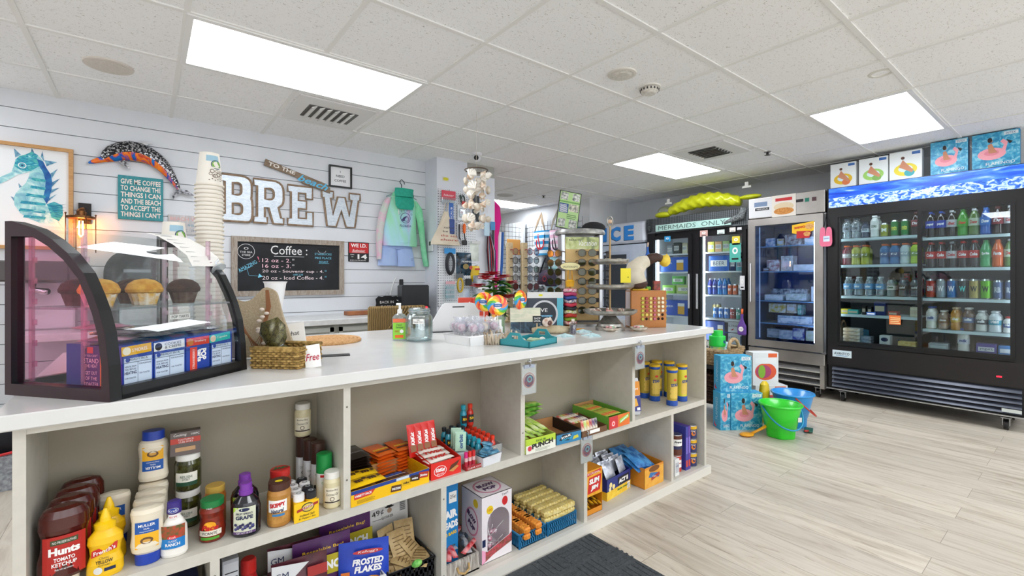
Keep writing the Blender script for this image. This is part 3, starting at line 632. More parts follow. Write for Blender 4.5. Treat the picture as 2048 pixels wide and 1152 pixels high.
def peg(name, lb, cat, x, z, parts, l=.045):
 r = thing(name, lb, cat, (x, PY-.012, z)); k = MB(); k.tube([(0, -.001, 0), (0, -l, .002), (0, -l-.002, .012)], .0025, STEEL, 5); k.build('peg_hook', r)
 for n_, f in parts:
  m = MB(); f(m); m.build(n_, r)
 return r
plas = GL('#e9f0f4', .25, .08, .12)
def pouchf(w, h, t, col, y=-.03): return lambda m: m.puff([(-h, -w/2, w/2), (-h*.8, -w/2, w/2), (-h*.4, -w/2, w/2), (-.02, -w/2, w/2), (-.005, -w/2, w/2)], t, col, 6) or [m.v.__setitem__(i, (v[0], v[1]+y, v[2])) for i, v in enumerate(m.v)]
def card(w, h, col, y=-.03, z=0, t=.003): return lambda m: m.bbox(-w/2, w/2, y-t, y, z-h, z, col, .001)
peg('hair_accessory_card', 'red card of hair goods in a clear pack at the top left of the pegboard', 'card', 2.37, 2.105, [('card', card(.16, .09, P('#d3475a', .5))), ('clear_pack', lambda m: m.bbox(-.08, .08, -.045, -.03, -.13, -.07, plas)), ('lettering', lambda m: m.on(front(0, -.0335, -.045)).text('lobster', 0, 0, .02, WHITE, w=.12, shear=.3))])
peg('dog_leash', 'coiled dark red and green clip leash on the pegboard', 'leash', 2.53, 2.085, [('cord', lambda m: m.tube([(.03*math.sin(a*.8), -.035, -.06+.05*math.cos(a)) for a in [k*.5 for k in range(16)]], .008, P('#3d4a45', .7))), ('clip', lambda m: m.bbox(-.01, .05, -.05, -.03, -.12, -.07, P('#c3343a', .5), .005))])
def fork(m):
 m.bbox(-.045, -.005, -.045, -.03, -.26, .01, P('#2b333b', .4), .006); m.bbox(.0, .035, -.045, -.03, -.28, -.01, P('#1d2226', .4), .008); m.on(front(0, -.045, 0)); m.disc(.05, -.10, .03, P('#2b333b', .4), .002, ring=.7); m.on(None)
peg('grill_tool_pack', 'tall black packaged grooming tools on the pegboard beside the wind chime', 'tools', 2.70, 2.10, [('card', card(.12, .3, P('#cfd6dc', .5), y=-.02)), ('tools', fork)])
r = peg('blue_tool_pack', 'long blue packaged brush hanging over the cotton tote', 'brush', 2.385, 1.98, [('card', card(.05, .2, P('#2a63b5', .4), y=-.055)), ('brush', lambda m: m.bbox(-.03, .03, -.075, -.058, -.31, -.16, P('#1b3f86', .4), .006)), ('lettering', lambda m: m.on(front(0, -.0585, -.1)).text('SCRUB', 0, 0, .02, WHITE, rot=PI/2, w=.12))], .06)
r = thing('cotton_tote', 'cream drawstring cotton bag with a printed quote hanging on the pegboard', 'bag', (2.33, PY-.055, 1.56))
ct = P('#ded3c0', .9, noise=(10, '#d2c5b0')); MB().puff([(0, -.17, .17), (.04, -.16, .15), (.15, -.10, .09), (.27, -.045, .045), (.33, -.02, .02)], .03, ct, 10, pinch=False).build('bag', r)
s = MB(front(0, -.031, 0)); [s.text(l, .02, z, .022, P(c, .8), w=w_, shear=.1) for l, z, w_, c in (('rather', .17, .12, '#3a3a40'), ('be by', .13, .14, '#3a3a40'), ('the sea', .09, .19, '#b3433f'), ('shore', .05, .2, '#b3433f'))]; s.build('lettering', r)
MB().tube([(-.02, 0, .32), (-.01, -.01, .42), (.02, -.01, .42), (.02, 0, .32)], .004, ct).build('drawstring', r)
peg('gel_pack', 'clear blister pack of small white earbuds on the pegboard', 'pack', 2.53, 1.98, [('card', card(.10, .16, P('#dfe4e8', .5), y=-.02)), ('blister', lambda m: m.bbox(-.035, .035, -.04, -.02, -.13, -.04, plas, .012)), ('bud', lambda m: m.ball((-.01, -.03, -.08), .018, P('#cfc5cc', .4), 8, 6))])
peg('orange_screwdriver', 'orange handled tool with a black tip on the pegboard', 'tool', 2.555, 1.82, [('handle', lambda m: m.lathe([(.008, -.03), (.017, -.05), (.016, -.10), (.01, -.13)], ORG, 10, (0, -.03, 0))), ('shaft', lambda m: m.tube([(0, -.03, -.13), (.012, -.03, -.21)], .006, BLACK)), ('clamp', lambda m: m.bbox(-.03, .03, -.045, -.02, -.25, -.2, P('#23252a', .5), .008))])
peg('bottle_opener', 'thin dark metal opener on a card beside the orange tool', 'opener', 2.495, 1.80, [('card', card(.04, .16, P('#c8ccd2', .5), y=-.02)), ('opener', lambda m: m.tube([(0, -.03, -.02), (0, -.03, -.15), (.012, -.03, -.18)], .006, P('#3b3b40', .3, .7)))])
peg('cable_pack', 'coiled black charging cable with a blue header card on the pegboard', 'cable', 2.385, 1.53, [('header_card', card(.13, .055, P('#2f8fd1', .5))), ('cable', lambda m: [m.tube([(.045*math.cos(a)*(1-k*.1), -.036-.004*k, -.155+.105*math.sin(a)*(1-k*.06)) for a in [i*2*PI/18 for i in range(18)]], .012, P('#22242c', .5), 6, closed=True) for k in range(3)])])
peg('toy_pack', 'black zip bag of small toys with a silver closure on the pegboard', 'bag', 2.57, 1.50, [('bag', pouchf(.19, .24, .02, P('#11151c', .25, noise=(18, '#27506a')))), ('lettering', lambda m: m.on(front(0, -.052, -.15)).disc(-.01, 0, .035, P('#8f7a3b', .4), ry=.028).disc(.05, -.01, .02, P('#b3402f', .4)).text('FISHING', 0, .05, .018, WHITE, w=.12))])
peg('clear_bottle_pack', 'clear water wallet in a plastic bag hung on the pegboard', 'pack', 2.70, 1.62, [('card', card(.11, .03, P('#d0d2d2', .5))), ('bag', pouchf(.11, .21, .014, P('#c9d2c9', .25, noise=(12, '#e4ebe4'))))])
peg('yellow_earplug_pack', 'bright yellow plastic phone pouch on the pegboard', 'pouch', 2.705, 1.365, [('pouch', pouchf(.11, .17, .014, P('#e8c41c', .35))), ('clip', lambda m: m.bbox(-.03, .03, -.052, -.042, -.05, -.03, P('#c43a2a', .4)))])
peg('yellow_rope_pack', 'yellow packaged rope low on the pegboard', 'rope', 2.50, 1.28, [('card', card(.09, .05, P('#5b6166', .5))), ('rope', lambda m: [m.tube([(.03*math.cos(a), -.036-.006*k, -.12+.07*math.sin(a)) for a in [i*2*PI/14 for i in range(14)]], .009, P('#c9a92c', .5), 6, closed=True) for k in range(2)])])
peg('black_wallet_pack', 'small black boxed item low on the pegboard', 'pack', 2.60, 1.225, [('box', lambda m: m.bbox(-.035, .035, -.05, -.03, -.07, 0, BLACK, .003))])
peg('teal_toy_pack', 'clear pack of turquoise beach pegs low on the pegboard', 'pack', 2.39, 1.20, [('header_card', card(.11, .03, P('#d9a7b0', .5))), ('peg', lambda m: [m.bbox(-.055+.05*(k % 2), -.01+.05*(k % 2), -.045, -.03, -.08-.045*(k//2), -.05-.045*(k//2), P('#27b5bd', .4), .004) for k in range(6)]), ('clear_bag', lambda m: m.box(-.06, .06, -.05, -.046, -.19, -.03, plas))])
peg('silver_bag_pack', 'pale blue clear bag low on the pegboard', 'bag', 2.585, 1.13, [('bag', pouchf(.12, .2, .02, P('#aebfd8', .3, noise=(14, '#dde6f0'))))])
for i, z in enumerate((1.26, 1.15, 1.04)):
 tag(MB().bbox(-.08, .08, -.10, -.02, -.095, 0, P('#c3c9d0', .3, noise=(16, '#767d8c')), .006).on(front(-.08, -.1005, -.03)).rect(.01, .0, .15, .02, WHITE).build('small_goods_box'), ['upper', 'middle', 'lowest'][i]+' small clear box in the stack at the pegboard foot', 'box', 'clear boxes at the pegboard foot', (2.74, PY-.02, z))
# things on the plain part of the pillar
tag(MB(front(2.325, PY+.003, 2.205)).rect(0, 0, .075, .045, P('#d8d8cf', .7), .001).disc(.0375, .024, .032, P('#d9d02c', .6), .0016, ry=.016).build('yellow_sticker'), 'small yellow oval sticker on the pillar above the pegboard', 'sticker')
r = thing('necklace_bundle', 'bundle of red, black and silver beaded necklaces hanging on the pillar edge', 'necklaces', (2.87, PY-.03, 1.72))
for k in range(9):
 x = -.04+.012*k; MB().tube([(x*.3, 0, 0), (x, -.02-.003*k, -.2), (x+.02, -.02, -.42-.02*(k % 3)), (x+.012, -.012, -.18), (x*.3+.004, 0, 0)], .0045, P(['#1f2430', '#8f1f26', '#b9bec6', '#2d3d63', '#c3343a'][k % 5], .3, .3), 5).build('strand', r)
MB().bbox(-.07, .0, -.02, -.01, -.04, .10, P('#b9d4e6', .4), .003).build('card', r)
peg2 = thing('comb_card', 'blue topped card with a black comb beside the pink shirt', 'card', (2.93, PY-.02, 1.84)); MB().box(-.03, .03, -.004, 0, -.09, 0, P('#3a86bd', .5)).build('card', peg2); MB().bbox(-.016, .016, -.014, -.004, -.3, -.09, P('#23252b', .5), .006).build('comb', peg2)
# camera dome and wind chime
r = thing('security_camera', 'white dome security camera with a black lens on the ceiling by the pillar', 'camera', (2.50, 3.72, TOP-.001))
MB().lathe([(.055, 0), (.052, -.02), (.035, -.03)], P('#dcdde0', .4), 18).ball((0, 0, -.045), .042, P('#dcdde0', .4), 16, 10).build('housing', r); MB().ball((-.02, -.026, -.05), .024, BLACK, 12, 8).build('lens', r)
cx, cyy = 1.88, 2.80
r = thing('shell_wind_chime', 'seashell wind chime hanging from the ceiling on a thin cord', 'wind chime', (cx, cyy, 0))
MB().tube([(0, 0, 2.015), (0, 0, TOP)], .0015, P('#c9c2b5', .8), 4).build('cord', r)
MB().lathe([(.083, 2.008), (.088, 2.013), (.083, 2.018), (.078, 2.013), (.083, 2.008)], P('#5a4f45', .5), 28, cap=False).build('ring', r)
sm_ = P('#e3dccf', .5, noise=(30, '#cdbfa9')); ss = P('#c9a98c', .5, noise=(30, '#efe8db'))
random.seed(3)
shell_me = {}
def shellm(k):
 m = MB(); mt = [sm_, ss, P('#f0ece4', .4)][k]
 if k == 0: m.ball((0, 0, 0), (.022, .012, .022), mt, 10, 7)
 elif k == 1: m.lathe([(.002, .03), (.012, .01), (.02, 0), (.01, -.008), (.004, -.02)], mt, 9)
 else:
  n = 9; vs = [(0, 0, -.02)]+[(.028*math.sin(a), -.008*(i % 2), -.02+.04*math.cos(a)) for i, a in enumerate([-1.1+2.2*q/n for q in range(n+1)])]; m.add(vs+[(x, y+.01, z) for x, y, z in vs], [(0, i, i+1) for i in range(1, n+1)]+[(n+2+0, n+2+i+1, n+2+i) for i in range(1, n+1)], mt)
 return m
for q in range(12):
 a = 2*PI*q/12; rr = .08 if q % 2 else .05; x, y = rr*math.cos(a), rr*math.sin(a)
 MB().tube([(x, y, 2.01), (x, y, 1.60+.05*(q % 3))], .0008, P('#e6e2d8', .7), 3).build('thread', r)
 for z in (1.95, 1.86, 1.76, 1.64):
  k = random.randrange(3); sh = shellm(k).build('shell', r); sh.location = (x+.01*random.random(), y, z+random.uniform(-.04, .03)); sh.rotation_euler = (random.uniform(-.5, .5), random.uniform(-1, 1), random.uniform(0, 3)); q_ = random.uniform(1.1, 1.7); sh.scale = (q_,)*3
# pink shirt and the rails behind the pillar
r = thing('pink_shirt', 'bright pink shirt hanging beyond the pillar edge', 'shirt', (3.03, 4.25, 1.10))
MB().puff([(0, -.02, .10), (.3, -.03, .11), (.6, -.04, .12), (.8, -.05, .17), (.95, -.05, .15), (1.03, -.04, .03)], .05, P('#e2128c', .8, noise=(5, '#cf0d7d')), 8, pinch=False).build('body', r)
MB().puff([(.0, .09, .12), (.3, .10, .15), (.66, .10, .17)], .03, P('#f0eff2', .8), 4, pinch=False).build('stripe', r, 'white side panel'); MB().puff([(.0, .12, .15), (.3, .14, .19), (.66, .15, .20)], .03, P('#2f62ae', .8), 4, pinch=False).build('stripe', r, 'blue side panel')
MB().tube([(.0, 0, 1.02), (-.055, 0, 1.06), (-.058, 0, 1.10)], .006, STEEL, 6).build('hanger_hook', r)
wire = P('#26282b', .4, .5)
def gridpanel(lb, w, h, loc, rz):
 m = MB()
 for i in range(int(w/.0762)+1): m.tube([(i*.0762, 0, 0), (i*.0762, 0, h)], .003, wire, 4, smooth=False)
 for j in range(int(h/.0762)+1): m.tube([(0, -.004, j*.0762), (int(w/.0762)*.0762, -.004, j*.0762)], .003, wire, 4, smooth=False)
 o = m.build('wire_grid_panel'); tag(o, lb, 'grid panel', 'wire grid display panels', loc, rz); return o
gridpanel('black wire grid panel facing the counter across the back aisle', 1.22, 2.13, (4.02, 6.15, .04), 0)
gridpanel('black wire grid panel with tote bags, running toward the ice freezer', 1.30, 2.13, (5.14, 6.10, .04), -PI/2)
gridpanel('far black wire grid panel beyond the pillar, left of the others', .9, 2.0, (3.2, 6.9, .04), 0)
# ================================================================ things on the countertop
def base2(u1, v1, u2, v2, z=ZC):
 a, b = at(u1, v1, z), at(u2, v2, z); return a, math.atan2(b[1]-a[1], b[0]-a[0]), math.hypot(b[0]-a[0], b[1]-a[1])
def xat(u, v, x): d = FW+RT*((u-1024)/FPX); t = x/d.x; return (x, d.y*t, H+(V0-v)/FPX*t)
def yat(u, v, y): d = FW+RT*((u-1024)/FPX); t = y/d.y; return (d.x*t, y, H+(V0-v)/FPX*t)
# --- pastry case
CA = math.radians(39); CO = Vector((-.07, 1.50, ZC))
pc = thing('pastry_case', 'curved clear pastry case with a dark frame on the left end of the counter', 'pastry case', CO, CA)
arc = [(.0, .0), (.005, .09), (.017, .169), (.036, .225), (.055, .265), (.085, .318), (.136, .368), (.19, .405), (.25, .434), (.327, .454)]
Lc, Dc = .43, .35
plum = P('#2b1119', .4); blk = P('#121315', .4)
def offset_in(p, w):
 out = []
 for i, q in enumerate(p):
  a = p[max(i-1, 0)]; b = p[min(i+1, len(p)-1)]; tx, tz = b[0]-a[0], b[1]-a[1]; l = math.hypot(tx, tz); out.append((q[0]+tz/l*w, q[1]-tx/l*w))
 return out
def sideframe(x0, x1, lb):
 m = MB(lambda a, b, d: Vector((d, a, b))); inn = [p for p in offset_in(arc, .022) if p[1] > .03 and p[0] < .328]
 inn = [(inn[0][0], .03)]+inn+[(.328, inn[-1][1]), (.328, .03)]
 m.prism([arc+[(.35, .454), (.35, 0)], inn], x0, x1, blk, blk)
 return m.build('side_frame', pc, lb)
sideframe(0, .028, 'dark plum brown side frame'); sideframe(Lc-.022, Lc, None)
m = MB(lambda a, b, d: Vector((d, a, b))); inn = [p for p in offset_in(arc, .022) if p[1] > .03 and p[0] < .328]; m.prism([arc+[(.35, .454), (.35, 0)], [(inn[0][0], .03)]+inn+[(.328, inn[-1][1]), (.328, .03)]], -.0015, -.0003, plum); m.build('frame_facing', pc, 'plum coloured outer face of the left frame')
MB().box(.028, Lc-.022, 0, Dc, 0, .012, blk).box(.028, Lc-.022, 0, .022, .0, .032, blk).box(.028, Lc-.022, Dc-.02, Dc, 0, .032, blk).build('base', pc)
cl = GL('#fafcfc', .2, .01)
vs = []
for y, z in arc: vs += [(.026, y+.004, z-.003), (Lc-.02, y+.004, z-.003)]
MB().add(vs, [(2*i, 2*i+1, 2*i+3, 2*i+2) for i in range(1, len(arc)-1)], cl, True).build('curved_front_panel', pc)
MB().add([(.012, .01, .03), (.012, .335, .03), (.012, .335, .44), (.012, .20, .40), (.012, .09, .31), (.012, .03, .19)], [(0, 1, 2, 3, 4, 5)], GL('#ffbcd6', .03, .02)).build('side_panel', pc, 'clear side panel with a pink reflection put into its tint')  # reflection of a pink shirt rack put into the pane colour
MB().add([(Lc-.01, .01, .03), (Lc-.01, .335, .03), (Lc-.01, .335, .44), (Lc-.01, .20, .40), (Lc-.01, .09, .31), (Lc-.01, .03, .19)], [(0, 1, 2, 3, 4, 5)], cl).build('side_panel', pc)
MB().box(.03, Lc-.025, .045, Dc-.02, .222, .228, GL('#e9f0f0', .3, .02, .08)).build('shelf', pc)
for x in (.03, Lc-.03):
 for y in (.12, .30):
  m = MB(); m.box(x-.003, x+.003, y, y+.014, .032, .43, GL('#f2dbe4', .35, .05, .12))
  for k in range(6): m.box(x-.004, x+.004, y-.006, y, .07+k*.055, .085+k*.055, GL('#f2dbe4', .35, .05, .12))
  m.build('shelf_support', pc)
MB().box(.03, .40, .327, .33, .03, .44, GL('#f4f8f8', .1, .01)).build('rear_door', pc)
def inc(x, y, z): v = Matrix.Rotation(CA, 3, 'Z') @ Vector((x, y, z)); return CO+v
def muffin(col, c2, cup):
 def f():
  r = thing('muffin', '', 'muffin')
  n = 24; m = MB(); vs = []
  for j, (rr, z) in enumerate(((.024, 0), (.033, .032))):
   for i in range(n): k = rr*(1+.05*(i % 2)); a = 2*PI*i/n; vs.append((k*math.cos(a), k*math.sin(a), z))
  m.add(vs, [(i, (i+1) % n, n+(i+1) % n, n+i) for i in range(n)]+[tuple(range(n))[::-1]], P(cup, .8, noise=(60, c2))); m.build('paper_case', r)
  m = MB(); m.lathe([(.031, .028), (.0385, .033), (.040, .040), (.034, .054), (.022, .063), (.006, .067)], P(col, .85, noise=(55, c2), bump=(80, .9)), 18); m.build('crumb_top', r); return r
 return f
for k, x, y, lb in (('y', .075, .14, 'golden muffin at the left of the pastry case shelf'), ('y', .185, .125, 'golden muffin in the middle of the pastry case shelf'), ('d', .30, .115, 'dark chocolate muffin at the right of the pastry case shelf'), ('d', .235, .235, 'dark chocolate muffin behind the middle golden muffin'), ('d', .10, .245, 'dark chocolate muffin at the back left of the pastry case shelf')):
 spawn('muf'+k, muffin(*(('#c98a24', '#e3b24e', '#f0e8d6') if k == 'y' else ('#2d1c17', '#4a3028', '#6b5a50'))), lb, inc(x, y, .2285), .4, s=1.12)
# pop tart cartons and wrapped pastries
pb = P('#1b3f9e', .45, noise=(8, '#24489f')); lb_ = P('#c3d3e6', .6)
def tart_box(kind, wd):
 r = thing('pastry_carton', '', 'carton'); MB().box(0, wd, 0, .19, 0, .118, pb).build('box', r)
 m = MB(front(0, 0, 0))
 if kind != 'p':
  m.rect(.003, .002, wd-.004, .083, lb_).rect(.005, .002, wd-.006, .014, P('#aebfd6', .6), .001).rect(.003, .071, wd-.004, .0722, NAVY, .001).rect(.003, .0145, wd-.004, .0155, NAVY, .001).rect(wd*.47, .0155, wd*.47+.001, .071, NAVY, .001)
  m.text('READY IN A', wd*.5, .079, .0055, NAVY, w=wd*.6).text('REMOVE FROM', wd*.24, .061, .0045, NAVY, w=wd*.36).text('FOIL BEFORE', wd*.24, .054, .005, NAVY, w=wd*.36).text('HEATING', wd*.24, .045, .008, NAVY, w=wd*.38, bold=.02).text('FOR TOASTER', wd*.24, .031, .004, NAVY, w=wd*.34).text('FOR MICROWAVE', wd*.72, .065, .004, NAVY, w=wd*.4).text('FOR TOASTER', wd*.7, .04, .004, NAVY, w=wd*.34)
  m.disc(.012, .079, .006, pb, .001)
 else:
  m.rect(.012, .012, .036, .085, P('#d9412c', .5)).text('STRAWBERRY', .024, .05, .008, WHITE, rot=PI/2, w=.06).text('POP', .058, .06, .020, WHITE, .001, rot=-PI/2, bold=.05, w=.035).text('tarts', .044, .058, .014, WHITE, .001, rot=-PI/2, bold=.05, w=.038)
 m.build('printed_front', r)
 return r
for kind, x, wd, lb, cc, txt in (('s', .052, .080, "blue toaster pastry carton with the yellow s'mores strip", '#eab21a', "S'MORES"), ('c', .135, .094, 'blue toaster pastry carton with the white cookies and creme strip', '#e9ecef', 'COOKIES'), ('p', .232, .080, 'blue toaster pastry carton with the red strawberry strip', '#d8402c', 'Strawberry'), ('f', .318, .080, 'blue toaster pastry carton with the turquoise cupcake strip', '#28b9b0', 'Cupcake')):
 r = tart_box('p' if kind == 'p' else 's', wd); r['label'] = lb; r.location = inc(x, .030, .0125); r.rotation_euler = (0, 0, CA)
 m = MB(front(0, -.0012, .09)); tl = {'s': .13, 'c': .06, 'p': .02, 'f': .2}[kind]
 m.rect(0, 0, wd*.98, .024, P(cc, .5)); m.disc(.013, .012, .0105, P({'s': '#f3ead5', 'c': '#211a18', 'p': '#c97b3a', 'f': '#e3c9b0'}[kind], .6), .001, n=14)
 ink = NAVY if kind == 'c' else WHITE
 if kind == 'c': m.text('COOKIES', .056, .016, .007, ink, w=.05).text('& CREME', .056, .007, .007, ink, w=.05)
 else: m.text(txt, wd*.58, .012, .009, ink, w=wd*.5)
 o = m.build('flavour_strip', r); o.rotation_euler = (0, -tl*.35, 0)
foil = P('#c3c6cd', .25, .7, noise=(30, '#8f939c'), bump=(60, .8)); pinkf = P('#e08fae', .35, .2, noise=(20, '#d4d6dc'), bump=(50, .6))
def wrapped(mt):
 def f():
  m = MB(); m.puff([(-.055, -.04, .04, .05), (-.048, -.042, .042, .1), (-.03, -.04, .04, .8), (.03, -.04, .04, .8), (.048, -.042, .042, .1), (.055, -.04, .04, .05)], .010, mt, 8)
  m.v = [(x, z, y) for x, y, z in m.v]; o = m.build('wrapped_pastry'); o['category'] = 'pastry'; return o
 return f
WP = [(.08, .11, .143, 'pink', .5), (.09, .10, .160, 'foil', 1.0), (.07, .12, .176, 'pink', 1.3), (.17, .10, .143, 'foil', .3), (.18, .11, .160, 'foil', 1.2), (.27, .12, .143, 'foil', 1.5), (.36, .11, .143, 'foil', .9)]
for i, (x, y, z, c, a) in enumerate(WP):
 spawn('wp'+c, wrapped(pinkf if c == 'pink' else foil), ('pink edged' if c == 'pink' else 'plain silver')+' foil wrapped toaster pastry on the cartons, '+['lowest at left', 'second up at left', 'topmost at left', 'lower in the middle pile', 'upper in the middle pile', 'above the strawberry strip carton', 'above the turquoise strip carton'][i], inc(x, y, z), CA+a)
m = MB(front(0, 0, 0)).rect(0, 0, .065, .014, PAPER, 0).text('POP TARTS', .032, .007, .008, INK, w=.055); tag(m.build('price_label'), 'small white label saying pop tarts behind the case front', 'label', loc=inc(.20, .052, .185), rz=CA)
# orange and purple carton seen through the side
r = thing('slogan_carton', 'purple and orange carton with a toaster slogan seen through the case side', 'carton', inc(.018, .18, .012), CA)
MB().box(.012, .033, -.15, -.05, 0, .118, P('#4a2390', .5)).build('box', r)
m = MB(leftf(.012, -.05, 0)); m.rect(0, 0, .056, .118, P('#46307f', .5)).rect(.056, 0, .10, .118, P('#d9862a', .5, noise=(40, '#eaa94a')))
for i, (t_, h_) in enumerate((("IF YOU CAN'T", .006), ('STAND', .012), ('THE HEAT', .008), ('GET OUT', .009), ('OF THE', .009), ('TOASTER', .010))): m.text(t_, .028, [.094, .081, .068, .05, .036, .021][i], h_, WHITE, .0012, w=[.042, .048, .042, .038, .038, .048][i])
m.rect(.014, .1, .034, .116, P('#c32b3a', .5), .001); m.build('printed_side', r)
# handwritten sheet and suction hook on the case
r = thing('paper_note', 'handwritten white paper note lying over the top right of the pastry case', 'note', inc(0, 0, 0), CA)
vs = []; pa = [(.30, .455), (.25, .442), (.19, .414), (.136, .379), (.115, .345)]
for y, z in pa: vs += [(.33, y, z), (.435, y-.012, z)]
MB().add(vs, [(2*i, 2*i+1, 2*i+3, 2*i+2) for i in range(4)], P('#ebe9e4', .8)).build('sheet', r)
m = MB()
for i in range(1, 9):
 t = i/9*4; k = int(t); f_ = t-k; y = pa[k][0]+(pa[k+1][0]-pa[k][0])*f_; z = pa[k][1]+(pa[k+1][1]-pa[k][1])*f_; m.box(.342, .42-.02*(i % 3), y-.003, y-.001, z+.0008, z+.0016, P('#8d8f96', .8))
m.build('handwriting', r)
r = thing('suction_hook', 'clear suction cup hook stuck on the front curve of the pastry case', 'hook', inc(.415, .098, .338), CA, rot=(-.75, 0, CA))
MB().lathe([(.024, 0), (.02, .006), (.008, .012)], GL('#e6ecf0', .4, .08, .45), 18).build('cup', r); MB().tube([(0, 0, .012), (0, -.004, .024), (.012, -.01, .03), (.018, -.004, .04)], .0035, P('#dfe3e6', .3), 6).build('hook', r)
# --- paper cups
cupm = P('#eee9df', .7); rimm = P('#e4ddd0', .6)
def paper_cup():
 r = thing('paper_cup', '', 'cup'); MB().lathe([(.046, .003), (.0335, .124), (.0335, .130)], [cupm, cupm], 24).build('cup_wall', r); MB().lathe([(.046, 0), (.0495, .001), (.0505, .004), (.0495, .007), (.046, .006)], rimm, 24, cap=False).build('rim', r); return r
def printed_cup():
 r = paper_cup(); m = MB(wrap(.040, 0));
 def F(x, y, d): rr = .0462-(y-.003)*.105; a = x/.04; return Vector(((rr+d)*math.sin(a), -(rr+d)*math.cos(a), y))
 m.on(F); m.rect(-.03, .095, .02, .118, P('#9fc4d6', .7), .0004, 8); g = P('#7cb342', .6); dk = P('#2a4a6a', .6)
 m.disc(.008, .083, .017, g, .0008, ry=.015, n=16).disc(.008, .083, .021, dk, .0007, ry=.018, ring=.86, n=18).rect(-.014, .069, .03, .073, cupm, .0012, 5)
 for i in range(9): a = i*1.9; m.disc(-.014+.006*i*.9, .045+.012*math.sin(a), .006+.002*(i % 2), P('#7a6a5a', .7), .0008, ring=.7, n=12)
 for i in range(6): m.rect(-.02+.009*i, .02+.004*(i % 2), -.016+.009*i, .023+.004*(i % 2), P('#5a4a3a', .7), .0008)
 m.build('printed_pattern', r); return r
for nm_, cxy, n, hh in (('tall', (.193, 2.16), 43, .0158), ('short', (.078, 2.10), 25, .0158)):
 for i in range(n):
  top = i == n-1
  lb = ('printed white paper cup on top of the '+nm_+' inverted cup tower') if top else 'upside down white paper cup inside the '+nm_+' cup tower'
  spawn('pcup' if top else 'cup', printed_cup if top else paper_cup, lb, (cxy[0]+.0012*math.sin(i*.9), cxy[1], ZC+.0005+i*hh), .35 if top else i*.3, group=None if top else nm_+' tower of paper cups')
# --- linen bust with necklace, paper funnel
r = thing('linen_display_bust', 'tan linen covered necklace display board behind the pastry case', 'display', (.315, 1.985, ZC+.006), -.35, rot=(-.12, 0, -.45))
lin_ = P('#a8977a', .95, noise=(160, '#b8a88c'), bump=(300, .5))
MB(front(0, 0, 0)).prism(sm([(-.08, 0), (.16, 0), (.10, .16), (.075, .255, .02), (.035, .27, .02), (-.02, .20, .05), (-.09, .235, .02), (-.115, .21, .02), (-.09, .14)]), -.012, .012, lin_).build('padded_board', r); MB().add([(0, .012, .2), (.03, .012, .2), (.03, .11, 0), (0, .11, 0), (0, .016, .2), (.03, .016, .2), (.03, .114, 0), (0, .114, 0)], [(0, 1, 2, 3), (7, 6, 5, 4), (0, 3, 7, 4), (1, 5, 6, 2)], lin_).build('strut', r)
r = thing('shell_necklace', 'brown corded necklace with white shells draped over the linen bust', 'necklace', (.315, 1.955, ZC), 0, rot=(0, 0, -.45))
for k in range(6):
 d = .006*k; MB().tube([(-.10+d, .01, .235-d), (-.04, -.012-.001*k, .15-d), (.0+.01*k, -.014, .05-.006*k), (.03, -.016, .1-d), (.045+d*.5, -.012, .2), (.04+d*.3, .0, .262)], .0018, P('#8a5a36', .7), 5).build('cord', r)
random.seed(11)
for k in range(10): MB().ball((0, 0, 0), (.009, .006, .006), P('#ded0c2', .4), 8, 6).build('shell', r).location = (.03+random.uniform(-.012, .022), -.024, .19-.014*k+random.uniform(-.004, .004))
r = thing('white_funnel', 'white flared paper funnel standing behind the linen bust', 'funnel', (.445, 2.25, ZC)); MB().lathe([(.028, 0), (.018, .03), (.02, .12), (.045, .29), (.049, .292), (.042, .28)], P('#e9eaec', .5), 22, cap=False).build('cone', r)
# --- seagrass basket, wrapped pack, cards, mat
sea = P('#8a6d34', .85, noise=(70, '#b9995a'), bump=(90, 1)); sea2 = P('#6f5526', .85, noise=(70, '#a48447'), bump=(90, 1))
def woven(m, w, d, h, mt, mt2, rows, amp=.003, flare=0.0, rr=None):
 rr = rr or h/rows*.56
 for j in range(rows):
  z = (j+.5)*h/rows; f = 1+flare*z/h; pts = []
  per = [(0, 0), (w, 0), (w, d), (0, d)]
  for a in range(4):
   p, q = per[a], per[(a+1) % 4]; L = math.hypot(q[0]-p[0], q[1]-p[1]); n = max(2, int(L/.011)); nx, ny = (q[1]-p[1])/L, -(q[0]-p[0])/L
   for i in range(n):
    t = i/n; o_ = amp*(1 if (i+j) % 2 else -1); x = p[0]+(q[0]-p[0])*t+nx*o_; y = p[1]+(q[1]-p[1])*t+ny*o_
    pts.append((w/2+(x-w/2)*f, d/2+(y-d/2)*f, z))
  m.tube(pts, rr, mt if j % 2 else mt2, 5, closed=True, smooth=False)
 return m
r = thing('seagrass_basket', 'small rectangular seagrass basket in front of the linen bust', 'basket', (.278, 1.772, ZC), math.radians(-44))
woven(MB(), .165, .15, .064, sea, sea2, 8).build('woven_wall', r); MB().box(.004, .16, .004, .146, .002, .008, sea2).build('bottom', r)
MB().tube([(0, 0, .068), (.165, 0, .068), (.165, .15, .068), (0, .15, .068)], .0075, sea, 8, closed=True).build('rim', r)
r = thing('wrapped_treat_bag', 'dark green brown patterned treat bag with silver tie standing in the basket', 'treat bag', (.385, 1.79, ZC+.012), -.5, rot=(0, -.35, -.6))
tm = ramp_mat('snake_print', [(.3, '#1f1a10'), (.45, '#5e5a30'), (.6, '#2a2414'), (.75, '#8a8350')], 45, 'noise', .25, .3, dist=2)
MB().puff([(.0, -.045, .045), (.035, -.04, .04), (.055, -.014, .014), (.075, -.04, .035), (.12, -.05, .045), (.155, -.03, .03)], .03, tm, 8).build('bag', r)
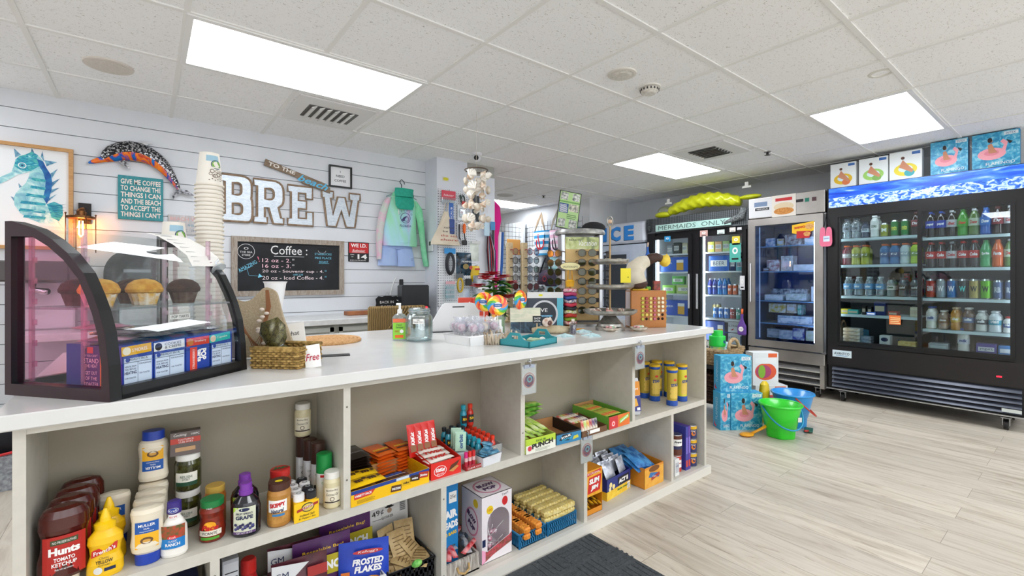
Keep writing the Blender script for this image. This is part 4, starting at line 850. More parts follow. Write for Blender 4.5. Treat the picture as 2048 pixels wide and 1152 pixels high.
MB().tube([(-.016, -.01, .056), (.0, -.02, .056), (.016, -.01, .056), (0, .012, .056)], .005, P('#cfd2d6', .2, .9), 6, closed=True).build('tie', r)
r = thing('handwritten_sign', 'small tilted white sign with black brush lettering behind the basket', 'sign', (.47, 2.0, ZC), -.4, rot=(-.15, -.16, -.45))
MB().box(-.045, .045, 0, .008, 0, .125, PAPER).build('board', r); MB(front(0, 0, 0)).text('what', .0, .085, .018, INK, w=.05, shear=.2).text('GROSS', .01, .035, .020, INK, w=.045, shear=.2).build('lettering', r)
r = thing('free_card', 'small white card reading Free in red leaning on the seagrass basket', 'card', at(627, 735, ZC), 0, rot=(-.2, -.14, -.52))
MB().bbox(-.026, .026, 0, .002, 0, .078, WHITE, .001).build('card', r); MB(front(0, 0, 0)).text('Free', 0, .036, .024, P('#b3263f', .6), w=.044, shear=.25, bold=.01).build('lettering', r)
cx_, cy_, _ = at(652, 683, ZC); m = MB()
for k in range(9): m.tube([((.006+.0185*k)*math.cos(a), (.006+.0185*k)*math.sin(a), .006) for a in [2*PI*i/36 for i in range(36)]], .0098, P('#b98a58', .9, noise=(90, '#cfa473'), bump=(120, 1)), 6, closed=True)
m.lathe([(.155, .001), (.155, .006)], P('#b98a58', .9), 30); tag(m.build('round_placemat'), 'round coiled tan placemat lying on the white counter', 'placemat', loc=(cx_, cy_, ZC))
tag(MB().bbox(0, .11, 0, .05, 0, .003, BLACK, .001).build('pen_tray'), 'thin black card holder lying behind the free card', 'holder', loc=(at(640, 715, ZC)), rz=-.3)
# --- sanitiser and glass jar
x, y, z = at(803, 681, ZC); r = thing('hand_sanitizer', 'pump bottle of green labelled hand sanitizer beside the glass jar', 'bottle', (x, y+.02, ZC), -.55)
MB().lathe([(.034, .001), (.036, .006), (.036, .112), (.026, .126), (.014, .132)], GL('#d8e3dd', .3, .03, .2), 20, sy=.62).build('bottle', r)
m = MB(front(0, -.0228, 0)); m.rect(-.030, .008, .030, .088, P('#8ed13f', .5), 0).rect(-.03, .09, .03, .108, P('#e9754a', .5), 0).text('Hand', 0, .078, .010, P('#20563a', .5), w=.024).text('Sanitizer', .002, .066, .010, P('#20563a', .5), w=.036).rect(-.02, .014, .02, .028, ORG, .0006).disc(.012, .046, .009, WHITE, .0006).text('GERM-X', -.01, .046, .009, P('#d8402c', .5), w=.022); m.build('label', r)
MB().lathe([(.012, .132), (.012, .15), (.006, .155), (.006, .175)], WHITE, 14).box(-.014, .006, -.03, .006, .175, .184, WHITE).build('pump', r)
x, y, z = at(848, 683, ZC); r = thing('glass_tip_jar', 'wide clear glass jar with a thank you label next to the sanitizer', 'jar', (x, y+.05, ZC), -.55)
gg = GL('#e6eff0', .5, .01); MB().lathe([(.055, .002), (.064, .01), (.066, .03), (.066, .11), (.058, .128), (.050, .134), (.052, .158), (.049, .16)], gg, 28, cap=False).lathe([(.062, .003), (.062, .006)], gg, 24).lathe([(.048, .16), (.046, .132), (.054, .124), (.061, .108), (.061, .012)], gg, 28, cap=False).build('glass', r)
m = MB(wrap(.0668, 0)); m.rect(-.026, .088, .026, .112, PAPER, 0, 4).rect(-.036, .117, .036, .124, PAPER, -.006, 4).text('TIPS', 0, .105, .007, INK, .001, w=.014).text('THANK YOU!!', 0, .096, .007, INK, .001, w=.044).text('COFFEE TIPS', 0, .1205, .005, INK, -.004, w=.05); m.build('label', r)
MB().tube([(.0535*math.cos(a), .0535*math.sin(a), .146) for a in [2*PI*i/24 for i in range(24)]], .0022, P('#b9bfc3', .2, .9), 5, closed=True).build('wire_clasp', r)
# --- white tray of wrapped lollipops
a, rz, wd = base2(892, 685, 940, 693); r = thing('lollipop_tray', 'white plastic tray holding clear wrapped lollipops', 'tray', a, rz)
dd = .19
def openbox(m, w, d, h, mt, t=.004, fl=.008):
 m.box(0, w, 0, d, 0, t, mt)
 for q in (((0, 0), (w, 0)), ((w, 0), (w, d)), ((w, d), (0, d)), ((0, d), (0, 0))):
  (x0, y0), (x1, y1) = q; L = math.hypot(x1-x0, y1-y0); nx, ny = (y1-y0)/L, -(x1-x0)/L; tx, ty = (x1-x0)/L, (y1-y0)/L
  vs = []
  for s_, zz, e in ((0, 0, 0), (1, h, fl)):
   vs += [(x0+nx*e-tx*e, y0+ny*e-ty*e, zz), (x1+nx*e+tx*e, y1+ny*e+ty*e, zz)]
  vs += [(vx-nx*t, vy-ny*t, vz) for vx, vy, vz in vs]
  m.add(vs, [(0, 1, 3, 2), (5, 4, 6, 7), (2, 3, 7, 6), (0, 4, 5, 1), (0, 2, 6, 4), (1, 5, 7, 3)], mt)
 return m
wdt = wd+.0; openbox(MB(), wdt, dd, .042, P('#e6e7e8', .4)).build('tray_body', r); MB().tube([(-.008, -.008, .043), (wdt+.008, -.008, .043), (wdt+.008, dd+.008, .043), (-.008, dd+.008, .043)], .004, P('#efefef', .4), 6, closed=True).build('rim', r)
def lolly(col, c2):
 def f():
  r = thing('wrapped_lollipop', '', 'lollipop'); MB().ball((0, 0, .05), .019, P(col, .3, noise=(60, c2)), 12, 8).build('candy', r); MB().tube([(0, 0, -.02), (0, 0, .04)], .0022, WHITE, 5).build('stick', r)
  m = MB(); m.lathe([(.006, .02), (.023, .036), (.026, .05), (.022, .066), (.006, .076), (.018, .092)], GL('#f2f2f6', .1, .25, .25), 9, cap=False, smooth=False); m.build('wrapper', r); return r
 return f
random.seed(5); nx_, ny_ = 4, 4; cnt = 0
for i in range(nx_):
 for j in range(ny_):
  lx, ly = .022+i*(wdt-.044)/(nx_-1), .025+j*(dd-.05)/(ny_-1); k = (i*3+j*2) % 3; V = Matrix.Rotation(rz, 3, 'Z') @ Vector((lx, ly, 0)); cnt += 1
  spawn('lol%d' % k, lolly(*[('#e8d5d9', '#a84a7a'), ('#e9e2d4', '#dcb48a'), ('#d9dfe6', '#8f5a90')][k]), 'clear wrapped lollipop in the white tray, row %s from the front, %s' % (ORD[j], ordn(i, nx_)), (a[0]+V.x, a[1]+V.y, ZC+.030), random.uniform(0, 3), rot=(random.uniform(-.25, .25), random.uniform(-.25, .25), 0))
# big swirl pops
def swirl(cols):
 def f():
  r = thing('swirl_lollipop', '', 'lollipop'); m = MB(); n = 42; R = .058; prof = [(.018, .014), (.036, .015), (.050, .011), (R, 0), (.050, -.011), (.018, -.012)]
  for k in range(n):
   mt = P(cols[k//3 % len(cols)], .25, coat=.5); vs = []
   for q, (rr, d) in enumerate(prof):
    tw = (rr/R)*1.5
    for e in (0, 1): an = 2*PI*(k+e)/n+tw; vs.append((rr*math.cos(an), -d, .14+rr*math.sin(an)))
   m.add(vs, [(2*q, 2*q+1, 2*q+3, 2*q+2) for q in range(len(prof)-1)], mt, False)
  m.build('candy_disc', r); MB(front(0, -.0155, .14)).disc(0, 0, .021, WHITE, -.001, ry=.019).rect(-.024, -.008, .024, .009, P('#2563ae', .4), 0).text('SWIRL', 0, .0, .007, WHITE, w=.03).build('label', r)
  MB().tube([(0, 0, -.06), (0, 0, .085)], .003, WHITE, 6).build('stick', r); return r
 return f
rb = ['#e8452c', '#f2a71e', '#f5e02a', '#58b947', '#2f9fd9', '#f07a3a']
for u, v, dpt, lb, g in ((995, 608, 2.42, 'large rainbow swirl lollipop nearest the poinsettia, in front', -.5), (1041, 597, 2.60, 'large rainbow swirl lollipop turned sideways behind the beach picture', .25), (968, 601, 2.55, 'small rainbow swirl lollipop half hidden behind the red dotted boxes', -1.0)):
 d = FW+RT*((u-1024)/FPX); spawn('swirl', swirl(rb), lb, (d.x*dpt, d.y*dpt, H+(V0-v)/FPX*dpt-.14), g, s=.95)
r = thing('candy_jar', 'pale green glass candle jar holding the swirl lollipops', 'jar', at(1012, 668, ZC), -.5); x, y, z = at(1012, 668, ZC); r.location = (x, y+.08, ZC)
MB().lathe([(.04, .001), (.042, .01), (.042, .09)], P('#7f9a7d', .3), 20).lathe([(.042, .09), (.04, .12)], GL('#dbe6df', .3), 20, cap=False).build('body', r)
dots = ramp_mat('polka_dots', [(.20, '#f2ece8'), (.24, '#d4452f')], 55, 'cell', .4)
for i, (u, v) in enumerate(((921, 660), (951, 660))):
 x, y, z = at(u, v, ZC); r = thing('polka_gift_box', ['left', 'right'][i]+' red gift box with white polka dots behind the lollipop tray', 'box', (x+.12, y+.12, ZC), -.45, 'polka dot boxes')
 MB().bbox(-.05, .05, 0, .05, 0, .185, dots, .003).build('box', r); MB(front(-.018, -.0005, .10)).disc(.018, .018, .026, P('#2a88b8', .4), .001, ry=.02).build('window', r)
# white counter scanner / terminal
r = thing('payment_screen', 'white slanted counter screen seen from behind the glass jar', 'screen', (1.30, 2.32, ZC), -.35)
MB(front(0, 0, 0)).prism(sm([(-.07, 0, .01), (.24, 0, .01), (.24, .14, .015), (.21, .165, .02), (.03, .165, .02), (-.05, .03, .02)]), -.03, .0, P('#dfe0e2', .35)).build('housing', r); MB(front(0, -.0005, 0)).rect(.08, .14, .15, .146, INK).build('slot', r); MB().box(-.05, .22, -.02, .08, 0, .006, P('#3a3c40', .5)).build('foot', r)
r = thing('label_printer', 'black receipt printer terminal on the back worktop by the slate', 'printer', (2.0, 4.0, .906), -.2)
MB().bbox(-.13, .13, 0, .2, 0, .26, P('#202226', .4), .012).build('screen', r); MB().bbox(-.12, .1, -.14, -.02, 0, .075, P('#17181b', .4), .015).build('card_reader', r); MB(front(0, -.141, 0)).disc(.06, .05, .014, EM('#ff2030', 3), .001).build('indicator', r, 'small glowing red light')
MB().tube([(-.12, .15, .1), (-.2, .22, .15), (-.15, .28, .28), (-.12, .285, .34)], .004, WHITE, 6).build('cord', r)
tag(MB().bbox(-.02, .02, -.02, 0, -.03, .03, BLACK, .006).tube([(0, -.02, -.02), (.03, -.04, -.15), (.0, -.03, -.3)], .004, BLACK).build('wall_plug'), 'black plug and cord on the shiplap wall above the slate', 'plug', loc=(1.99, YB-.001, 1.19))
# seagrass chair
r = thing('seagrass_chair', 'woven seagrass bar chair with only its backrest above the counter', 'chair', (1.37, 3.02, 0), -.15)
sg = ramp_mat('seagrass', [(.25, '#5f4a2a'), (.5, '#b59a66'), (.75, '#8b7142')], 26, 'wave', .85, dist=4, stretch=(1, 1, .7), bump=.8)
m = MB(); m.bbox(-.20, .20, -.02, .03, .60, 1.035, sg, .012); m.build('backrest', r); MB().bbox(-.22, .22, 0, .42, .58, .64, sg, .015).build('seat', r)
m = MB()
for k in range(26): x0 = -.23+k*.022; a_, b_ = (max(-.19, x0), .66+max(0, (-.19-x0))*1.3), (min(.19, x0+.27), 1.033-max(0, (x0+.27-.19))*1.3); m.tube([(a_[0], -.026, a_[1]), ((a_[0]+b_[0])/2, -.032, (a_[1]+b_[1])/2), (b_[0], -.026, b_[1])], .006, sg, 5)
m.build('woven_strands', r)
for x0 in (-.2, .2):
 for y0 in (.0, .4): MB().tube([(x0, y0, .58), (x0*1.05, y0, 0)], .018, sg, 8).build('leg', r)
# coffee gear behind the case
dk = P('#25272b', .35); r = thing('coffee_machine', 'large dark domed coffee machine on the back worktop seen through the case', 'coffee machine', (-.02, 4.0, .906))
MB(front(0, 0, 0)).prism(sm([(-.2, 0), (.22, 0), (.22, .28), (.17, .46, .06), (.1, .5, .05), (-.14, .5, .08), (-.2, .4, .05)]), -.26, .02, dk).build('housing', r); MB().bbox(-.12, .14, -.06, .02, .0, .2, STEEL, .01).build('drip_area', r); MB(front(0, -.021, .0)).disc(.02, .3, .02, CHROME).rect(-.1, .36, .04, .38, P('#7b7f86', .3), .0006).build('controls', r)
r = thing('steel_airpot', 'tall stainless steel coffee airpot beside the coffee machine', 'airpot', (.34, 4.02, .906)); MB().lathe([(.075, 0), (.08, .02), (.08, .26), (.06, .3)], STEEL, 22).build('body', r); MB().lathe([(.062, .3), (.066, .35), (.04, .37)], BLACK, 20).tube([(0, -.05, .34), (0, -.11, .33), (0, -.12, .28)], .012, BLACK, 8).build('pump_top', r)
r = thing('espresso_station', 'dark and steel brewing station at the left end of the back worktop', 'coffee machine', (-.48, 4.0, .906)); MB().bbox(-.18, .12, -.22, .2, .3, .42, P('#4a4444', .4), .01).build('top', r); MB().bbox(-.18, .12, .05, .2, 0, .3, P('#d2d4d6', .35), .01).build('body', r); MB().tube([(-.05, -.1, .3), (-.05, -.1, .25), (.02, -.16, .24)], .02, CHROME, 8).build('spout', r)
# ---------------------------------------------------------------- right half of the countertop
x, y, z = at(988, 640, ZC); r = thing('poinsettia', 'potted red poinsettia with green leaves in front of the pegboard', 'plant', (1.79, 2.47, ZC))
random.seed(21)
def leaf(m, c, dr, l, w_, mt, droop=.2):
 dr = Vector(dr).normalized(); sd = dr.cross(Vector((0, 0, 1)));  sd = sd.normalized() if sd.length > .01 else Vector((1, 0, 0)); up = sd.cross(dr)
 c = Vector(c); pts = []
 for t, k in ((0, .08), (.25, .8), (.5, 1), (.75, .7), (1, .02)):
  q = c+dr*l*t+up*(-.25*droop*l*t*t); pts += [q-sd*w_*k*.5+up*.006*k, q+up*-.002, q+sd*w_*k*.5+up*.006*k]
 m.add(pts, [f for i in range(4) for f in ((3*i, 3*i+1, 3*i+4, 3*i+3), (3*i+1, 3*i+2, 3*i+5, 3*i+4))], mt, True)
gm = P('#2c6b25', .5, noise=(10, '#4f9132')); gy = P('#a9bf3a', .5, noise=(10, '#7aa82e')); rm = P('#c01a30', .5, noise=(12, '#e0405a'))
m = MB()
for k in range(90): a = random.uniform(0, 2*PI); h_ = random.uniform(.06, .29); rr = random.uniform(.01, .06); leaf(m, (rr*math.cos(a), rr*math.sin(a), h_), (math.cos(a), math.sin(a), random.uniform(-.2, .5)), random.uniform(.07, .11), random.uniform(.05, .075), gy if k % 9 == 0 else gm, .8)
m.build('foliage', r)
for cx_, cy_, cz_ in ((0, 0, .33), (-.08, -.03, .30), (.08, .0, .31), (-.03, -.08, .29), (.10, -.06, .27), (-.10, .03, .25), (.05, -.10, .18), (-.06, -.12, .14), (.0, .08, .32)):
 m = MB()
 for k in range(12): a = 2*PI*k/12+random.random(); leaf(m, (0, 0, .01 if k % 2 else 0), (math.cos(a), math.sin(a), .35), .055, .040, rm, .6)
 m.ball((0, 0, .015), .007, P('#d9b93a', .6), 6, 5); m.build('flower_head', r).location = (cx_, cy_, cz_)
MB().lathe([(.05, 0), (.065, .10), (.07, .105), (.06, .1)], P('#8b1e2e', .4), 18).build('pot', r); MB().tube([(0, 0, .09), (.01, 0, .2), (0, 0, .3)], .008, P('#4b6b2c', .8), 6).build('stem', r)
# driftwood caddy with toiletries
dw = P('#a39079', .9, noise=(25, '#d3c6b2'), bump=(60, .8))
a, rz, wd = base2(968, 690, 1018, 690); r = thing('driftwood_caddy', 'driftwood twig caddy beside the lollipop tray', 'caddy', (a[0]+.01, a[1]+.0, ZC), rz+.08)
w_ = .15; random.seed(9); m = MB(); m.box(0, w_, 0, .10, 0, .008, dw); m.build('bottom', r)
for k in range(30):
 t = k/30
 if t < .42: x0, y0 = w_*t/.42, 0
 elif t < .6: x0, y0 = w_, .1*(t-.42)/.18
 else: x0, y0 = (0, .1*(1-t)/.4) if t > .8 else (w_*(.8-t)/.2, .1)
 MB().tube([(x0, y0, 0), (x0+random.uniform(-.006, .006), y0-random.uniform(0, .008), .03), (x0+random.uniform(-.012, .012), y0-random.uniform(-.004, .012), random.uniform(.045, .062))], [.006, .007, .003], dw, 6).build('twig', r)
def cbottle(nm_, lb, cat, u, v, r_, h, col, capc, lab=None, ch_=.02, sy=1, dz=0, txt=None):
 x, y, z = at(u, v, ZC); q = thing(nm_, lb, cat, (x, y, ZC+dz), -.5); MB().lathe([(r_*.9, .001), (r_, .004), (r_, h-.008), (r_*.6, h)], P(col, .35) if isinstance(col, str) else col, 18, sy=sy).build('body', q); MB().lathe([(r_*.55, h), (r_*.55, h+ch_)], P(capc, .4), 14).build('cap', q)
 if lab:
  m = MB(wrap(r_, 0, sy=sy)); m.rect(-r_*1.1, h*.2, r_*1.1, h*.8, P(lab, .5), .0006, 8)
  if txt: m.text(txt, 0, h*.6, h*.09, INK, .0012, w=r_*1.4)
  m.build('label', q)
 return q
cbottle('lotion_bottle', 'orange and yellow lotion bottle in the driftwood caddy', 'bottle', 975, 676, .02, .09, '#e0a01e', '#f0ede6', '#f1c23a', dz=.0)
cbottle('soap_tube', 'white labelled soap tube in the driftwood caddy', 'tube', 987, 676, .018, .10, '#efe9df', '#e2a03a', '#f4f1ea', txt='SUN')
cbottle('pump_bottle', 'small white pump bottle at the front of the driftwood caddy', 'bottle', 1000, 679, .014, .07, '#e9ecef', '#f4f4f4', ch_=.03)
tag(MB(wrap(.017, 0)).on(None).lathe([(.02, 0), (.021, .03), (.02, .035)], P('#b99a6b', .5, noise=(40, '#8d6f45')), 16).build('tin'), 'little brown patterned tin right of the white pump bottle', 'tin', loc=(Vector(at(1012, 682, ZC))))
# teal tray
a, rz, wd = base2(1059, 697, 1114, 686); tl = P('#2f8d96', .45)
a0 = at(1018, 688, ZC); r = thing('teal_tray', 'teal wooden serving tray with curved handles', 'tray', a, rz)
dd = math.hypot(a0[0]-a[0], a0[1]-a[1]); dd = min(dd, .24); m = MB(); m.box(0, wd, 0, dd, 0, .006, tl); m.box(0, wd, 0, .007, 0, .028, tl); m.box(0, wd, dd-.007, dd, 0, .028, tl); m.build('tray_body', r)
for x0 in (0, wd-.007):
 F = (lambda X: (lambda p, q, d: Vector((X+d, p, q))))(x0); m = MB(F); pts = [(0, 0), (dd, 0), (dd, .028), (dd*.8, .034), (dd*.65, .062), (dd*.35, .062), (dd*.2, .034), (0, .028)]
 m.prism([pts, [(dd*.38, .034), (dd*.62, .034), (dd*.62, .05), (dd*.38, .05)]], 0, .007, tl); m.build('handle', r)
def onl(o, rz_, lx, ly, lz=0): v = Matrix.Rotation(rz_, 3, 'Z') @ Vector((lx, ly, lz)); return (o[0]+v.x, o[1]+v.y, o[2]+v.z)
tag(MB().bbox(0, .06, 0, .035, 0, .024, P('#9fb38f', .6, noise=(20, '#adc09d')), .003).build('soap_bar'), 'pale green bar of soap in the teal tray', 'soap', loc=onl(a, rz, wd*.3, .03, .007), rz=rz)
for i, (lx, ly, c) in enumerate(((.07, .09, '#cfc3a8'), (.12, .08, '#c7a98c'), (.17, .05, '#c9d3cf'), (.03, .05, '#7d4a3a'))):
 tag(MB().ball((0, 0, .012), (.018, .013, .012), P(c, .4, noise=(40, '#e9e2d6')), 10, 7).build('seashell'), ['cream seashell behind the green soap', 'tan seashell in the teal tray centre', 'grey white seashell at the right of the teal tray', 'small dark brown shell left of the green soap'][i], 'shell', loc=onl(a, rz, lx, ly, .007))
# beach picture block, small chalk sign, shell on driftwood, packaged headphones
x, y, z = at(1052, 668, ZC); r = thing('beach_picture', 'small beach picture box with pale sky over dark water behind the teal tray', 'picture', (x+.03, y+.04, ZC), -.55)
sk = ramp_mat('beach_sky', [(.35, '#c9d0b8'), (.6, '#e2dfca')], 10, 'noise', .6, stretch=(1, 1, 4)); sea_ = ramp_mat('dark_water', [(.35, '#1d2a36'), (.55, '#39566b'), (.7, '#8aa0a8')], 18, 'noise', .4)
MB().box(-.085, .085, .0, .03, 0, .14, P('#dcd9cc', .6)).on(front(-.085, 0, 0)).rect(0, .062, .17, .14, sk).rect(0, .0, .17, .062, sea_).build('block', r)
x, y, z = at(1074, 672, ZC); r = thing('chalk_pick_sign', 'tiny black chalk sign on a wooden pick in the teal tray', 'sign', (x, y, ZC+.007), -.5); MB().tube([(0, 0, 0), (0, 0, .07)], .003, P('#cdb48a', .7), 6).build('pick', r); MB().box(-.024, .024, -.005, -.002, .062, .10, P('#202225', .7)).on(front(0, -.0052, .081)).text('SHOP', 0, .006, .010, WHITE, w=.034).text('LOCAL', 0, -.007, .010, WHITE, w=.036).build('board', r)
x, y, z = at(1105, 668, ZC); r = thing('driftwood_log', 'piece of pale driftwood behind the teal tray', 'driftwood', (x, y+.02, ZC), -.55); MB().tube([(-.10, 0, .02), (-.03, .01, .024), (.05, 0, .022), (.13, .01, .02)], [.014, .022, .024, .016], P('#a89878', .9, noise=(20, '#cabd9f'), bump=(40, 1)), 9).build('log', r)
r = thing('conch_shell', 'white and brown conch shell resting on the driftwood', 'shell', (x-.02, y+.02, ZC+.042), .3); MB().ball((0, 0, .022), (.036, .026, .026), P('#ddd0c4', .35, noise=(30, '#a5765a')), 14, 9).lathe([(.02, 0), (.012, .012), (.003, .03)], P('#e3d8cb', .4), 12, (.03, 0, .02)).build('shell_body', r); MB().ball((-.01, -.02, .02), (.018, .01, .014), P('#5b3a30', .4), 10, 7).build('opening', r)
x, y, z = at(1093, 650, ZC); r = thing('headphone_box', 'boxed black headphones marked JIVE in a white and clear package', 'box', (1.955, 2.14, ZC), -.52)
MB().box(-.115, .115, .0, .07, 0, .205, P('#24303f', .4)).build('carton', r)
m = MB(front(0, -.0005, 0)); m.rect(-.115, .185, .115, .222, P('#dddedd', .5), .0004).disc(-.03, .203, .014, P('#e6e028', .5), .001, ry=.007, n=14).rect(.075, .0, .115, .185, P('#55b5c9', .4), .0004)
m.disc(-.005, .085, .086, P('#c9ccd0', .35), .001, ring=.86, n=36).disc(-.005, .085, .07, P('#1f2833', .5), .0008, n=32).text('JIVE', -.02, .105, .030, WHITE, .002, w=.068).rect(-.04, .068, .045, .078, P('#4aa0c9', .5), .002).text('wireless headphones', 0, .073, .005, WHITE, .003, w=.07); m.build('printed_front', r)
# starfish, small bottle
sf = P('#a9c9cf', .7, noise=(40, '#c3dcdf'), bump=(90, .6))
def star():
 m = MB(); vs = [(0, 0, .016)]
 for k in range(10): rr = .052 if k % 2 == 0 else .018; vs.append((rr*math.cos(k*PI/5), rr*math.sin(k*PI/5), .002 if k % 2 == 0 else .006))
 vs += [(x, y, 0) for x, y, z in vs[1:]]
 m.add(vs, [(0, 1+k, 1+(k+1) % 10) for k in range(10)]+[(1+k, 11+k, 11+(k+1) % 10, 1+(k+1) % 10) for k in range(10)]+[tuple(range(11, 21))[::-1]], sf); o = m.build('starfish'); o['category'] = 'starfish'; return o
for i, (u, v) in enumerate(((1130, 673), (1184, 672), (1166, 664))): spawn('star', star, ['pale blue starfish left of the small corked bottle', 'pale blue starfish nearest the cake stand', 'pale blue starfish tucked behind the other two'][i], at(u, v, ZC), i*1.1, s=1.1)
x, y, z = at(1146, 668, ZC); r = thing('corked_bottle', 'tiny corked glass bottle of dark berries between the starfish', 'bottle', (x, y, ZC)); MB().lathe([(.017, .001), (.019, .004), (.019, .052), (.008, .062), (.008, .072)], GL('#e6eaea', .4), 16).build('glass', r); MB().lathe([(.016, .003), (.016, .045)], P('#43304a', .6, noise=(160, '#8b7f98')), 14).build('berries', r); MB().lathe([(.0085, .07), (.01, .083)], P('#e4dccd', .8), 10).build('cork', r)
tag(MB().bbox(0, .055, 0, .02, 0, .016, P('#c8892a', .5), .005).build('wooden_comb'), 'small amber wooden piece beside the corked bottle', 'comb', loc=at(1153, 663, ZC), rz=-.4)
# bracelet stand with oval sign
x, y, z = at(1147, 655, ZC); BX, BY = x+.02, y+.05
r = thing('bracelet_stand', 'yellow wooden bracelet stand topped by an oval sign', 'display stand', (BX, BY, ZC), -.5)
MB().lathe([(.03, 0), (.03, .008), (.008, .012), (.008, .26)], P('#b5773e', .5), 14).build('post', r); MB().lathe([(.024, .255), (.028, .285), (.03, .29), (.014, .30)], P('#e0a81f', .4), 16).build('cup', r); MB().tube([(-.015, 0, .295), (-.012, 0, .36)], .0035, P('#d99a1c', .4), 6).tube([(.015, 0, .295), (.012, 0, .36)], .0035, P('#d99a1c', .4), 6).build('prong', r)
m = MB(front(0, -.004, .385)); m.disc(0, 0, .068, P('#3b2a1e', .5), 0, ry=.027).disc(0, 0, .065, P('#e8e0a8', .5), .0008, ry=.024).text('VACATION GIFTS', 0, -.004, .012, INK, .0014, w=.10); m2 = m.build('oval_sign', r)
bc = ['#c7242f', '#7f9b2a', '#c43a30', '#a7b83a', '#2b2b30', '#c9344c', '#2c3f7f', '#33488f', '#b83a6a', '#c95a86']
for i, c in enumerate(bc):
 tag(MB().tube([(.034*math.cos(a), .034*math.sin(a), .003*math.sin(3*a+i)) for a in [2*PI*k/20 for k in range(20)]], .011, P(c, .7, noise=(90, '#e9dfd6' if i % 3 == 0 else c)), 7, closed=True).build('bracelet'), ['bright red', 'olive green', 'brick red', 'lime striped', 'black', 'crimson', 'navy', 'deep blue', 'plum', 'pink white speckled'][i]+' woven bracelet roll on the yellow stand', 'bracelet', loc=(BX, BY, ZC+.028+i*.0225))
# three tier stand
x, y, z = at(1229, 662, ZC); SX, SY = x+.02, y+.05; pew = P('#8f8d86', .35, .8, noise=(30, '#b9b7b0'))
r = thing('tiered_stand', 'three tier pewter serving stand holding small trinkets', 'tiered stand', (SX, SY, ZC))
MB().lathe([(.088, 0), (.086, .02), (.078, .026), (.074, .04), (.06, .052), (.035, .085), (.024, .095)], pew, 28).build('foot', r)
MB().lathe([(.006, .09), (.006, .62)], P('#a3875c', .4, .5), 10).tube([(.025*math.cos(a), 0, .645+.03*math.sin(a)) for a in [2*PI*k/16 for k in range(16)]], .004, pew, 6, closed=True).ball((0, 0, .645), .013, P('#d8b79a', .4), 10, 8).build('pole', r)
for rr, zz in ((.160, .095), (.142, .243), (.112, .392)):
 MB().lathe([(.01, zz), (rr*.85, zz), (rr*.97, zz+.012), (rr, zz+.026), (rr*.985, zz+.027), (rr*.93, zz+.014), (rr*.82, zz+.006), (.01, zz+.005)], pew, 36, cap=False).build('plate', r)
tag(MB(front(0, 0, 0)).rect(-.03, 0, .03, .083, P('#e6d61c', .5), 0).rect(-.03, 0, .03, .083, P('#e6d61c', .5), -.0015).disc(.014, .032, .003, INK, .0006).build('yellow_price_tag'), 'plain yellow tag hanging under the top plate of the tiered stand', 'tag', loc=(SX, SY-.115, ZC+.282), rz=-.6)
random.seed(4)
for i in range(14):
 t = i/14*2*PI; lvl = 0 if i < 6 else 1
 rr, zz = ((.075, .398) if lvl else (.10, .102)); c = ['#d8cfae', '#c9c39a', '#e3dcc6', '#bfae8a'][i % 4] if lvl else ['#8a5a4a', '#c98f86', '#6b4a44', '#b9a39a'][i % 4]
 tag(MB().lathe([(.006, 0), (.018, .006), (.020, .016), (.012, .024)], P(c, .5, noise=(60, '#efe6d4')), 9, sx=1.2).build('trinket'), ('pale shell trinket on the top plate of the tiered stand, ' if lvl else 'polished stone trinket on the lowest plate of the tiered stand, ')+ordn(i if not lvl else i-6, 6 if not lvl else 8)+' counted clockwise', 'trinket', loc=(SX+rr*math.cos(t*1.7), SY+rr*math.sin(t*1.7), ZC+zz), rz=t)
for u, v, lb in ((1222, 663, 'pink and cream shell dish in front of the tiered stand foot'), (1277, 662, 'shell dish filled with pink and green wrapped mints by the wooden block')):
 x, y, z = at(u, v, ZC); r = thing('shell_dish', lb, 'dish', (x, y, ZC)); MB().lathe([(.02, 0), (.045, .012), (.052, .022), (.049, .023), (.02, .006)], P('#bfae9a', .5, noise=(50, '#e2d8c9'), bump=(60, 1)), 18, cap=False).lathe([(.02, .001), (.02, .005)], P('#bfae9a', .5), 14).build('bowl', r)
 for k in range(6): tag(MB().ball((0, 0, 0), (.013, .009, .008), P(['#d9a8a8', '#b7d3b4', '#e6e0d2'][k % 3], .5), 8, 6).build('mint'), ['pink', 'green', 'cream'][k % 3]+' wrapped mint in the shell dish '+('by the tiered stand foot, ' if u < 1250 else 'by the wooden block, ')+['left', 'right'][k//3], 'mint', 'mints in shell dishes', (x-.02+.02*(k % 3), y-.012+.022*(k//3), .918+.026))
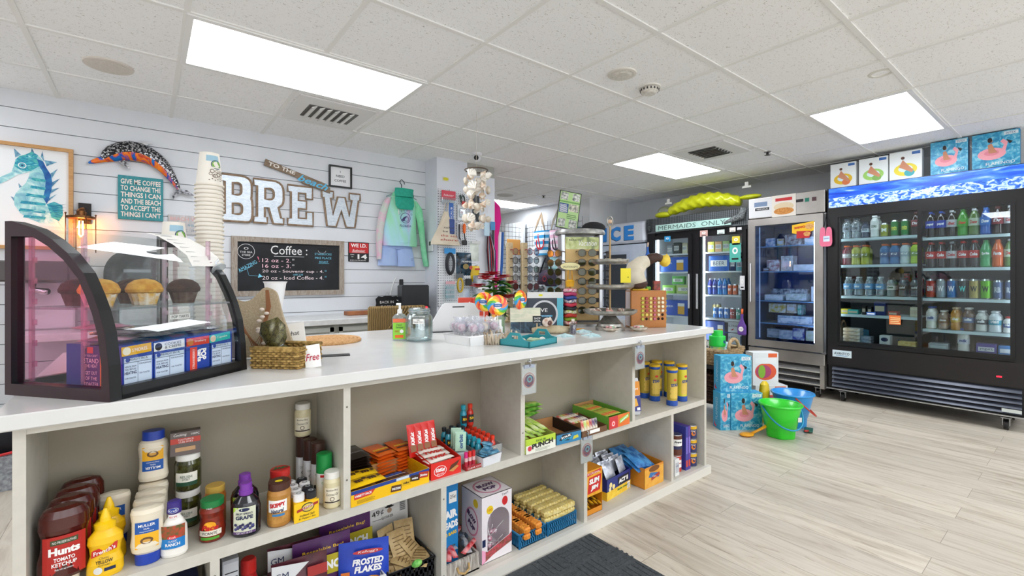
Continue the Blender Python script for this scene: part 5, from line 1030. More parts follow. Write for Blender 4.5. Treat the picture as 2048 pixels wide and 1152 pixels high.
# wooden lipstick block and bent figure
a, rz, wd = base2(1262, 656, 1334, 655); wb = P('#a5641f', .4, noise=(6, '#b7742c'))
r = thing('lip_balm_block', 'orange brown wooden block display holding a grid of lip balm tubes', 'display block', a, rz+.03); MB().bbox(0, wd, 0, .09, 0, .232, wb, .003).build('block', r)
for i in range(6):
 for j in range(6):
  lx, lz = .075+i*.0265, .055+j*.0255
  if (i, j) in ((4, 0), (5, 0), (5, 1), (1, 0)): MB(front(lx, -.0004, lz)).disc(0, 0, .009, P('#2a160a', .9), .0004, n=14).build('hole', r, 'empty dark hole'); continue
  c = [('#a9a526', '#c9c43e'), ('#8f2d2a', '#b9443a'), ('#c9b95a', '#dccf7a'), ('#a8465a', '#c8707c'), ('#cfc08a', '#e2d6a8'), ('#d9cdb0', '#efe6cf')][i]
  if i == 1 and j < 2: c = ('#c9b040', '#e0cc60')
  m = MB(front(lx, 0, lz)); m.disc(0, 0, .0095, P(c[0], .4), .007, n=14).disc(0, 0, .0055, P(c[1], .4), .0074, n=12); vs = [(.0095*math.cos(q*PI/7), .0095*math.sin(q*PI/7), e) for e in (0, .007) for q in range(14)]; m.add(vs, [(q, (q+1) % 14, 14+(q+1) % 14, 14+q) for q in range(14)], P(c[0], .4)); m.build('lip_balm_end', r)
for j in range(7): MB().lathe([(.0095, 0), (.0095, .02)], P('#b7bf2e', .4), 12).build('side_balm', r).location = (wd, .045, .05+.026*j); r.children[-1].rotation_euler = (0, PI/2, 0)
MB(leftf(0, .09, 0)).rect(.01, .01, .08, .225, P('#ddd2d4', .6)).build('side_label', r)
top = onl(a, rz+.03, wd*.4, .045, .233)
r = thing('bird_figure', 'cream and brown bent bird figure with a yellow spiky head on the wooden block', 'figure', top, rz)
MB().lathe([(.03, 0), (.05, .012), (.06, .035), (.055, .05)], P('#3a241c', .6, noise=(20, '#4d3226')), 18, sx=1.25, c=(-.04, 0, .008)).build('base', r)
MB().tube([(-.045, 0, .045), (-.055, 0, .09), (-.04, 0, .14), (0, 0, .175), (.035, 0, .185)], [.072, .068, .058, .045, .036], P('#dcd3c0', .7, noise=(20, '#d0c6b1')), 14).build('body', r, 'cream body')
MB().tube([(.035, 0, .185), (.06, 0, .2), (.10, 0, .208), (.125, 0, .2)], [.034, .033, .03, .024], P('#3f261d', .6), 12).build('neck', r, 'dark brown neck'); m = MB(); m.ball((.15, 0, .185), (.036, .03, .038), P('#d9b22a', .6, noise=(30, '#e8cc4a')), 12, 9)
for k in range(9): aa = -1.2+k*.3; m.lathe([(.008, 0), (.001, .016)], P('#e3c23a', .6), 6, (.15+.034*math.cos(aa), 0, .185+.034*math.sin(aa)))
m.build('head', r, 'yellow spiky head'); MB().tube([(-.07, -.02, .004), (.03, -.02, .004)], .007, P('#d9b22a', .6), 6).tube([(-.07, .02, .004), (.03, .02, .004)], .007, P('#d9b22a', .6), 6).build('foot', r)
tag(MB().bbox(0, .045, 0, .02, 0, .06, P('#5b3326', .5, noise=(50, '#a33a2e')), .002).build('tester_pack'), 'small brown carton of testers on the wooden block', 'carton', loc=onl(a, rz+.03, wd*.68, .02, .233), rz=rz)
tag(MB().bbox(0, .03, 0, .03, 0, .022, P('#7fc83a', .5), .004).build('green_tin'), 'lime green tin between the bird figure and the tester carton', 'tin', loc=onl(a, rz+.03, wd*.54, .05, .233), rz=rz)
# sunglass tower
GX, GY = 2.27, 2.12
r = thing('sunglass_tower', 'tall sunglasses display tower with tan boards and silver posts', 'display stand', (GX, GY, ZC), -.56)
tan = P('#cfae72', .6, noise=(4, '#d8b97e')); slv = P('#c3c6ca', .3, .7)
MB().bbox(-.12, .105, -.02, .11, .03, .575, tan, .004).build('board', r)
for x0 in (-.132, .122): MB().bbox(x0-.013, x0+.016, -.012, .11, .01, .60, slv, .005).build('side_post', r)
MB().lathe([(.20, .0), (.20, .014), (.17, .02)], P('#a8aaa8', .35, .6), 36, sy=.85, c=(0, .05, 0)).build('base', r)
MB().lathe([(.168, .60), (.172, .612), (.163, .63), (.14, .634)], P('#8f9190', .4, .5, noise=(20, '#c9cac8')), 36, sy=.8, c=(-.005, .05, 0)).build('top_cap', r)
m = MB(front(-.12, -.0205, .50)); m.rect(0, 0, .225, .08, ramp_mat('palm_print', [(.35, '#7c8a5a'), (.5, '#b9c47c'), (.65, '#d5d9a8')], 12, 'noise', .4), .0004).text('Vacation', .15, .04, .034, WHITE, .001, w=.12, shear=.3).text('READY', .06, .06, .012, INK, .001, w=.07); m.build('header', r)
mirror_l = P('#34361a', .1, .25, coat=.4); fr_m = P('#1c1a19', .3)
def shades(lm, fm, wire=False):
 def f():
  r = thing('sunglasses', '', 'sunglasses');
  for s_ in (-1, 1):
   m = MB(front(s_*.034, 0, 0)); pts = [(-.027*s_*-1 if False else .027*math.cos(t), .021*math.sin(t)-(.004 if math.sin(t) < 0 else 0)) for t in [2*PI*k/18 for k in range(18)]]
   m.prism(pts, 0, .002, lm); m.build('lens', r); MB().tube([(s_*.034+p[0], -.001, p[1]) for p in pts], .0022, fm, 5, closed=True).build('rim', r)
   MB().tube([(s_*.062, 0, .010), (s_*.068, .01, .010), (s_*.066, .035, .006)], .003, fm, 5).build('temple', r)
  MB().tube([(-.010, -.001, .004), (0, -.003, .009), (.010, -.001, .004)], .0022, fm, 5).build('bridge', r); return r
 return f
for j in range(7):
 z = ZC+.475-j*.062; k = ['sg1', 'sg1', 'sg2', 'sg2', 'sg1', 'sg2', 'sg1'][j]; fm = fr_m if k == 'sg2' else P('#5b4632', .3)
 row = ['top', 'second', 'third', 'fourth', 'fifth', 'sixth', 'lowest'][j]
 v = onl((GX, GY, 0), -.56, .015, -.062); spawn(k, shades(mirror_l, fm), 'green brown lensed sunglasses on the front of the tan tower board, '+row+' row', (v[0], v[1], z), -.56)
 tag(MB().bbox(-.012, .012, 0, .004, -.014, .014, P('#2b241d', .6), .001).build('price_tag'), 'square dark tag at the right of the '+row+' row on the tan tower board', 'tag', loc=onl((GX, GY, z), -.56, .092, -.028), rz=-.56)
 v = onl((GX, GY, 0), -.56, -.185, .02); spawn(k, shades(mirror_l, fm), 'dark sunglasses on the left side of the tower, '+row+' row', (v[0], v[1], z), -1.5)
 v = onl((GX, GY, 0), -.56, .19, .05); spawn('sg3', shades(P('#4d5560', .2, .3), P('#22242c', .3)), 'dark sunglasses on the right side of the silver post, '+row+' row', (v[0], v[1], z), .9)
r = thing('photo_board', 'green framed board of small black and white photos leaning on top of the tower', 'board', (GX-.09, GY+.06, ZC+.636), -.4, rot=(-.1, .16, -.5)); MB().box(-.075, .075, 0, .008, 0, .255, P('#1d2220', .4)).build('frame', r)
m = MB(front(-.07, -.0004, .005)); m.rect(0, 0, .14, .245, P('#a8c98a', .6), 0);
for i, (x0, y0, x1, y1, c) in enumerate(((.005, .19, .055, .24, '#d9dcd6'), (.085, .19, .135, .24, '#d9dcd6'), (.002, .1, .065, .165, '#2d4f86'), (.07, .115, .135, .165, '#d3cfc0'), (.005, .005, .055, .06, '#cfd2cc'), (.08, .005, .135, .06, '#cfd2cc'))):
 m.rect(x0, y0, x1, y1, P(c, .6, noise=(60, '#6b6f6c') if i not in (2,) else None), .0006)
 if i == 2: m.lines(x0+.005, y0+.005, x1-.005, y1-.005, 8, WHITE, .4, .0012)
m.rect(.0, .172, .14, .182, P('#6f9f58', .6), .0006).lines(.06, .065, .13, .1, 3, P('#54784a', .6), .4, .0012); m.build('photos', r)
r = thing('baseball_hat', 'black curved cap lying on top of the sunglasses tower', 'cap', (GX+.09, GY+.02, ZC+.636), -.5); MB().ball((.03, 0, .012), (.085, .06, .045), P('#17171a', .85), 14, 8, z0=-.25).build('crown', r); MB().ball((-.05, 0, .01), (.05, .05, .006), P('#17171a', .8), 12, 6).build('brim', r)
tag(MB().ball((0, 0, .05), (.032, .02, .05), P('#3b3f40', .4, noise=(40, '#6c7270')), 12, 8).build('black_pouch'), 'dark oval glasses case standing behind the photo board', 'case', loc=(GX+.0, GY+.1, ZC+.636))
# reading glasses posts
cork = P('#c9b795', .9, noise=(60, '#bba783'))
RXY = (2.02, 2.52)
def reader_post(lb, x, y):
 r = thing('glasses_post', lb, 'display stand', (x, y, ZC), -.3); MB().bbox(-.02, .02, -.02, .02, 0, .56, cork, .004).build('post', r); MB().bbox(-.05, .05, -.05, .05, 0, .012, cork, .003).build('foot', r); return r
P1, P2 = (1.97, 2.60), (2.09, 2.57)
P1 = yat(1019, 600, 2.58)[:2]; P2 = yat(1048, 600, 2.52)[:2]
reader_post('left cork glasses post behind the swirl lollipops', *P1); reader_post('right cork glasses post behind the swirl lollipops', *P2)
random.seed(8)
for q, (px, py) in enumerate((P1, P2)):
 for j in range(6):
  fmt = [P('#8f2a3a', .3), P('#1b1c20', .3), P('#20242c', .3), P('#4a3a33', .3), P('#16171a', .3), P('#5e6a74', .3)][j]
  z = ZC+.50-j*.062; spawn('rd%d' % j, shades(GL('#dfe6ee', .35) if j < 4 else P('#5b2a2e', .15), fmt), ['red', 'black', 'charcoal', 'brown', 'jet black', 'grey'][j]+' framed glasses on the '+['left', 'right'][q]+' cork post, '+['top', 'second', 'third', 'fourth', 'fifth', 'lowest'][j], (px+.062, py-.028, z), .15)
# ================================================================ goods on the counter shelves
def cylpx(u1, u2, vb, vt, z):
 uc = (u1+u2)/2; x, y, _ = at(uc, vb, z); d = FW.x*x+FW.y*y; th = math.atan((uc-1024)/FPX); w = (u2-u1)*d/FPX*math.cos(th); h = (vb-vt)*d/FPX
 n = Vector((x, y, 0)).normalized(); return (x+n.x*w*.5, y+n.y*w*.5, z), w, h
FZ = -.25   # goods face slightly toward the aisle
def squeeze(prof, body, cap, capn, label=None, sy=.55, inv=False):
 """flattened squeeze bottle; prof in body heights"""
 def f():
  r = thing('bottle', '', 'bottle'); m = MB(); m.lathe(prof, body, 24, sy=sy); m.build('body', r); m = MB(); m.lathe(capn, cap, 20, sy=min(1, sy*1.25)); m.build('cap', r)
  if label: m = MB(); label(m); m.build('label', r)
  return r
 return f
def flatlab(y): return front(0, -y, 0)
# curved label surface on an elliptical bottle of half width R and depth R*sy
def ell(R, sy, k=1.02): return lambda x, y, d: Vector((x, -(math.sqrt(max(1e-6, 1-(x/(R*1.05))**2))*R*sy*k+d), y))
ket = P('#4a140d', .18, coat=.4)
def ketl(m):
 m.on(ell(.043, .55, 1.05)); red = P('#b3231c', .45); m.rect(-.034, .03, .034, .118, red, .001, 10)
 m.rect(-.022, .100, .022, .111, P('#3f4a26', .5), .0016, 8).text('NO PRESERVATIVES', 0, .1055, .005, WHITE, .002, w=.038).text('Hunts', 0, .086, .017, WHITE, .002, w=.05, bold=.05).text('TOMATO', 0, .068, .0085, WHITE, .002, w=.034, bold=.03).text('KETCHUP', 0, .057, .0085, WHITE, .002, w=.040, bold=.03).text('Made with real tomatoes', 0, .047, .004, WHITE, .002, w=.03)
kprof = [(.036, .022), (.044, .03), (.043, .06), (.038, .085), (.037, .11), (.042, .13), (.041, .155), (.034, .170), (.02, .175)]
for i in range(4):
 lb = ['dark red ketchup bottle nearest the shelf edge, its red label in full view', 'second ketchup bottle behind the front one', 'third ketchup bottle back in the left corner', 'rearmost ketchup bottle against the shelf back'][i]
 spawn('ketchup', squeeze(kprof, ket, P('#e4dccb', .4), [(.024, .001), (.026, .022), (.02, .024)], ketl, .6), lb, (-.160+.006*i, 1.585+.062*i, ZM), .1, group='ketchup bottles', s=1.12)
def musl(m):
 m.on(ell(.036, .6, 1.06)); m.poly([(-.026, .055), (.024, .068), (.026, .086), (-.024, .073)], P('#c8281f', .4), .0016).text("French's", 0, .0705, .010, WHITE, .0022, w=.044, shear=.2, rot=.22, bold=.02).text('Classic', .0, .053, .006, INK, .0016, shear=.3, w=.02).text('YELLOW', 0, .043, .009, INK, .0016, w=.034, bold=.02).text('MUSTARD', 0, .034, .004, INK, .0016, w=.024).disc(-.012, .022, .009, P('#d9d9d4', .5), .0016, n=14).rect(0, .018, .022, .026, NAVY, .0016)
mprof = [(.034, .001), (.037, .01), (.036, .035), (.030, .055), (.032, .075), (.036, .085), (.034, .10), (.022, .115), (.020, .118)]
ycap = [(.021, .118), (.022, .132), (.012, .137), (.011, .146), (.005, .165), (.004, .168)]
ymat = P('#f0bf0c', .3, coat=.3)
spawn('mustard', squeeze(mprof, ymat, P('#f3c513', .3), ycap, musl, .62), 'yellow mustard squeeze bottle at the shelf edge, its label in full view', (-.083, 1.575, ZM), -.05, s=1.0)
spawn('mustard', None, 'yellow mustard bottle hidden behind the front mustard', (-.080, 1.65, ZM), -.1, s=1.0)
def mayol(inv):
 def f(m):
  m.on(ell(.036, .55, 1.06)); b0, y0 = ((.078, .045) if not inv else (.045, .077)); bl = P('#1f57a6', .45); ye = P('#f0b323', .45)
  lo, hi = (.045, .115)
  m.rect(-.025, .085, .025, .115, bl, .001, 8).rect(-.025, .045, .025, .085, ye, .001, 8)
  m.text('MULLER', 0, .106, .007, WHITE, .0018, w=.036, bold=.02).text('REAL', 0, .097, .004, WHITE, .0018).text('mayonnaise', 0, .090, .004, WHITE, .0018, w=.03).disc(0, .066, .014, P('#6b4a2a', .6), .0016, ry=.009, n=12).disc(0, .066, .009, P('#d9a44a', .6), .002, ry=.004, n=12)
 return f
cream = P('#e6dcc6', .35, coat=.3); capb = P('#1d3fa6', .35)
yprof = [(.026, .026), (.034, .034), (.037, .05), (.034, .08), (.034, .11), (.037, .135), (.034, .146), (.016, .15)]
mk = squeeze(yprof, cream, capb, [(.027, .001), (.028, .026), (.024, .028)], mayol(False), .62)
MY = [(.002, 1.575, 'cream mayonnaise squeeze bottle standing on its blue cap at the shelf edge', 0, 0), (.006, 1.635, 'mayonnaise bottle second from the shelf edge in the cap down row', 0, 0), (.010, 1.69, 'mayonnaise bottle third from the shelf edge in the cap down row', 0, 0), (.016, 1.75, 'mayonnaise bottle at the back of the cap down row', 0, 0), (-.072, 1.735, 'mayonnaise bottle behind the mustard with blue and yellow label', 0, 0)]
for x, y, lb, a_, b_ in MY: spawn('mayo', mk, lb, (x, y, ZM), -.1, group='mayonnaise bottles')
o = spawn('mayo', mk, 'mayonnaise bottle turned upside down on top of the rear mayonnaise bottle', (.016, 1.75, ZM+.152+.152), 0, group='mayonnaise bottles', rot=(PI, 0, PI-.1))
def jar(kind, r_, h, body, lid, lidh=.016, deco=None, wall=None, mid=None):
 def f():
  t = thing(kind, '', 'jar'); m = MB(); m.lathe([(r_*.9, .001), (r_, .006), (r_, h*.8), (r_*.86, h*.92), (r_*.82, h*.93)] if not mid else mid, body, 22).build('body', t); MB().lathe([(r_*.86, h*.9), (r_*.9, h*.92), (r_*.9, h*.92+lidh), (r_*.8, h*.92+lidh+.002)], lid, 22).build('lid', t)
  if deco: m = MB(wrap(r_, 0)); deco(m, r_, h); m.build('label', t)
  return t
 return f
relish = P('#2c2a12', .2, noise=(60, '#454a1e'), coat=.5)
def reld(m, r_, h): m.rect(-.03, h*.3, .03, h*.58, P('#e8e6da', .5), .0006, 8).rect(-.03, h*.18, .03, h*.3, P('#1f4a35', .5), .0006, 8).text('RELISH', 0, h*.46, .008, P('#1f4a35', .5), .0012, w=.03).text('SWEET', 0, h*.38, .005, INK, .0012, w=.02)
for i in range(2): spawn('relish', jar('relish_jar', .035, .10, relish, P('#e9e8e4', .4), deco=reld), ['lower', 'upper'][i]+' dark green relish jar in the stack below the toothpick box', (.10, 1.74, ZM+.111*i), -.2)
r = thing('toothpick_box', 'small grey and red box of toothpicks on top of the relish jars', 'box', (.055, 1.715, ZM+.2225), -.05); MB().box(0, .075, 0, .03, 0, .07, P('#6a5f5c', .5)).build('box', r)
m = MB(front(0, 0, 0)); m.rect(0, .036, .075, .052, P('#c1463a', .5)).text('Cooking', .024, .061, .010, WHITE, w=.032, shear=.2).text('100PC', .062, .061, .006, WHITE).text('TOOTHPICK', .038, .047, .005, WHITE, .0016, w=.04).text('CUBE PICKS', .038, .040, .005, WHITE, .0016, w=.035).rect(.012, .012, .062, .024, P('#c9a074', .6)); m.build('printed_front', r)
# ranch
def ranchl(m):
 m.on(ell(.031, .7, 1.06)); m.rect(-.026, .026, .026, .052, P('#1a7cc4', .45), .0008, 8).rect(-.026, .052, .026, .086, P('#5a5a2e', .5, noise=(120, '#b9432e')), .0008, 8).disc(0, .056, .012, P('#d9322a', .45), .0016, ry=.005, n=14).text('Kraft', 0, .056, .005, WHITE, .0022, w=.014).text('CLASSIC', 0, .046, .005, WHITE, .0016, w=.02).text('RANCH', 0, .037, .008, WHITE, .0016, w=.032, bold=.03)
rprof = [(.028, .001), (.031, .008), (.030, .05), (.029, .075), (.020, .095), (.014, .103), (.014, .112)]
x, y, z = at(357, 1116, ZM); t = spawn('ranch', squeeze(rprof, P('#ece9e2', .35, coat=.3), P('#3a2a7c', .35), [(.0155, .112), (.017, .115), (.016, .142), (.012, .145)], ranchl, .7), 'white ranch dressing bottle with purple cap right of the mayonnaise', (x-.008, y+.03, ZM), -.2, s=1.02)
m = MB(wrap(.0175, .112)); m.rect(-.014, -.012, .014, .0, WHITE, -.002, 6).disc(0, .012, .0125, WHITE, .0006, ry=.007, n=14).disc(0, .012, .0115, P('#1f3f9c', .4), .001, ry=.006, n=14).text('Kraft', 0, .012, .006, WHITE, .0015, w=.018).text('RECIPE', 0, -.006, .005, RED, -.0014, w=.02); m.build('neck_label', t)
def quesd(m, r_, h): m.rect(-.028, h*.1, .028, h*.75, P('#d9a320', .5), .0006, 8).rect(-.028, h*.32, .028, h*.55, P('#8a3320', .5), .001, 8).text('QUESO', 0, h*.43, .010, WHITE, .0018, w=.038, bold=.03).text('old el paso', 0, h*.63, .006, INK, .0018, w=.03)
spawn('queso', jar('queso_jar', .029, .115, P('#b0651f', .3), P('#c9a44a', .4), deco=quesd), 'yellow labelled queso jar behind the ranch bottle', (.165, 1.68, ZM), -.3)
def paced(m, r_, h): m.disc(0, h*.45, .016, P('#f0a81f', .5), .0006, ry=.014).rect(-.03, h*.2, .03, h*.34, P('#e9e2d2', .5), .001, 8).rect(-.024, h*.1, .024, h*.17, P('#4c9a2a', .5), .001, 8).text('Pace', 0, h*.42, .015, RED, .002, w=.042, shear=.3, bold=.04).text('PICANTE', 0, h*.27, .008, INK, .0018, w=.036).text('MILD', 0, h*.93, .004, WHITE, .003)
pcm = [(.028, .001), (.032, .006), (.034, .03), (.030, .055), (.029, .07), (.033, .085), (.030, .095), (.027, .098)]
spawn('pace', jar('salsa_jar', .033, .108, P('#8a2a17', .3, noise=(60, '#6a2415')), P('#1f7a3f', .35), deco=paced, mid=pcm), 'red salsa jar with green lid reading picante', (at(425, 1094, ZM)[0]+.005, 1.60, ZM), -.3, s=1.0)
# grape spread
gl_ = P('#15131c', .18, coat=.5)
def gsp():
 t = thing('jelly_bottle', '', 'bottle'); m = MB(); m.lathe([(.034, .001), (.038, .006), (.038, .08), (.034, .096), (.02, .112), (.0165, .115)], gl_, 6 if False else 22, sy=.72).build('body', t); MB().lathe([(.017, .115), (.0185, .117), (.0185, .128), (.016, .13), (.016, .146), (.013, .148)], P('#7a3aa0', .35), 20).build('cap', t)
 m = MB(ell(.038, .72, 1.04)); m.rect(-.028, .012, .028, .088, P('#d3d6bf', .5), .0008, 8); m.poly([(-.028, .088), (-.014, .088), (-.028, .074)], P('#a6c93a', .5), .0014).rect(-.028, .012, .028, .019, P('#5a3c6e', .5), .0014, 6)
 m.disc(0, .081, .014, NAVY, .0014, ry=.005, n=14).text('FRUIT SPREAD', 0, .070, .006, NAVY, .0016, w=.042, bold=.02).text('GRAPE', 0, .059, .011, NAVY, .0016, w=.044, bold=.04).text('NET WT 18 OZ', 0, .0155, .004, WHITE, .002, w=.04)
 for k in range(16): m.disc(-.022+.0062*(k % 8), .027+.007*(k//8)+.003*(k % 3), .0042, P('#2c2a55', .4) if k % 3 else P('#4a4a80', .4), .0016+.0001*k, n=8)
 m.build('label', t); return t
for i, (lb, dx, dy) in enumerate((('dark grape jelly squeeze bottle with purple cap, label in full view', 0, 0), ('grape jelly bottle standing behind the front one', .008, .075))):
 x, y, z = at(487, 1076, ZM); spawn('grape', gsp, lb, (x+dx+.01, y+dy+.025, ZM), -.3, s=1.02)
def skd(m, r_, h):
 m.rect(-.040, h*.12, .040, h*.72, P('#c8944a', .5, noise=(50, '#b07a34')), .0006, 10); m.rect(-.027, h*.40, .027, h*.70, WHITE, .0012, 8); m.rect(-.014, h*.30, .02, h*.36, P('#3a7cb0', .5), .0014, 6)
 m.text('SKIPPY', 0, h*.585, .013, RED, .002, w=.044, rot=.12, bold=.05).text('Natural', 0, h*.44, .012, NAVY, .002, w=.036, rot=.12, shear=.3, bold=.03)
x, y, z = at(552, 1057, ZM); spawn('skippy', jar('peanut_butter_jar', .034, .12, P('#b8843f', .35, noise=(30, '#a9742f')), P('#4a2a20', .4), lidh=.02, deco=skd), 'peanut butter jar with brown lid and red lettered label', (x+.015, y+.03, ZM), -.35)
o = MB(topf(0, 0, .1325)).disc(.0, -.008, .011, P('#f0d81f', .5), .001, ry=.008).build('price_dot', o if False else bpy.data.objects['peanut_butter_jar'])
spawn('jif', jar('peanut_butter_jar', .033, .125, P('#8a3a1f', .4), P('#c32a26', .4), lidh=.02, deco=lambda m, r_, h: m.rect(-.03, h*.3, .03, h*.7, P('#1f6a35', .5), .0006, 8).text('JIF', 0, h*.5, .02, WHITE, .0012)), 'red lidded peanut butter jar behind the brown lidded one', (x+.035, y+.115, ZM), -.3)
MB(topf(0, 0, .1375)).text('JIF', 0, -.002, .02, P('#1f6a35', .4), .001, bold=.05, w=.045).build('lid_lettering', bpy.data.objects['peanut_butter_jar.001'])
# salt and pepper shakers
x0, y0, _ = at(598, 1046, ZM)
for i in range(2):
 for j in range(4):
  wh = i == 0; cap = P('#e6e6e6', .4) if (wh if j % 2 == 0 else wh) else P('#232429', .4)
  if (i, j) == (1, 2): cap = P('#e6e6e6', .4)
  t = thing('spice_shaker', ('white' if cap != P('#232429', .4) else 'black')+' capped shaker in the salt and pepper block, '+['left', 'right'][i]+' column, '+['front', 'second', 'third', 'rear'][j]+' row', 'shaker', (x0+.004+.036*i, y0+.02+.037*j, ZM), -.2)
  MB().lathe([(.016, .001), (.0165, .004), (.0165, .062)], P('#f0c21a', .4), 16).build('body', t); MB().lathe([(.0168, .062), (.0165, .082), (.012, .084)], cap, 16).build('cap', t); MB(topf(0, 0, .0843)).disc(0, 0, .008, P('#9da1a5', .5), .0003, ring=.5, n=12).build('dial', t)
t = thing('shaker_sleeve', 'yellow printed sleeve with an oval logo wrapping the front salt and pepper shakers', 'sleeve', (x0-.014, y0+.0, ZM), -.0); m = MB(front(0, 0, 0)); m.rect(0, .001, .073, .06, P('#f2c51c', .45), 0); m.disc(.040, .042, .019, P('#3b3a2e', .5), .0008, ry=.014).disc(.040, .042, .016, P('#d9c25a', .5), .0012, ry=.011).poly([(.008, .032), (.07, .046), (.07, .054), (.008, .040)], P('#a8322a', .5), .0016).text('SUPREME', .040, .0435, .007, WHITE, .002, w=.032, rot=.2).text('Iodized Salt', .038, .020, .007, INK, .001, w=.045, shear=.3).text('& Pepper Set', .038, .010, .007, INK, .001, w=.05, shear=.3)
m.build('printed_sleeve', t)
def coco(m, r_, h): m.rect(-.026, h*.18, .026, h*.66, P('#e9e2cc', .5), .0006, 8).text('Butcher Boy', 0, h*.58, .007, INK, .0012, w=.036).text('Coconut Oil', 0, h*.46, .008, INK, .0012, w=.038, shear=.3).rect(-.026, h*.20, .026, h*.24, P('#3a3028', .5), .0012, 8).disc(0, h*.32, .007, P('#6b5a4a', .5), .0012, ring=.7)
for lb, (x, y, z) in (('coconut oil jar with white lid at the right end by the divider', (at(664, 1020, ZM)[0]+.01, at(664, 1020, ZM)[1]+.03, ZM)), ('coconut oil jar standing on a dark can in the back corner', (.445, 1.79, ZM+.188))):
 spawn('coco', jar('coconut_oil_jar', .028, .106, P('#d9cfa8', .3, coat=.4), P('#e9e7e0', .4), lidh=.018, deco=coco), lb, (x, y, z), -.3)
for i, (x, y) in enumerate(((.445, 1.79), (.457, 1.74), (.470, 1.69))):
 t = thing('spray_can', ['rearmost', 'middle', 'front'][i]+' brown capped cooking spray can in the corner row', 'can', (x, y, ZM)); MB().lathe([(.022, .001), (.0235, .004), (.0235, .115)], P('#d9dbe0', .4), 18).build('body', t); MB().lathe([(.0237, .115), (.0232, .185), (.018, .187)], P('#3b211a', .4), 18).build('cap', t)
 m = MB(wrap(.0236, 0)); m.rect(-.02, .03, .02, .108, P('#e8e9ec', .5), .0005, 8).text('COCONUT', 0, .08, .007, INK, .001, w=.03, rot=0).text('OIL', 0, .062, .010, INK, .001).rect(-.02, .03, .02, .045, P('#2c3038', .5), .001, 8); m.build('label', t)
t = thing('spray_can', 'green capped cooking spray can in front of the brown capped cans', 'can', (.475, 1.635, ZM)); MB().lathe([(.024, .001), (.0255, .004), (.0255, .10)], P('#dfe4e0', .4), 18).build('body', t); MB().lathe([(.0257, .10), (.0255, .16), (.02, .163)], P('#128a3f', .35), 18).build('cap', t); MB(wrap(.0256, 0)).rect(-.02, .088, .02, .096, RED, .0005, 6).text('Olive Oil', 0, .07, .008, P('#128a3f', .5), .001, w=.03).build('label', t)
# ---------------------------------------------------------------- cell B
def open_carton(lb, a, rz, w, d, h, hb, mat, deco, inner=KRAFT, cat='box', name='candy_carton'):
 t = thing(name, lb, cat, a, rz); m = MB(); th = .002
 m.box(0, w, 0, d, 0, th, inner); m.box(0, w, 0, th, 0, h, mat); m.box(0, w, d-th, d, 0, hb, mat)
 for x0 in (0, w-th): m.add([(x0, 0, 0), (x0+th, 0, 0), (x0+th, d, 0), (x0, d, 0), (x0, 0, h), (x0+th, 0, h), (x0+th, d, hb), (x0, d, hb)], [(0,3,2,1), (4,5,6,7), (0,1,5,4), (1,2,6,5), (2,3,7,6), (3,0,4,7)], mat)
 m.box(th, w-th, d-th*2, d-th, th, hb, inner); m.build('box', t)
 m = MB(front(0, 0, 0)); deco(m, w, h); m.build('printed_front', t); return t
def pack(key, w, h, t_, mat, deco=None, cat='candy', name='candy_bar', end=None):
 """flow-wrapped bar lying flat: width along x, length along y"""
 def f():
  m = MB(); e = .12
  m.puff([(0, -w/2, w/2, .05), (h*.05, -w/2*1.0, w/2, .06), (h*.12, -w/2, w/2, .9), (h*.5, -w/2, w/2, 1), (h*.88, -w/2, w/2, .9), (h*.95, -w/2, w/2, .06), (h, -w/2, w/2, .05)], t_/2, mat, 6)
  m.v = [(x, z, -y+t_/2) for x, y, z in m.v]
  if deco: m.on(topf(0, 0, t_*1.02)); deco(m); m.on(None)
  o = m.build(name); o['category'] = cat; return o
 return f
a, rz, wd = base2(702, 1016, 858, 964, ZM); yb = P('#f0bd0e', .4)
def mmd(m, w, h):
 m.rect(0, 0, w, h, yb, .0004); m.rect(0, h-.012, w, h, P('#1d3f8f', .45), .0008).poly([(.01, h-.012), (.085, h-.012), (.07, h-.028), (.01, h-.03)], P('#c9352a', .5), .0012).text('VARIETY PACK', .042, h-.02, .008, WHITE, .0018, w=.06, shear=.2, bold=.03)
 for x, y, c, tx, tc in ((w*.55, h*.32, '#5b3a22', 'SNICKERS', WHITE), (w*.68, h*.5, '#e0b01a', 'm&m', INK), (w*.8, h*.62, '#3a241a', 'm&m', WHITE), (w*.92, h*.66, '#b3301f', 'Skittles', WHITE)): m.poly([(x-.022, y-.008), (x+.018, y-.012), (x+.022, y+.009), (x-.018, y+.013)], P(c, .4), .0014).text(tx, x, y, .008, tc, .002, maxw=.034, bold=.03, rot=-.1)
 m.lines(.02, h*.12, .085, h*.35, 4, INK, .3, .001); m.rect(w*.55, h-.011, w*.72, h-.002, P('#c9d6de', .5), .0014)
open_carton('yellow variety pack candy carton at the left of the candy shelf', a, rz, wd, .17, .052, .052, yb, mmd)
def L3(a, rz, x, y, z): v = Matrix.Rotation(rz, 3, 'Z') @ Vector((x, y, 0)); return (a[0]+v.x, a[1]+v.y, a[2]+z)
mmy = P('#f2c414', .3)
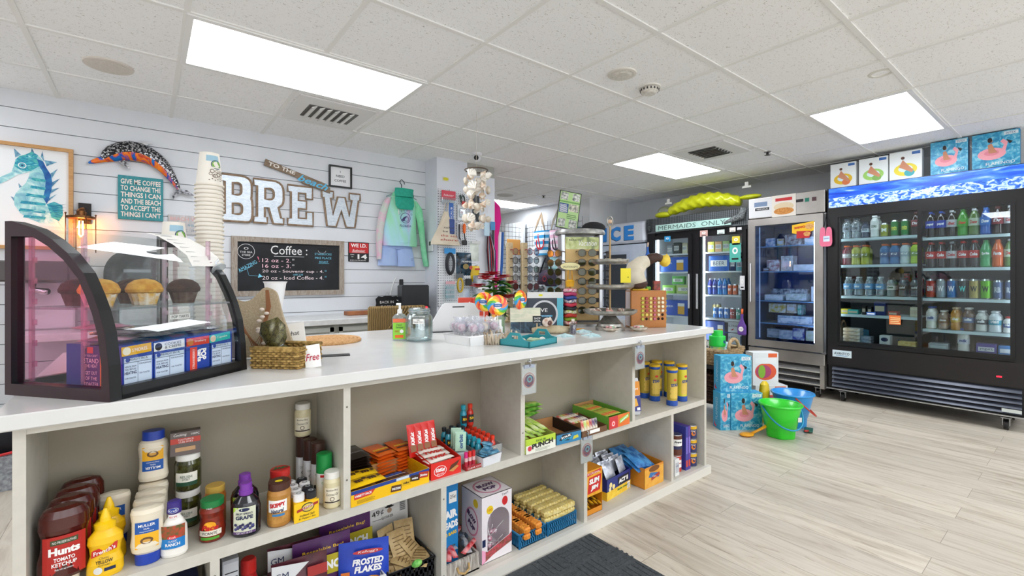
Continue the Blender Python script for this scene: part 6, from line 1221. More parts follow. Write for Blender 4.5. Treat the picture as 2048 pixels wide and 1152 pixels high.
for i, (x, y, z, g) in enumerate(((.05, .005, .052, .05), (.05, .075, .050, -.1), (.13, .01, .028, .0))):
 spawn('mm', pack('mm', .11 if False else .13, .065, .014, mmy, lambda m: m.text('m&m', 0, .033, .030, P('#4a2a1a', .4), .001, w=.075, bold=.06).text("s", .05, .033, .018, P('#4a2a1a', .4), .001, bold=.05)), ['yellow candy coated chocolate pack lying at the front of the yellow carton', 'yellow candy coated chocolate pack behind the front one', 'yellow candy coated chocolate pack at the right inside the yellow carton'][i], L3(a, rz, x+.015, y, z), rz+g) if i < 2 else spawn('snick', pack('snick', .13, .045, .014, P('#4b2c1e', .35), lambda m: m.text('SNICKERS', 0, .022, .016, P('#2a56b0', .4), .001, w=.085, shear=.2, bold=.05).rect(-.05, .010, .05, .012, WHITE, .0008)), 'brown chocolate bar pack inside the yellow carton', L3(a, rz, .17, .03, .03), rz)
dkb = P('#20150f', .35); orw = P('#e2671a', .35)
for i in range(9): spawn('dark', pack('d', .075, .14, .011, dkb, lambda m: m.text('HERSHEYS', 0, .05, .012, P('#8a9498', .4), .001, w=.06)), 'dark brown chocolate bar in the pile behind the yellow carton, '+['lowest', 'second up', 'third up', 'fourth up', 'fifth up', 'sixth up', 'seventh up', 'eighth up', 'topmost'][i], (.622+.004*math.sin(i*2), 1.68, ZM+.001+.0114*i), .08*math.sin(i))
for i in range(14): spawn('rees', pack('r', .075, .13, .012, orw, lambda m: m.text("REESE'S", 0, .05, .014, P('#f3cf2a', .4), .001, w=.062, bold=.05).rect(-.03, .02, .03, .034, P('#5b2c14', .5), .0008)), 'orange peanut butter cup pack, '+['left', 'right'][i % 2]+' pile, '+['lowest', 'second up', 'third up', 'fourth up', 'fifth up', 'sixth up', 'topmost'][i//2], (.725+.082*(i % 2), 1.69, ZM+.001+.0125*(i//2)), .15+.1*math.sin(i*1.3))
a, rz, wd = base2(862, 962, 922, 944, ZM)
open_carton('red wafer bar carton in the middle of the candy shelf', a, rz, wd, .23, .062, .085, P('#d8281e', .4), lambda m, w, h: m.rect(0, 0, w, h, P('#d8281e', .4), .0004).disc(w*.3, h*.45, .027, WHITE, .0008, ry=.020).disc(w*.3, h*.45, .025, P('#d8281e', .4), .0012, ry=.018).text('KitKat', w*.3, h*.52, .014, WHITE, .0018, w=.04, shear=.2, bold=.05).text('BIG KAT', w*.3, h*.28, .007, WHITE, .0018, w=.03).poly([(w*.58, h*.3), (w*.85, h*.55), (w*.95, h*.85), (w*.65, h*.62)], P('#5b3018', .5), .0014).poly([(w*.58, h*.3), (w*.72, h*.2), (w*.92, h*.45), (w*.85, h*.55)], P('#c98a4a', .5), .0014))
kk = pack('kk', .034, .125, .013, P('#d02018', .3), lambda m: m.text('KitKat', 0, .07, .016, WHITE, .001, rot=PI/2, w=.05, shear=.2, bold=.04).rect(-.012, .02, .012, .045, P('#8a5a34', .5), .0008))
for i in range(4): spawn('kk', kk, 'red wafer bar standing upright in the red carton, '+ordn(i, 4), L3(a, rz, .0+.030*i-.01, .13+.0*i, .052), 0, rot=(PI/2-.25, 0, rz+.02))
tw = pack('tw', .12, .045, .016, P('#e9e2d8', .35), lambda m: m.text('TWIX', 0, .023, .026, P('#d02018', .4), .001, w=.085, shear=.2, bold=.07))
for i in range(4): spawn('tw', tw, 'white and red caramel bar in the red carton, '+['front lower', 'front upper', 'middle', 'rear'][i], L3(a, rz, .055, [.01, .015, .06, .10][i], [.036, .052, .055, .060][i]), rz+.1*math.sin(i*2))
def shot(body, cap, txt):
 def f():
  t = thing('energy_shot', '', 'bottle'); MB().lathe([(.0125, .001), (.014, .004), (.014, .05), (.012, .058), (.007, .066), (.007, .07)], body, 14).build('body', t); MB().lathe([(.0095, .068), (.0100, .083), (.008, .085)], cap, 12).build('cap', t)
  m = MB(wrap(.0142, 0)); m.rect(-.014, .016, .014, .046, P('#1c2226', .5), .0003, 6).text(txt, 0, .032, .010, YEL, .0008, bold=.03, w=.02); m.build('label', t); return t
 return f
tl2 = P('#1f8fa8', .25, coat=.4); rd2 = P('#c9301f', .25, coat=.4)
cnt = 0
for i in range(3):
 for j in range(2): spawn('shotd', shot(tl2, P('#20262b', .4), '5h'), 'black capped blue energy shot beside the gum, row '+ORD[j]+', '+ordn(i, 3), (1.0+.036*i, 1.70+.036*j, ZM+.035), 0)
for i in range(3):
 for j in range(7):
  red = i > 0; x, y = 1.085+.036*i+.006*j*0, 1.60+.034*j
  spawn('shotr' if red else 'shott', shot(rd2 if red else tl2, P('#e0391f', .35) if red else P('#2a9fb5', .35), '5h'), ('red' if red else 'teal')+' capped energy shot in clear bin, '+['left', 'middle', 'right'][i]+' column, '+ORD[j]+' from front', (x, y, ZM+.004), .2)
for i, k in enumerate(('shott', 'shotr')): spawn(k, None, ['teal', 'red'][i]+' energy shot bottle standing high on the others at the back', (1.115+.036*i, 1.765, ZM+.092), 0, s=1.15)
t = thing('clear_bin', 'clear plastic bin holding red and teal capped energy shots', 'bin', (1.062, 1.578, ZM), 0); openbox(MB(), .125, .245, .055, GL('#edf2f3', .35, .05, .15), .002, .004).build('bin_body', t)
for i in range(3): spawn('orbit', pack('or', .045, .075, .012, P('#a9cdb5', .4), lambda m: m.text('orbit', 0, .037, .016, P('#1f4f7a', .4), .001, rot=PI/2, w=.055, bold=.05)), 'pale green gum pack standing by the clear bin, '+['front', 'middle', 'rear'][i], (1.005+.006*i, 1.615+.028*i, ZM+.052), 0, rot=(PI/2-.3, .1, -.3))
tag(MB().bbox(0, .055, 0, .1, 0, .048, P('#b9c4c9', .4), .002).build('gum_carton'), 'grey carton the green gum packs stand on', 'carton', loc=(.985, 1.60, ZM), rz=-.1)
a, rz, wd = base2(932, 943, 965, 933, ZM)
open_carton('small red carton holding three lip tubes at the shelf edge', a, rz, wd, .03, .016, .02, P('#a8202a', .4), lambda m, w, h: m.text('CLEAR CUP', w/2, h/2, .006, WHITE, w=w*.8), name='lip_balm_carton')
for i, c in enumerate(('#d42a7a', '#d9322f', '#c4282d')):
 t = thing('lip_balm', ['pink', 'red', 'dark red'][i]+' lip balm tube in the small red carton, '+ordn(i, 3), 'lip balm', L3(a, rz, .009+.0175*i, .014, .0025), 0); MB().lathe([(.0075, 0), (.0075, .045)], P('#d7b1b0', .4), 12).lathe([(.0076, .012), (.0076, .03)], P('#b3233a', .4), 12).build('tube', t); MB().lathe([(.0076, .045), (.0075, .066), (.006, .067)], P(c, .3), 12).build('cap', t)
a, rz, wd = base2(966, 935, 1004, 921, ZM); t = thing('white_tub', 'small white tub of blue candy packets at the shelf edge', 'tub', a, rz); openbox(MB(), wd*.9, .075, .038, P('#e4e6ea', .4), .002, .005).build('tub_body', t)
random.seed(2)
for i in range(7): spawn('bluep', pack('bp', .045, .04, .012, P('#7fb6cf', .3, noise=(60, '#2f6f94'))), 'blue wrapped candy packet in the white tub, '+ORD[i]+' counted from the left', L3(a, rz, .02+.012*(i % 4), .005+.03*(i//4), .03+.006*i), i*.9, rot=(.3*math.sin(i), .2, i*.9))
# ---------------------------------------------------------------- cell C
a, rz, wd = base2(1052, 910, 1111, 894, ZM)
open_carton('white and lime candy carton reading punch', a, rz, wd, .19, .064, .07, P('#c6d86a', .45), lambda m, w, h: m.rect(0, 0, w, h*.55, P('#e9eadd', .5), .0004).rect(0, h*.55, w, h, P('#b4d13a', .5), .0004).text('SOUR', w*.5, h*.78, .010, P('#3a6a1f', .5), .001, w=w*.35, bold=.03).text('PUNCH', w*.55, h*.5, .022, P('#2a2d2a', .5), .001, w=w*.72, bold=.06, rot=.08).disc(w*.12, h*.35, .011, P('#c93a4a', .5), .001).lines(w*.3, h*.08, w*.8, h*.28, 4, P('#7d8a6a', .5), .35, .001))
for i in range(9): spawn('punch', pack('pu', .03, .16, .014, P('#a9d13a', .35, noise=(40, '#dfe9b0')), None, name='candy_straw_pack'), 'lime green sour straw pack in the punch carton, '+ordn(i, 9), L3(a, rz, .012+.0135*i, .015, .055+.012*(i % 3)), rz, rot=(.12, .05, rz+.05*math.sin(i)))
a2, rz2, wd2 = base2(1113, 891, 1162, 879, ZM)
open_carton('dark blue sour candy carton right of the punch carton', a2, rz2, wd2, .22, .052, .055, P('#17181c', .4), lambda m, w, h: m.rect(0, 0, w, h*.85, P('#2a7fae', .45), .0004).poly([(w*.1, h*.35), (w*.5, h*.2), (w*.62, h*.75), (w*.25, h*.8)], P('#16181c', .5), .0008).text('SOUR', w*.38, h*.6, .010, WHITE, .0014, w=w*.4, rot=.15, bold=.04).text('PATCH', w*.42, h*.38, .009, P('#2fb3d9', .4), .0014, w=w*.38, rot=.1, bold=.04).poly([(w*.65, h*.2), (w*.9, h*.3), (w*.86, h*.55), (w*.7, h*.5)], P('#c9c43a', .5), .0008))
for i in range(6): spawn('greenp', pack('gp', .10, .07, .016, P('#4f9a2f', .35, noise=(30, '#b6d96a')), lambda m: m.text('sour', 0, .035, .016, P('#e9e23a', .4), .001, shear=.2)), 'green candy bag piled at the back of the candy cell, '+['lowest left', 'lowest right', 'middle left', 'middle right', 'upper', 'topmost'][i], (1.43+.085*(i % 2), 1.735, ZM+.072+.017*(i//2)+.002*i), .3*math.sin(i*2))
a3, rz3, wd3 = base2(1164, 876, 1214, 861, ZM)
t = open_carton('low brown carton filled with upright candy sticks', a3, rz3, wd3, .20, .028, .045, P('#6b4a2e', .6), lambda m, w, h: m.rect(w*.3, h*.3, w*.7, h*.9, PAPER))
cs = ['#c9402f', '#b8d16a', '#d9a13a', '#a82f3a', '#5a2f6a', '#2a2a44']
for i in range(18): spawn('cb%d' % (i % 6), pack('cb', .018, .07 if i < 6 else .11, .012, P(cs[i % 6], .35, noise=(50, '#e9e0d0'))), 'candy stick number by colour %s in the low brown carton, %s row, %s' % (['red', 'green', 'orange', 'crimson', 'purple', 'navy'][i % 6], ['front', 'middle', 'back'][i//6], ordn(i % 6, 6)), L3(a3, rz3, .012+.019*(i % 6), .012 if i < 6 else .06+.06*(i//6-1), .004 if i < 6 else .045), 0, rot=((PI/2-.1) if i < 6 else .1, 0, rz3))
a4, rz4, wd4 = base2(1218, 860, 1259, 847, ZM)
open_carton('open green and red candy carton at the right of the candy cell', a4, rz4, wd4, .25, .062, .075, P('#6aa53a', .45), lambda m, w, h: m.rect(0, 0, w*.42, h, P('#c9343a', .45), .0006).rect(w*.42, 0, w, h, P('#e0702a', .45), .0006).disc(w*.2, h*.4, .016, P('#e8555a', .5), .001).disc(w*.2, h*.4, .011, WHITE, .0014, ring=.7).poly([(w*.5, h*.25), (w*.95, h*.6), (w*.95, h*.9), (w*.5, h*.6)], P('#8ccf4a', .5), .001).text('AIRHEADS', w*.72, h*.57, .010, WHITE, .0016, w=w*.4, rot=.35, bold=.04))
for i in range(8): spawn('ahs', pack('ah', .028, .11, .010, P('#9fd04a', .35, noise=(40, '#e05a3a'))), 'green taffy strip in the green and red carton, '+['front', 'back'][i//4]+' row, '+ordn(i % 4, 4), L3(a4, rz4, .018+.028*(i % 4), .015+.115*(i//4), .058), rz4)
# ---------------------------------------------------------------- cell D
t = thing('chips_bag', 'tall blue and orange snack bag leaning on the divider left of the chip canisters', 'bag', (2.10, 1.585, ZM), .1, rot=(-.12, 0, -.35)); MB().puff([(.005, -.045, .045), (.02, -.05, .05), (.10, -.05, .05), (.19, -.048, .048), (.205, -.045, .045)], .028, P('#dfe1e6', .3, noise=(20, '#c9ccd3')), 8).build('bag', t)
m = MB(front(0, -.029, 0)); m.rect(-.036, .115, .036, .19, P('#d98a1c', .4), .0).rect(-.036, .03, .036, .112, P('#2d2f7a', .4), .0).text('chips', 0, .15, .018, WHITE, .001, w=.05, shear=.2).poly([(-.02, .05), (.02, .06), (.01, .10), (-.02, .09)], P('#e0a83a', .5), .001).rect(.01, .035, .03, .05, WHITE, .001); m.build('printed_front', t)
def stax(c):
 def f():
  t = thing('chip_canister', '', 'canister'); MB().lathe([(.032, .001), (.033, .004), (.033, .028), (.030, .032)], P('#1f4fa8', .35), 20).build('base_cup', t); MB().lathe([(.030, .03), (.030, .205)], P(c, .35), 22).build('tube', t); MB().lathe([(.030, .196), (.033, .20), (.033, .212)], P('#1f4fa8', .35), 20).lathe([(.034, .212), (.034, .224), (.030, .226)], P('#d9b01c', .4), 22).build('lid', t)
  m = MB(wrap(.0302, 0)); [m.disc(-.018+.013*(k % 4), .06+.028*(k//4), .012, P('#e3c35a', .5), .0006+.0001*k, ry=.016, n=10) for k in range(12)]; m.text('STAX', .0, .125, .018, P('#2c4a8a', .4), .003, w=.045, bold=.05, rot=.1).disc(0, .155, .009, P('#d33a2a', .5), .003, ry=.007); m.build('label', t); return t
 return f
for i, (u1, u2, vb, k, lb) in enumerate(((1295, 1324, 804, 'a', 'front row, left'), (1331, 1357, 813, 'a', 'front row, middle, nearest the shelf edge'), (1350, 1377, 804, 'b', 'front row, right with yellow wrap'), (1277, 1300, 797, 'a', 'back row, left behind the bag'), (1302, 1326, 793, 'a', 'back row, second from left'), (1326, 1350, 795, 'b', 'back row, third from left'))):
 (x, y, z), w, h = cylpx(u1, u2, vb, 730, ZM); spawn('stax'+k, stax('#b9a03a' if k == 'a' else '#d9cf3a'), 'blue and yellow chip canister, '+lb, (x-.0, y, ZM), -.6+.2*i)
# hanging tag holders
for u, v, x, zt, lb in ((1049, 724, 1.2665, .872, 'between the candy cells'), (1267, 696, 2.0315, .885, 'beside the chip canisters'), (1166, 886, 1.6595, .478, 'on the lower divider beside the jerky')):
 t = thing('sticker_holder', 'clear clip holder with a round logo sticker hanging '+lb, 'sticker holder', (x, 1.494 if zt > .6 else 1.527, zt))
 MB().box(-.038, .038, -.006, -.001, -.135, -.018, PAPER).build('sheet', t); MB().box(-.04, .04, -.008, -.0065, -.137, -.012, GL('#eef2f4', .3)).build('sleeve', t); MB().lathe([(.01, 0), (.01, .004)], STEEL, 12, (0, -.008, .0)).tube([(0, -.008, .014), (.008, -.01, .004), (0, -.01, -.02)], .003, STEEL, 6).box(-.028, .028, -.010, -.001, -.026, -.012, P('#9aa3b3', .4)).build('clip', t)
 m = MB(front(0, -.0062, -.078)); m.disc(0, 0, .033, P('#c9404a', .5), .0002, ring=.8, n=28).disc(0, -.002, .026, P('#3a4a80', .5, noise=(60, '#b03a5a')), .0003, n=24).disc(.003, .004, .014, P('#6fb3b8', .5), .0006, ring=.55, n=20).disc(0, -.01, .02, P('#8a2f4a', .5), .0005, ry=.01, ring=.6); m.build('logo', t)
# ---------------------------------------------------------------- lower shelf
def pouch(lb, u1, v1, u2, v2, w, h, mat, deco, y_off=0, name='cereal_pouch', lean=.25, rzz=None, z=.06):
 a, rz, wd = base2(u1, v1, u2, v2, z); t = thing(name, lb, 'pouch', a, rz, rot=(-lean, 0, rz if rzz is None else rzz))
 MB().puff([(0, -w/2, w/2, .9), (h*.1, -w/2, w/2, 1), (h*.6, -w/2, w/2, .8), (h*.88, -w/2, w/2, .1), (h, -w/2, w/2, .06)], .02, mat, 8, pinch=False).build('bag', t)
 m = MB(front(0, -.0215, 0)); deco(m, w, h); m.build('printed_front', t); return t
def place(o, x, y, z, rz, lean=.2): o.location = (x, y, z); o.rotation_euler = (-lean, 0, rz); return o
mar = P('#4a1c26', .3, noise=(20, '#5e2833')); pur = P('#4a2056', .3, noise=(14, '#5b2a66')); blu = P('#1f3fae', .3, noise=(14, '#2a4dc0'))
def gmd(tc):
 def f(m, w, h):
  m.poly([(-w/2, h*.72), (-w/2, h), (w*.15, h*.94), (-w*.22, h*.72)], P('#d9dadb', .4), .0004).text('GM', -w*.33, h*.84, .02, NAVY, .001).rect(w*.12, h*.72, w*.48, h*.86, P('#a8302c', .45), .0004).text('LUCKY', w*.0, h*.6, .02, P('#c9a89a', .5), .001, w=w*.5).text('Chocolate', w*.1, h*.48, .016, P('#d9c2a8', .5), .001, w=w*.5, shear=.2).disc(w*.1, h*.2, w*.32, P('#7a4a2a', .6, noise=(60, '#b98a5a')), .0004, ry=h*.16)
 return f
o = pouch('maroon cereal pouch with a white corner, furthest left', 600, 1140, 640, 1130, .17, .235, mar, gmd(0)); place(o, .40, 1.70, .075, -.1, .12)
o = pouch('maroon chocolate cereal pouch in front of the purple pouches', 600, 1140, 640, 1130, .17, .225, mar, gmd(0)); place(o, .395, 1.61, .075, -.1, .15)
def pud(m, w, h): m.rect(-w/2, h*.5, w/2, h*.76, P('#b8a71f', .45), .0004).text('Resealable Bag!', 0, h*.86, .013, YEL, .001, w=w*.7).text('CRUNCH', w*.05, h*.62, .030, WHITE, .001, w=w*.7, bold=.05)
o = pouch('purple resealable cereal pouch behind the others, upright', 600, 1140, 640, 1130, .19, .25, pur, pud); place(o, .59, 1.75, .075, 0, .06)
o = pouch('purple resealable cereal pouch leaning in the middle', 600, 1140, 640, 1130, .19, .24, pur, pud); place(o, .48, 1.66, .078, -.1, .12)
def frd(m, w, h): m.disc(w*.08, h*.86, w*.3, P('#c33a3a', .45), .0004, ry=h*.035).text("Kellogg's", w*.08, h*.86, .010, WHITE, .001, w=w*.4, shear=.2).text('FROSTED', w*.08, h*.72, .022, WHITE, .001, w=w*.62, shear=.2, bold=.05).text('FLAKES', w*.08, h*.61, .022, WHITE, .001, w=w*.55, shear=.2, bold=.05).disc(w*.15, h*.3, w*.3, P('#d9822a', .6, noise=(50, '#e9b04a')), .0004, ry=h*.2).rect(-w*.45, 0, -w*.28, h*.6, P('#d9762a', .5), .0004)
o = pouch('bright blue flake cereal pouch at the front right of the basket', 600, 1140, 640, 1130, .17, .225, blu, frd); place(o, .60, 1.60, .065, -.35, .12)
t = thing('white_wire_basket', 'white slatted plastic basket holding the cereal pouches', 'basket', (.275, 1.548, ZB), 0)
m = MB(); W_, D_, H_ = .38, .25, .13
for k in range(24): x = W_*k/23; m.box(x-.004, x+.004, 0, .004, 0, H_, WHITE).box(x-.004, x+.004, D_-.004, D_, 0, H_, WHITE)
for k in range(16): y = D_*k/15; m.box(0, .004, y-.004, y+.004, 0, H_, WHITE).box(W_-.004, W_, y-.004, y+.004, 0, H_, WHITE)
m.box(0, W_, 0, D_, 0, .004, WHITE).build('slats', t); MB().tube([(0, 0, H_), (W_, 0, H_), (W_, D_, H_), (0, D_, H_)], .008, WHITE, 8, closed=True).build('rim', t)
t = thing('red_bottle', 'red topped bottle beside the cereal pouches on the bottom shelf', 'bottle', (.255, 1.68, ZB), .1); MB().lathe([(.032, 0), (.036, .01), (.036, .18), (.024, .22), (.02, .235)], P('#b01f1c', .3), 20, sy=.7).build('body', t); MB().lathe([(.021, .235), (.023, .24), (.022, .275), (.018, .28)], P('#c4251f', .35), 18).build('cap', t)
t = thing('nutrition_box', 'grey box side with a printed facts panel at the left of the bottom cell', 'box', (.175, 1.60, ZB), 0); MB().box(0, .042, 0, .19, 0, .335, P('#a9abb0', .5)).build('box', t)
m = MB(front(0, 0, 0)); m.rect(.003, .02, .040, .325, P('#c3c5c9', .5), .0003).lines(.006, .03, .039, .31, 18, INK, .22, .0008); m.build('facts_panel', t)
tag(MB().bbox(0, .10, 0, .16, 0, .30, P('#1d2a55', .45), .003).build('dark_box'), 'dark blue carton at the far left of the bottom shelf', 'carton', loc=(.02, 1.60, ZB))
# oatmeal cell: black basket, packets, price card
bkb = P('#15161a', .4); t = thing('black_basket', 'black perforated plastic basket of tan oatmeal packets', 'basket', (.678, 1.565, ZB), 0)
m = MB(); W_, D_, H_ = .18, .2, .115
for k in range(11): x = W_*k/10; m.box(max(0, x-.0055), min(W_, x+.0055), 0, .003, 0, H_, bkb).box(max(0, x-.0055), min(W_, x+.0055), D_-.003, D_, 0, H_, bkb)
for z in (0, .035, .07, .1): m.box(0, W_, 0, .003, z, z+.016, bkb).box(0, .003, 0, D_, z, z+.016, bkb).box(W_-.003, W_, 0, D_, z, z+.016, bkb)
m.box(0, .003, 0, D_, 0, H_, bkb).box(0, W_, 0, D_, 0, .003, bkb).build('basket_body', t); MB().tube([(0, 0, H_), (W_, 0, H_), (W_, D_, H_), (0, D_, H_)], .006, bkb, 6, closed=True).build('rim', t)
t = thing('price_card', 'white card with a hat logo and a handwritten 49 cents behind the oatmeal packets', 'card', (.695, 1.785, ZB+.06), 0, rot=(-.08, 0, 0)); MB().box(0, .165, 0, .004, 0, .20, PAPER).build('card', t)
m = MB(front(0, -.0005, 0)); m.text('49¢', .035, .165, .026, INK, w=.05, rot=.15).rect(.012, .14, .06, .1415, INK, .001).disc(.085, .18, .02, INK, ry=.004).disc(.085, .185, .011, INK, ry=.01).disc(.085, .165, .010, P('#b99a80', .6), .0004).text('QUAKER', .075, .142, .012, INK, w=.05).rect(.13, .15, .155, .19, P('#bfc0bd', .5)).lines(.132, .152, .153, .188, 5, INK, .3, .001); m.build('lettering', t)
tanp = P('#b39563', .6, noise=(40, '#c9ae7d'));
opk = pack('oat', .075, .105, .012, tanp, lambda m: m.lines(-.025, .02, .025, .09, 5, P('#7d6238', .6), .25, .001), cat='packet', name='oatmeal_packet')
PK = [(.74, 1.70, .12, .3, 1.2), (.80, 1.69, .13, -.2, 1.1), (.77, 1.65, .12, .1, .9), (.72, 1.62, .10, -.5, .5), (.83, 1.64, .11, .6, .7), (.76, 1.60, .105, 0, .35), (.81, 1.60, .10, .9, .3), (.73, 1.585, .098, 1.3, .2), (.79, 1.575, .112, -.7, .15)]
for i, (x, y, z, rz_, tl_) in enumerate(PK): spawn('oat', opk, 'tan oatmeal packet in the black basket, '+['tall at back left', 'tall at back right', 'standing in the middle', 'leaning at left', 'leaning at right', 'lying low in the middle', 'lying at front right', 'lying at front left', 'topmost at the front'][i], (x, y, ZB+z-.02), 0, rot=(tl_, 0, rz_))
tag(MB().ball((0, 0, 0), (.022, .012, .014), P('#4fa33f', .4, noise=(60, '#8ed06a')), 10, 6).build('green_wrapper'), 'small crumpled green wrapper among the oatmeal packets', 'wrapper', loc=(.785, 1.562, ZB+.118))
# cell with taffy box, crate and lollipop box
t = thing('airheads_box', 'tall blue and red taffy box with a handwritten 25 cent sticker', 'box', (.925, 1.64, ZB), 0); MB().box(0, .085, 0, .1, 0, .33, P('#1d7fc0', .4)).build('box', t)
m = MB(front(0, 0, 0)); m.rect(0, .0, .016, .24, P('#c93a3a', .4)).rect(.042, .255, .078, .30, PAPER, .0008).text('25¢', .06, .278, .018, INK, .0014, w=.026).text('AIR', .052, .21, .034, WHITE, .0012, w=.058, rot=.1, bold=.06).text('HEADS', .045, .165, .030, WHITE, .0012, w=.078, rot=.1, bold=.06).text('90 BARS', .048, .13, .014, YEL, .0012, w=.06, rot=.1, bold=.03); m.build('printed_front', t)
gw = ramp_mat('whitewash', [(.3, '#6e675f'), (.5, '#a8a198'), (.7, '#c9c4bc')], 12, 'noise', .8, stretch=(6, 1, 1), dist=1.5)
a, rz, wd = base2(940, 1136, 997, 1110, ZB); a = (.945, 1.545, ZB)
t = thing('wooden_crate', 'grey washed wooden crate with rope handle holding red and black candy packs', 'crate', (.90, 1.55, ZB), 0)
m = MB(); W_, D_, H_ = .155, .20, .068
m.box(0, W_, 0, D_, 0, .006, gw).box(0, W_, 0, .008, 0, H_, gw).box(0, W_, D_-.008, D_, 0, H_, gw).box(0, .008, 0.008, D_-.008, 0, H_, gw).box(W_-.008, W_, .008, D_-.008, 0, H_, gw).build('crate_body', t)
MB().tube([(.05, -.002, .045), (.052, -.012, .028), (.077, -.016, .018), (.10, -.012, .028), (.104, -.002, .045)], .0045, P('#b3935f', .9), 7).build('rope_handle', t)
mr = P('#c8202a', .3, noise=(60, '#e9a0a0')); mb2 = P('#1d2430', .3, noise=(50, '#5a6a7a')); mw = P('#c9ccd0', .35, noise=(50, '#8d9097'))
for i in range(12):
 k = ['r', 'r', 'r', 'w', 'r', 'b', 'w', 'b', 'b', 'w', 'r', 'b'][i]; spawn('crt'+k, pack('c'+k, .022, .12, .012, {'r': mr, 'b': mb2, 'w': mw}[k]), {'r': 'red', 'b': 'dark blue', 'w': 'silver'}[k]+' candy pack in the whitewashed crate, '+['front', 'middle', 'back'][i//4]+' row, '+ordn(i % 4, 4), (.925+.033*(i % 4), 1.572+.055*(i//4), ZB+.060+.004*(i % 3)), 0, rot=(.1, .1*math.sin(i), -.6+.5*math.sin(i*2.3)))
a, rz, wd = base2(998, 1124, 1058, 1091, ZB); a = (1.065, 1.555, ZB)
t = thing('lollipop_box', 'tall white lollipop display box with round top logo and arched opening', 'box', (1.075, 1.56, ZB), 0); bx = P('#e6dfe2', .45); W_, D_, H_ = .155, .155, .275
arch = [(.028+.10*0, .05), (.142, .085)]+[(.085+.057*math.cos(q), .155+.057*math.sin(q)) for q in [PI*k/12 for k in range(13)]]+[(.028, .05)]
m = MB(front(0, 0, 0)); m.prism([[(0, 0), (W_, 0), (W_, H_), (0, H_)], [(.028, .045), (.142, .08)]+[(.085+.057*math.cos(PI*k/12), .155+.057*math.sin(PI*k/12)) for k in range(13)]], -.002, 0, bx); m.on(None).box(0, .002, .002, D_, 0, H_, bx).box(W_-.002, W_, .002, D_, 0, H_, bx).box(0, W_, D_-.002, D_, 0, H_, bx).box(0, W_, 0, D_, H_-.002, H_, bx).box(0, W_, 0, D_, 0, .002, bx).build('box', t)
m = MB(front(0, 0, 0)); m.disc(.04, .215, .017, P('#e9c92a', .4)).text('100', .04, .215, .010, RED, .001, w=.022).disc(.118, .232, .015, P('#c4252a', .4), ry=.019).text('Two!!', .118, .262, .010, INK, .001, rot=.15).poly([(0, .0), (.02, .05), (.028, .045), (.06, .055), (.142, .08), (.155, .09), (.155, .05), (.06, .025)], P('#7a4a3a', .5, noise=(70, '#c94a5a')), .0006).poly([(0, 0), (0, .06), (.018, .05), (.018, .01)], P('#e9a3c0', .4), .001).rect(.002, .07, .018, .10, NAVY, .001)
m.on(leftf(0, D_, 0)).disc(.08, .15, .05, P('#d98fa8', .4), .0006, ry=.06).disc(.08, .15, .042, P('#e9e0e3', .4), .0010, ry=.052).text('BLOW', .08, .17, .022, P('#4a2a5a', .4), .0016, w=.07, rot=-.5, bold=.06).text('POP', .08, .135, .022, P('#4a2a5a', .4), .0016, w=.055, rot=-.5, bold=.06).disc(.11, .235, .018, P('#e9c92a', .4)).disc(.1, .05, .016, P('#c4252a', .4))
m.on(topf(0, 0, H_)).disc(.078, .075, .062, P('#d98fa8', .4), .0006).disc(.078, .075, .054, P('#e9e0e3', .4), .001).text('BLOW', .078, .09, .026, P('#4a2a5a', .4), .0016, w=.085, bold=.06).text('POP', .078, .055, .026, P('#4a2a5a', .4), .0016, w=.065, bold=.06); m.build('printing', t)
random.seed(14)
for i in range(16):
 x, y = 1.075+random.uniform(.03, .125), 1.56+random.uniform(.025, .11)
 spawn('bpop', lambda: (lambda o: (MB().ball((0, 0, 0), .011, P('#d9ccd2', .3, noise=(80, '#b0607a')), 8, 6).build('candy', o), MB().tube([(0, 0, .01), (0, 0, .06)], .0016, WHITE, 5).build('stick', o), o)[-1])(thing('small_lollipop', '', 'lollipop')), 'white sticked lollipop inside the arched lollipop box, '+['lower', 'middle', 'upper'][i % 3]+' layer, '+ORD[i//3]+' of its layer', (x, y, ZB+.02+.028*(i % 3)), 0, rot=(random.uniform(.6, 1.9), random.uniform(-.4, .4), random.uniform(0, 6)))
# blue cracker baskets
bb = P('#1f6f9f', .4)
def blue_basket(lb, a, rz, w, d, h):
 t = thing('blue_basket', lb, 'basket', a, rz); m = MB(); m.box(0, w, 0, d, 0, .003, bb)
 for z in (0, h*.45, h*.85): m.box(0, w, 0, .003, z, z+.007, bb).box(0, w, d-.003, d, z, z+.007, bb).box(0, .003, 0, d, z, z+.007, bb).box(w-.003, w, 0, d, z, z+.007, bb)
 n = int(w/.012)
 for k in range(n+1): x = w*k/n; m.box(x-.0028, x+.0028, 0, .003, 0, h, bb).box(x-.0028, x+.0028, d-.003, d, 0, h, bb)
 n = int(d/.012)
 for k in range(n+1): y = d*k/n; m.box(0, .003, y-.0028, y+.0028, 0, h, bb).box(w-.003, w, y-.0028, y+.0028, 0, h, bb)
 m.build('lattice', t); MB().tube([(0, 0, h), (w, 0, h), (w, d, h), (0, d, h)], .0045, bb, 6, closed=True).build('rim', t)
blue_basket('blue lattice basket of orange cracker packs, left of the pair', (1.265, 1.55, ZB), 0, .15, .24, .06); blue_basket('blue lattice basket of yellow cracker packs, right of the pair', (1.43, 1.55, ZB), 0, .185, .26, .06)
def cracker(c, c2):
 def f():
  m = MB(); m.bbox(-.052, .052, -.018, .018, 0, .026, P(c, .35, noise=(60, c2)), .006)
  for k in range(1, 6): m.box(-.052+.0175*k-.0006, -.052+.0175*k+.0006, -.0183, .0183, -.0002+.0, .0263, P(c2, .5))
  o = m.build('cracker_pack'); o['category'] = 'crackers'; return o
 return f
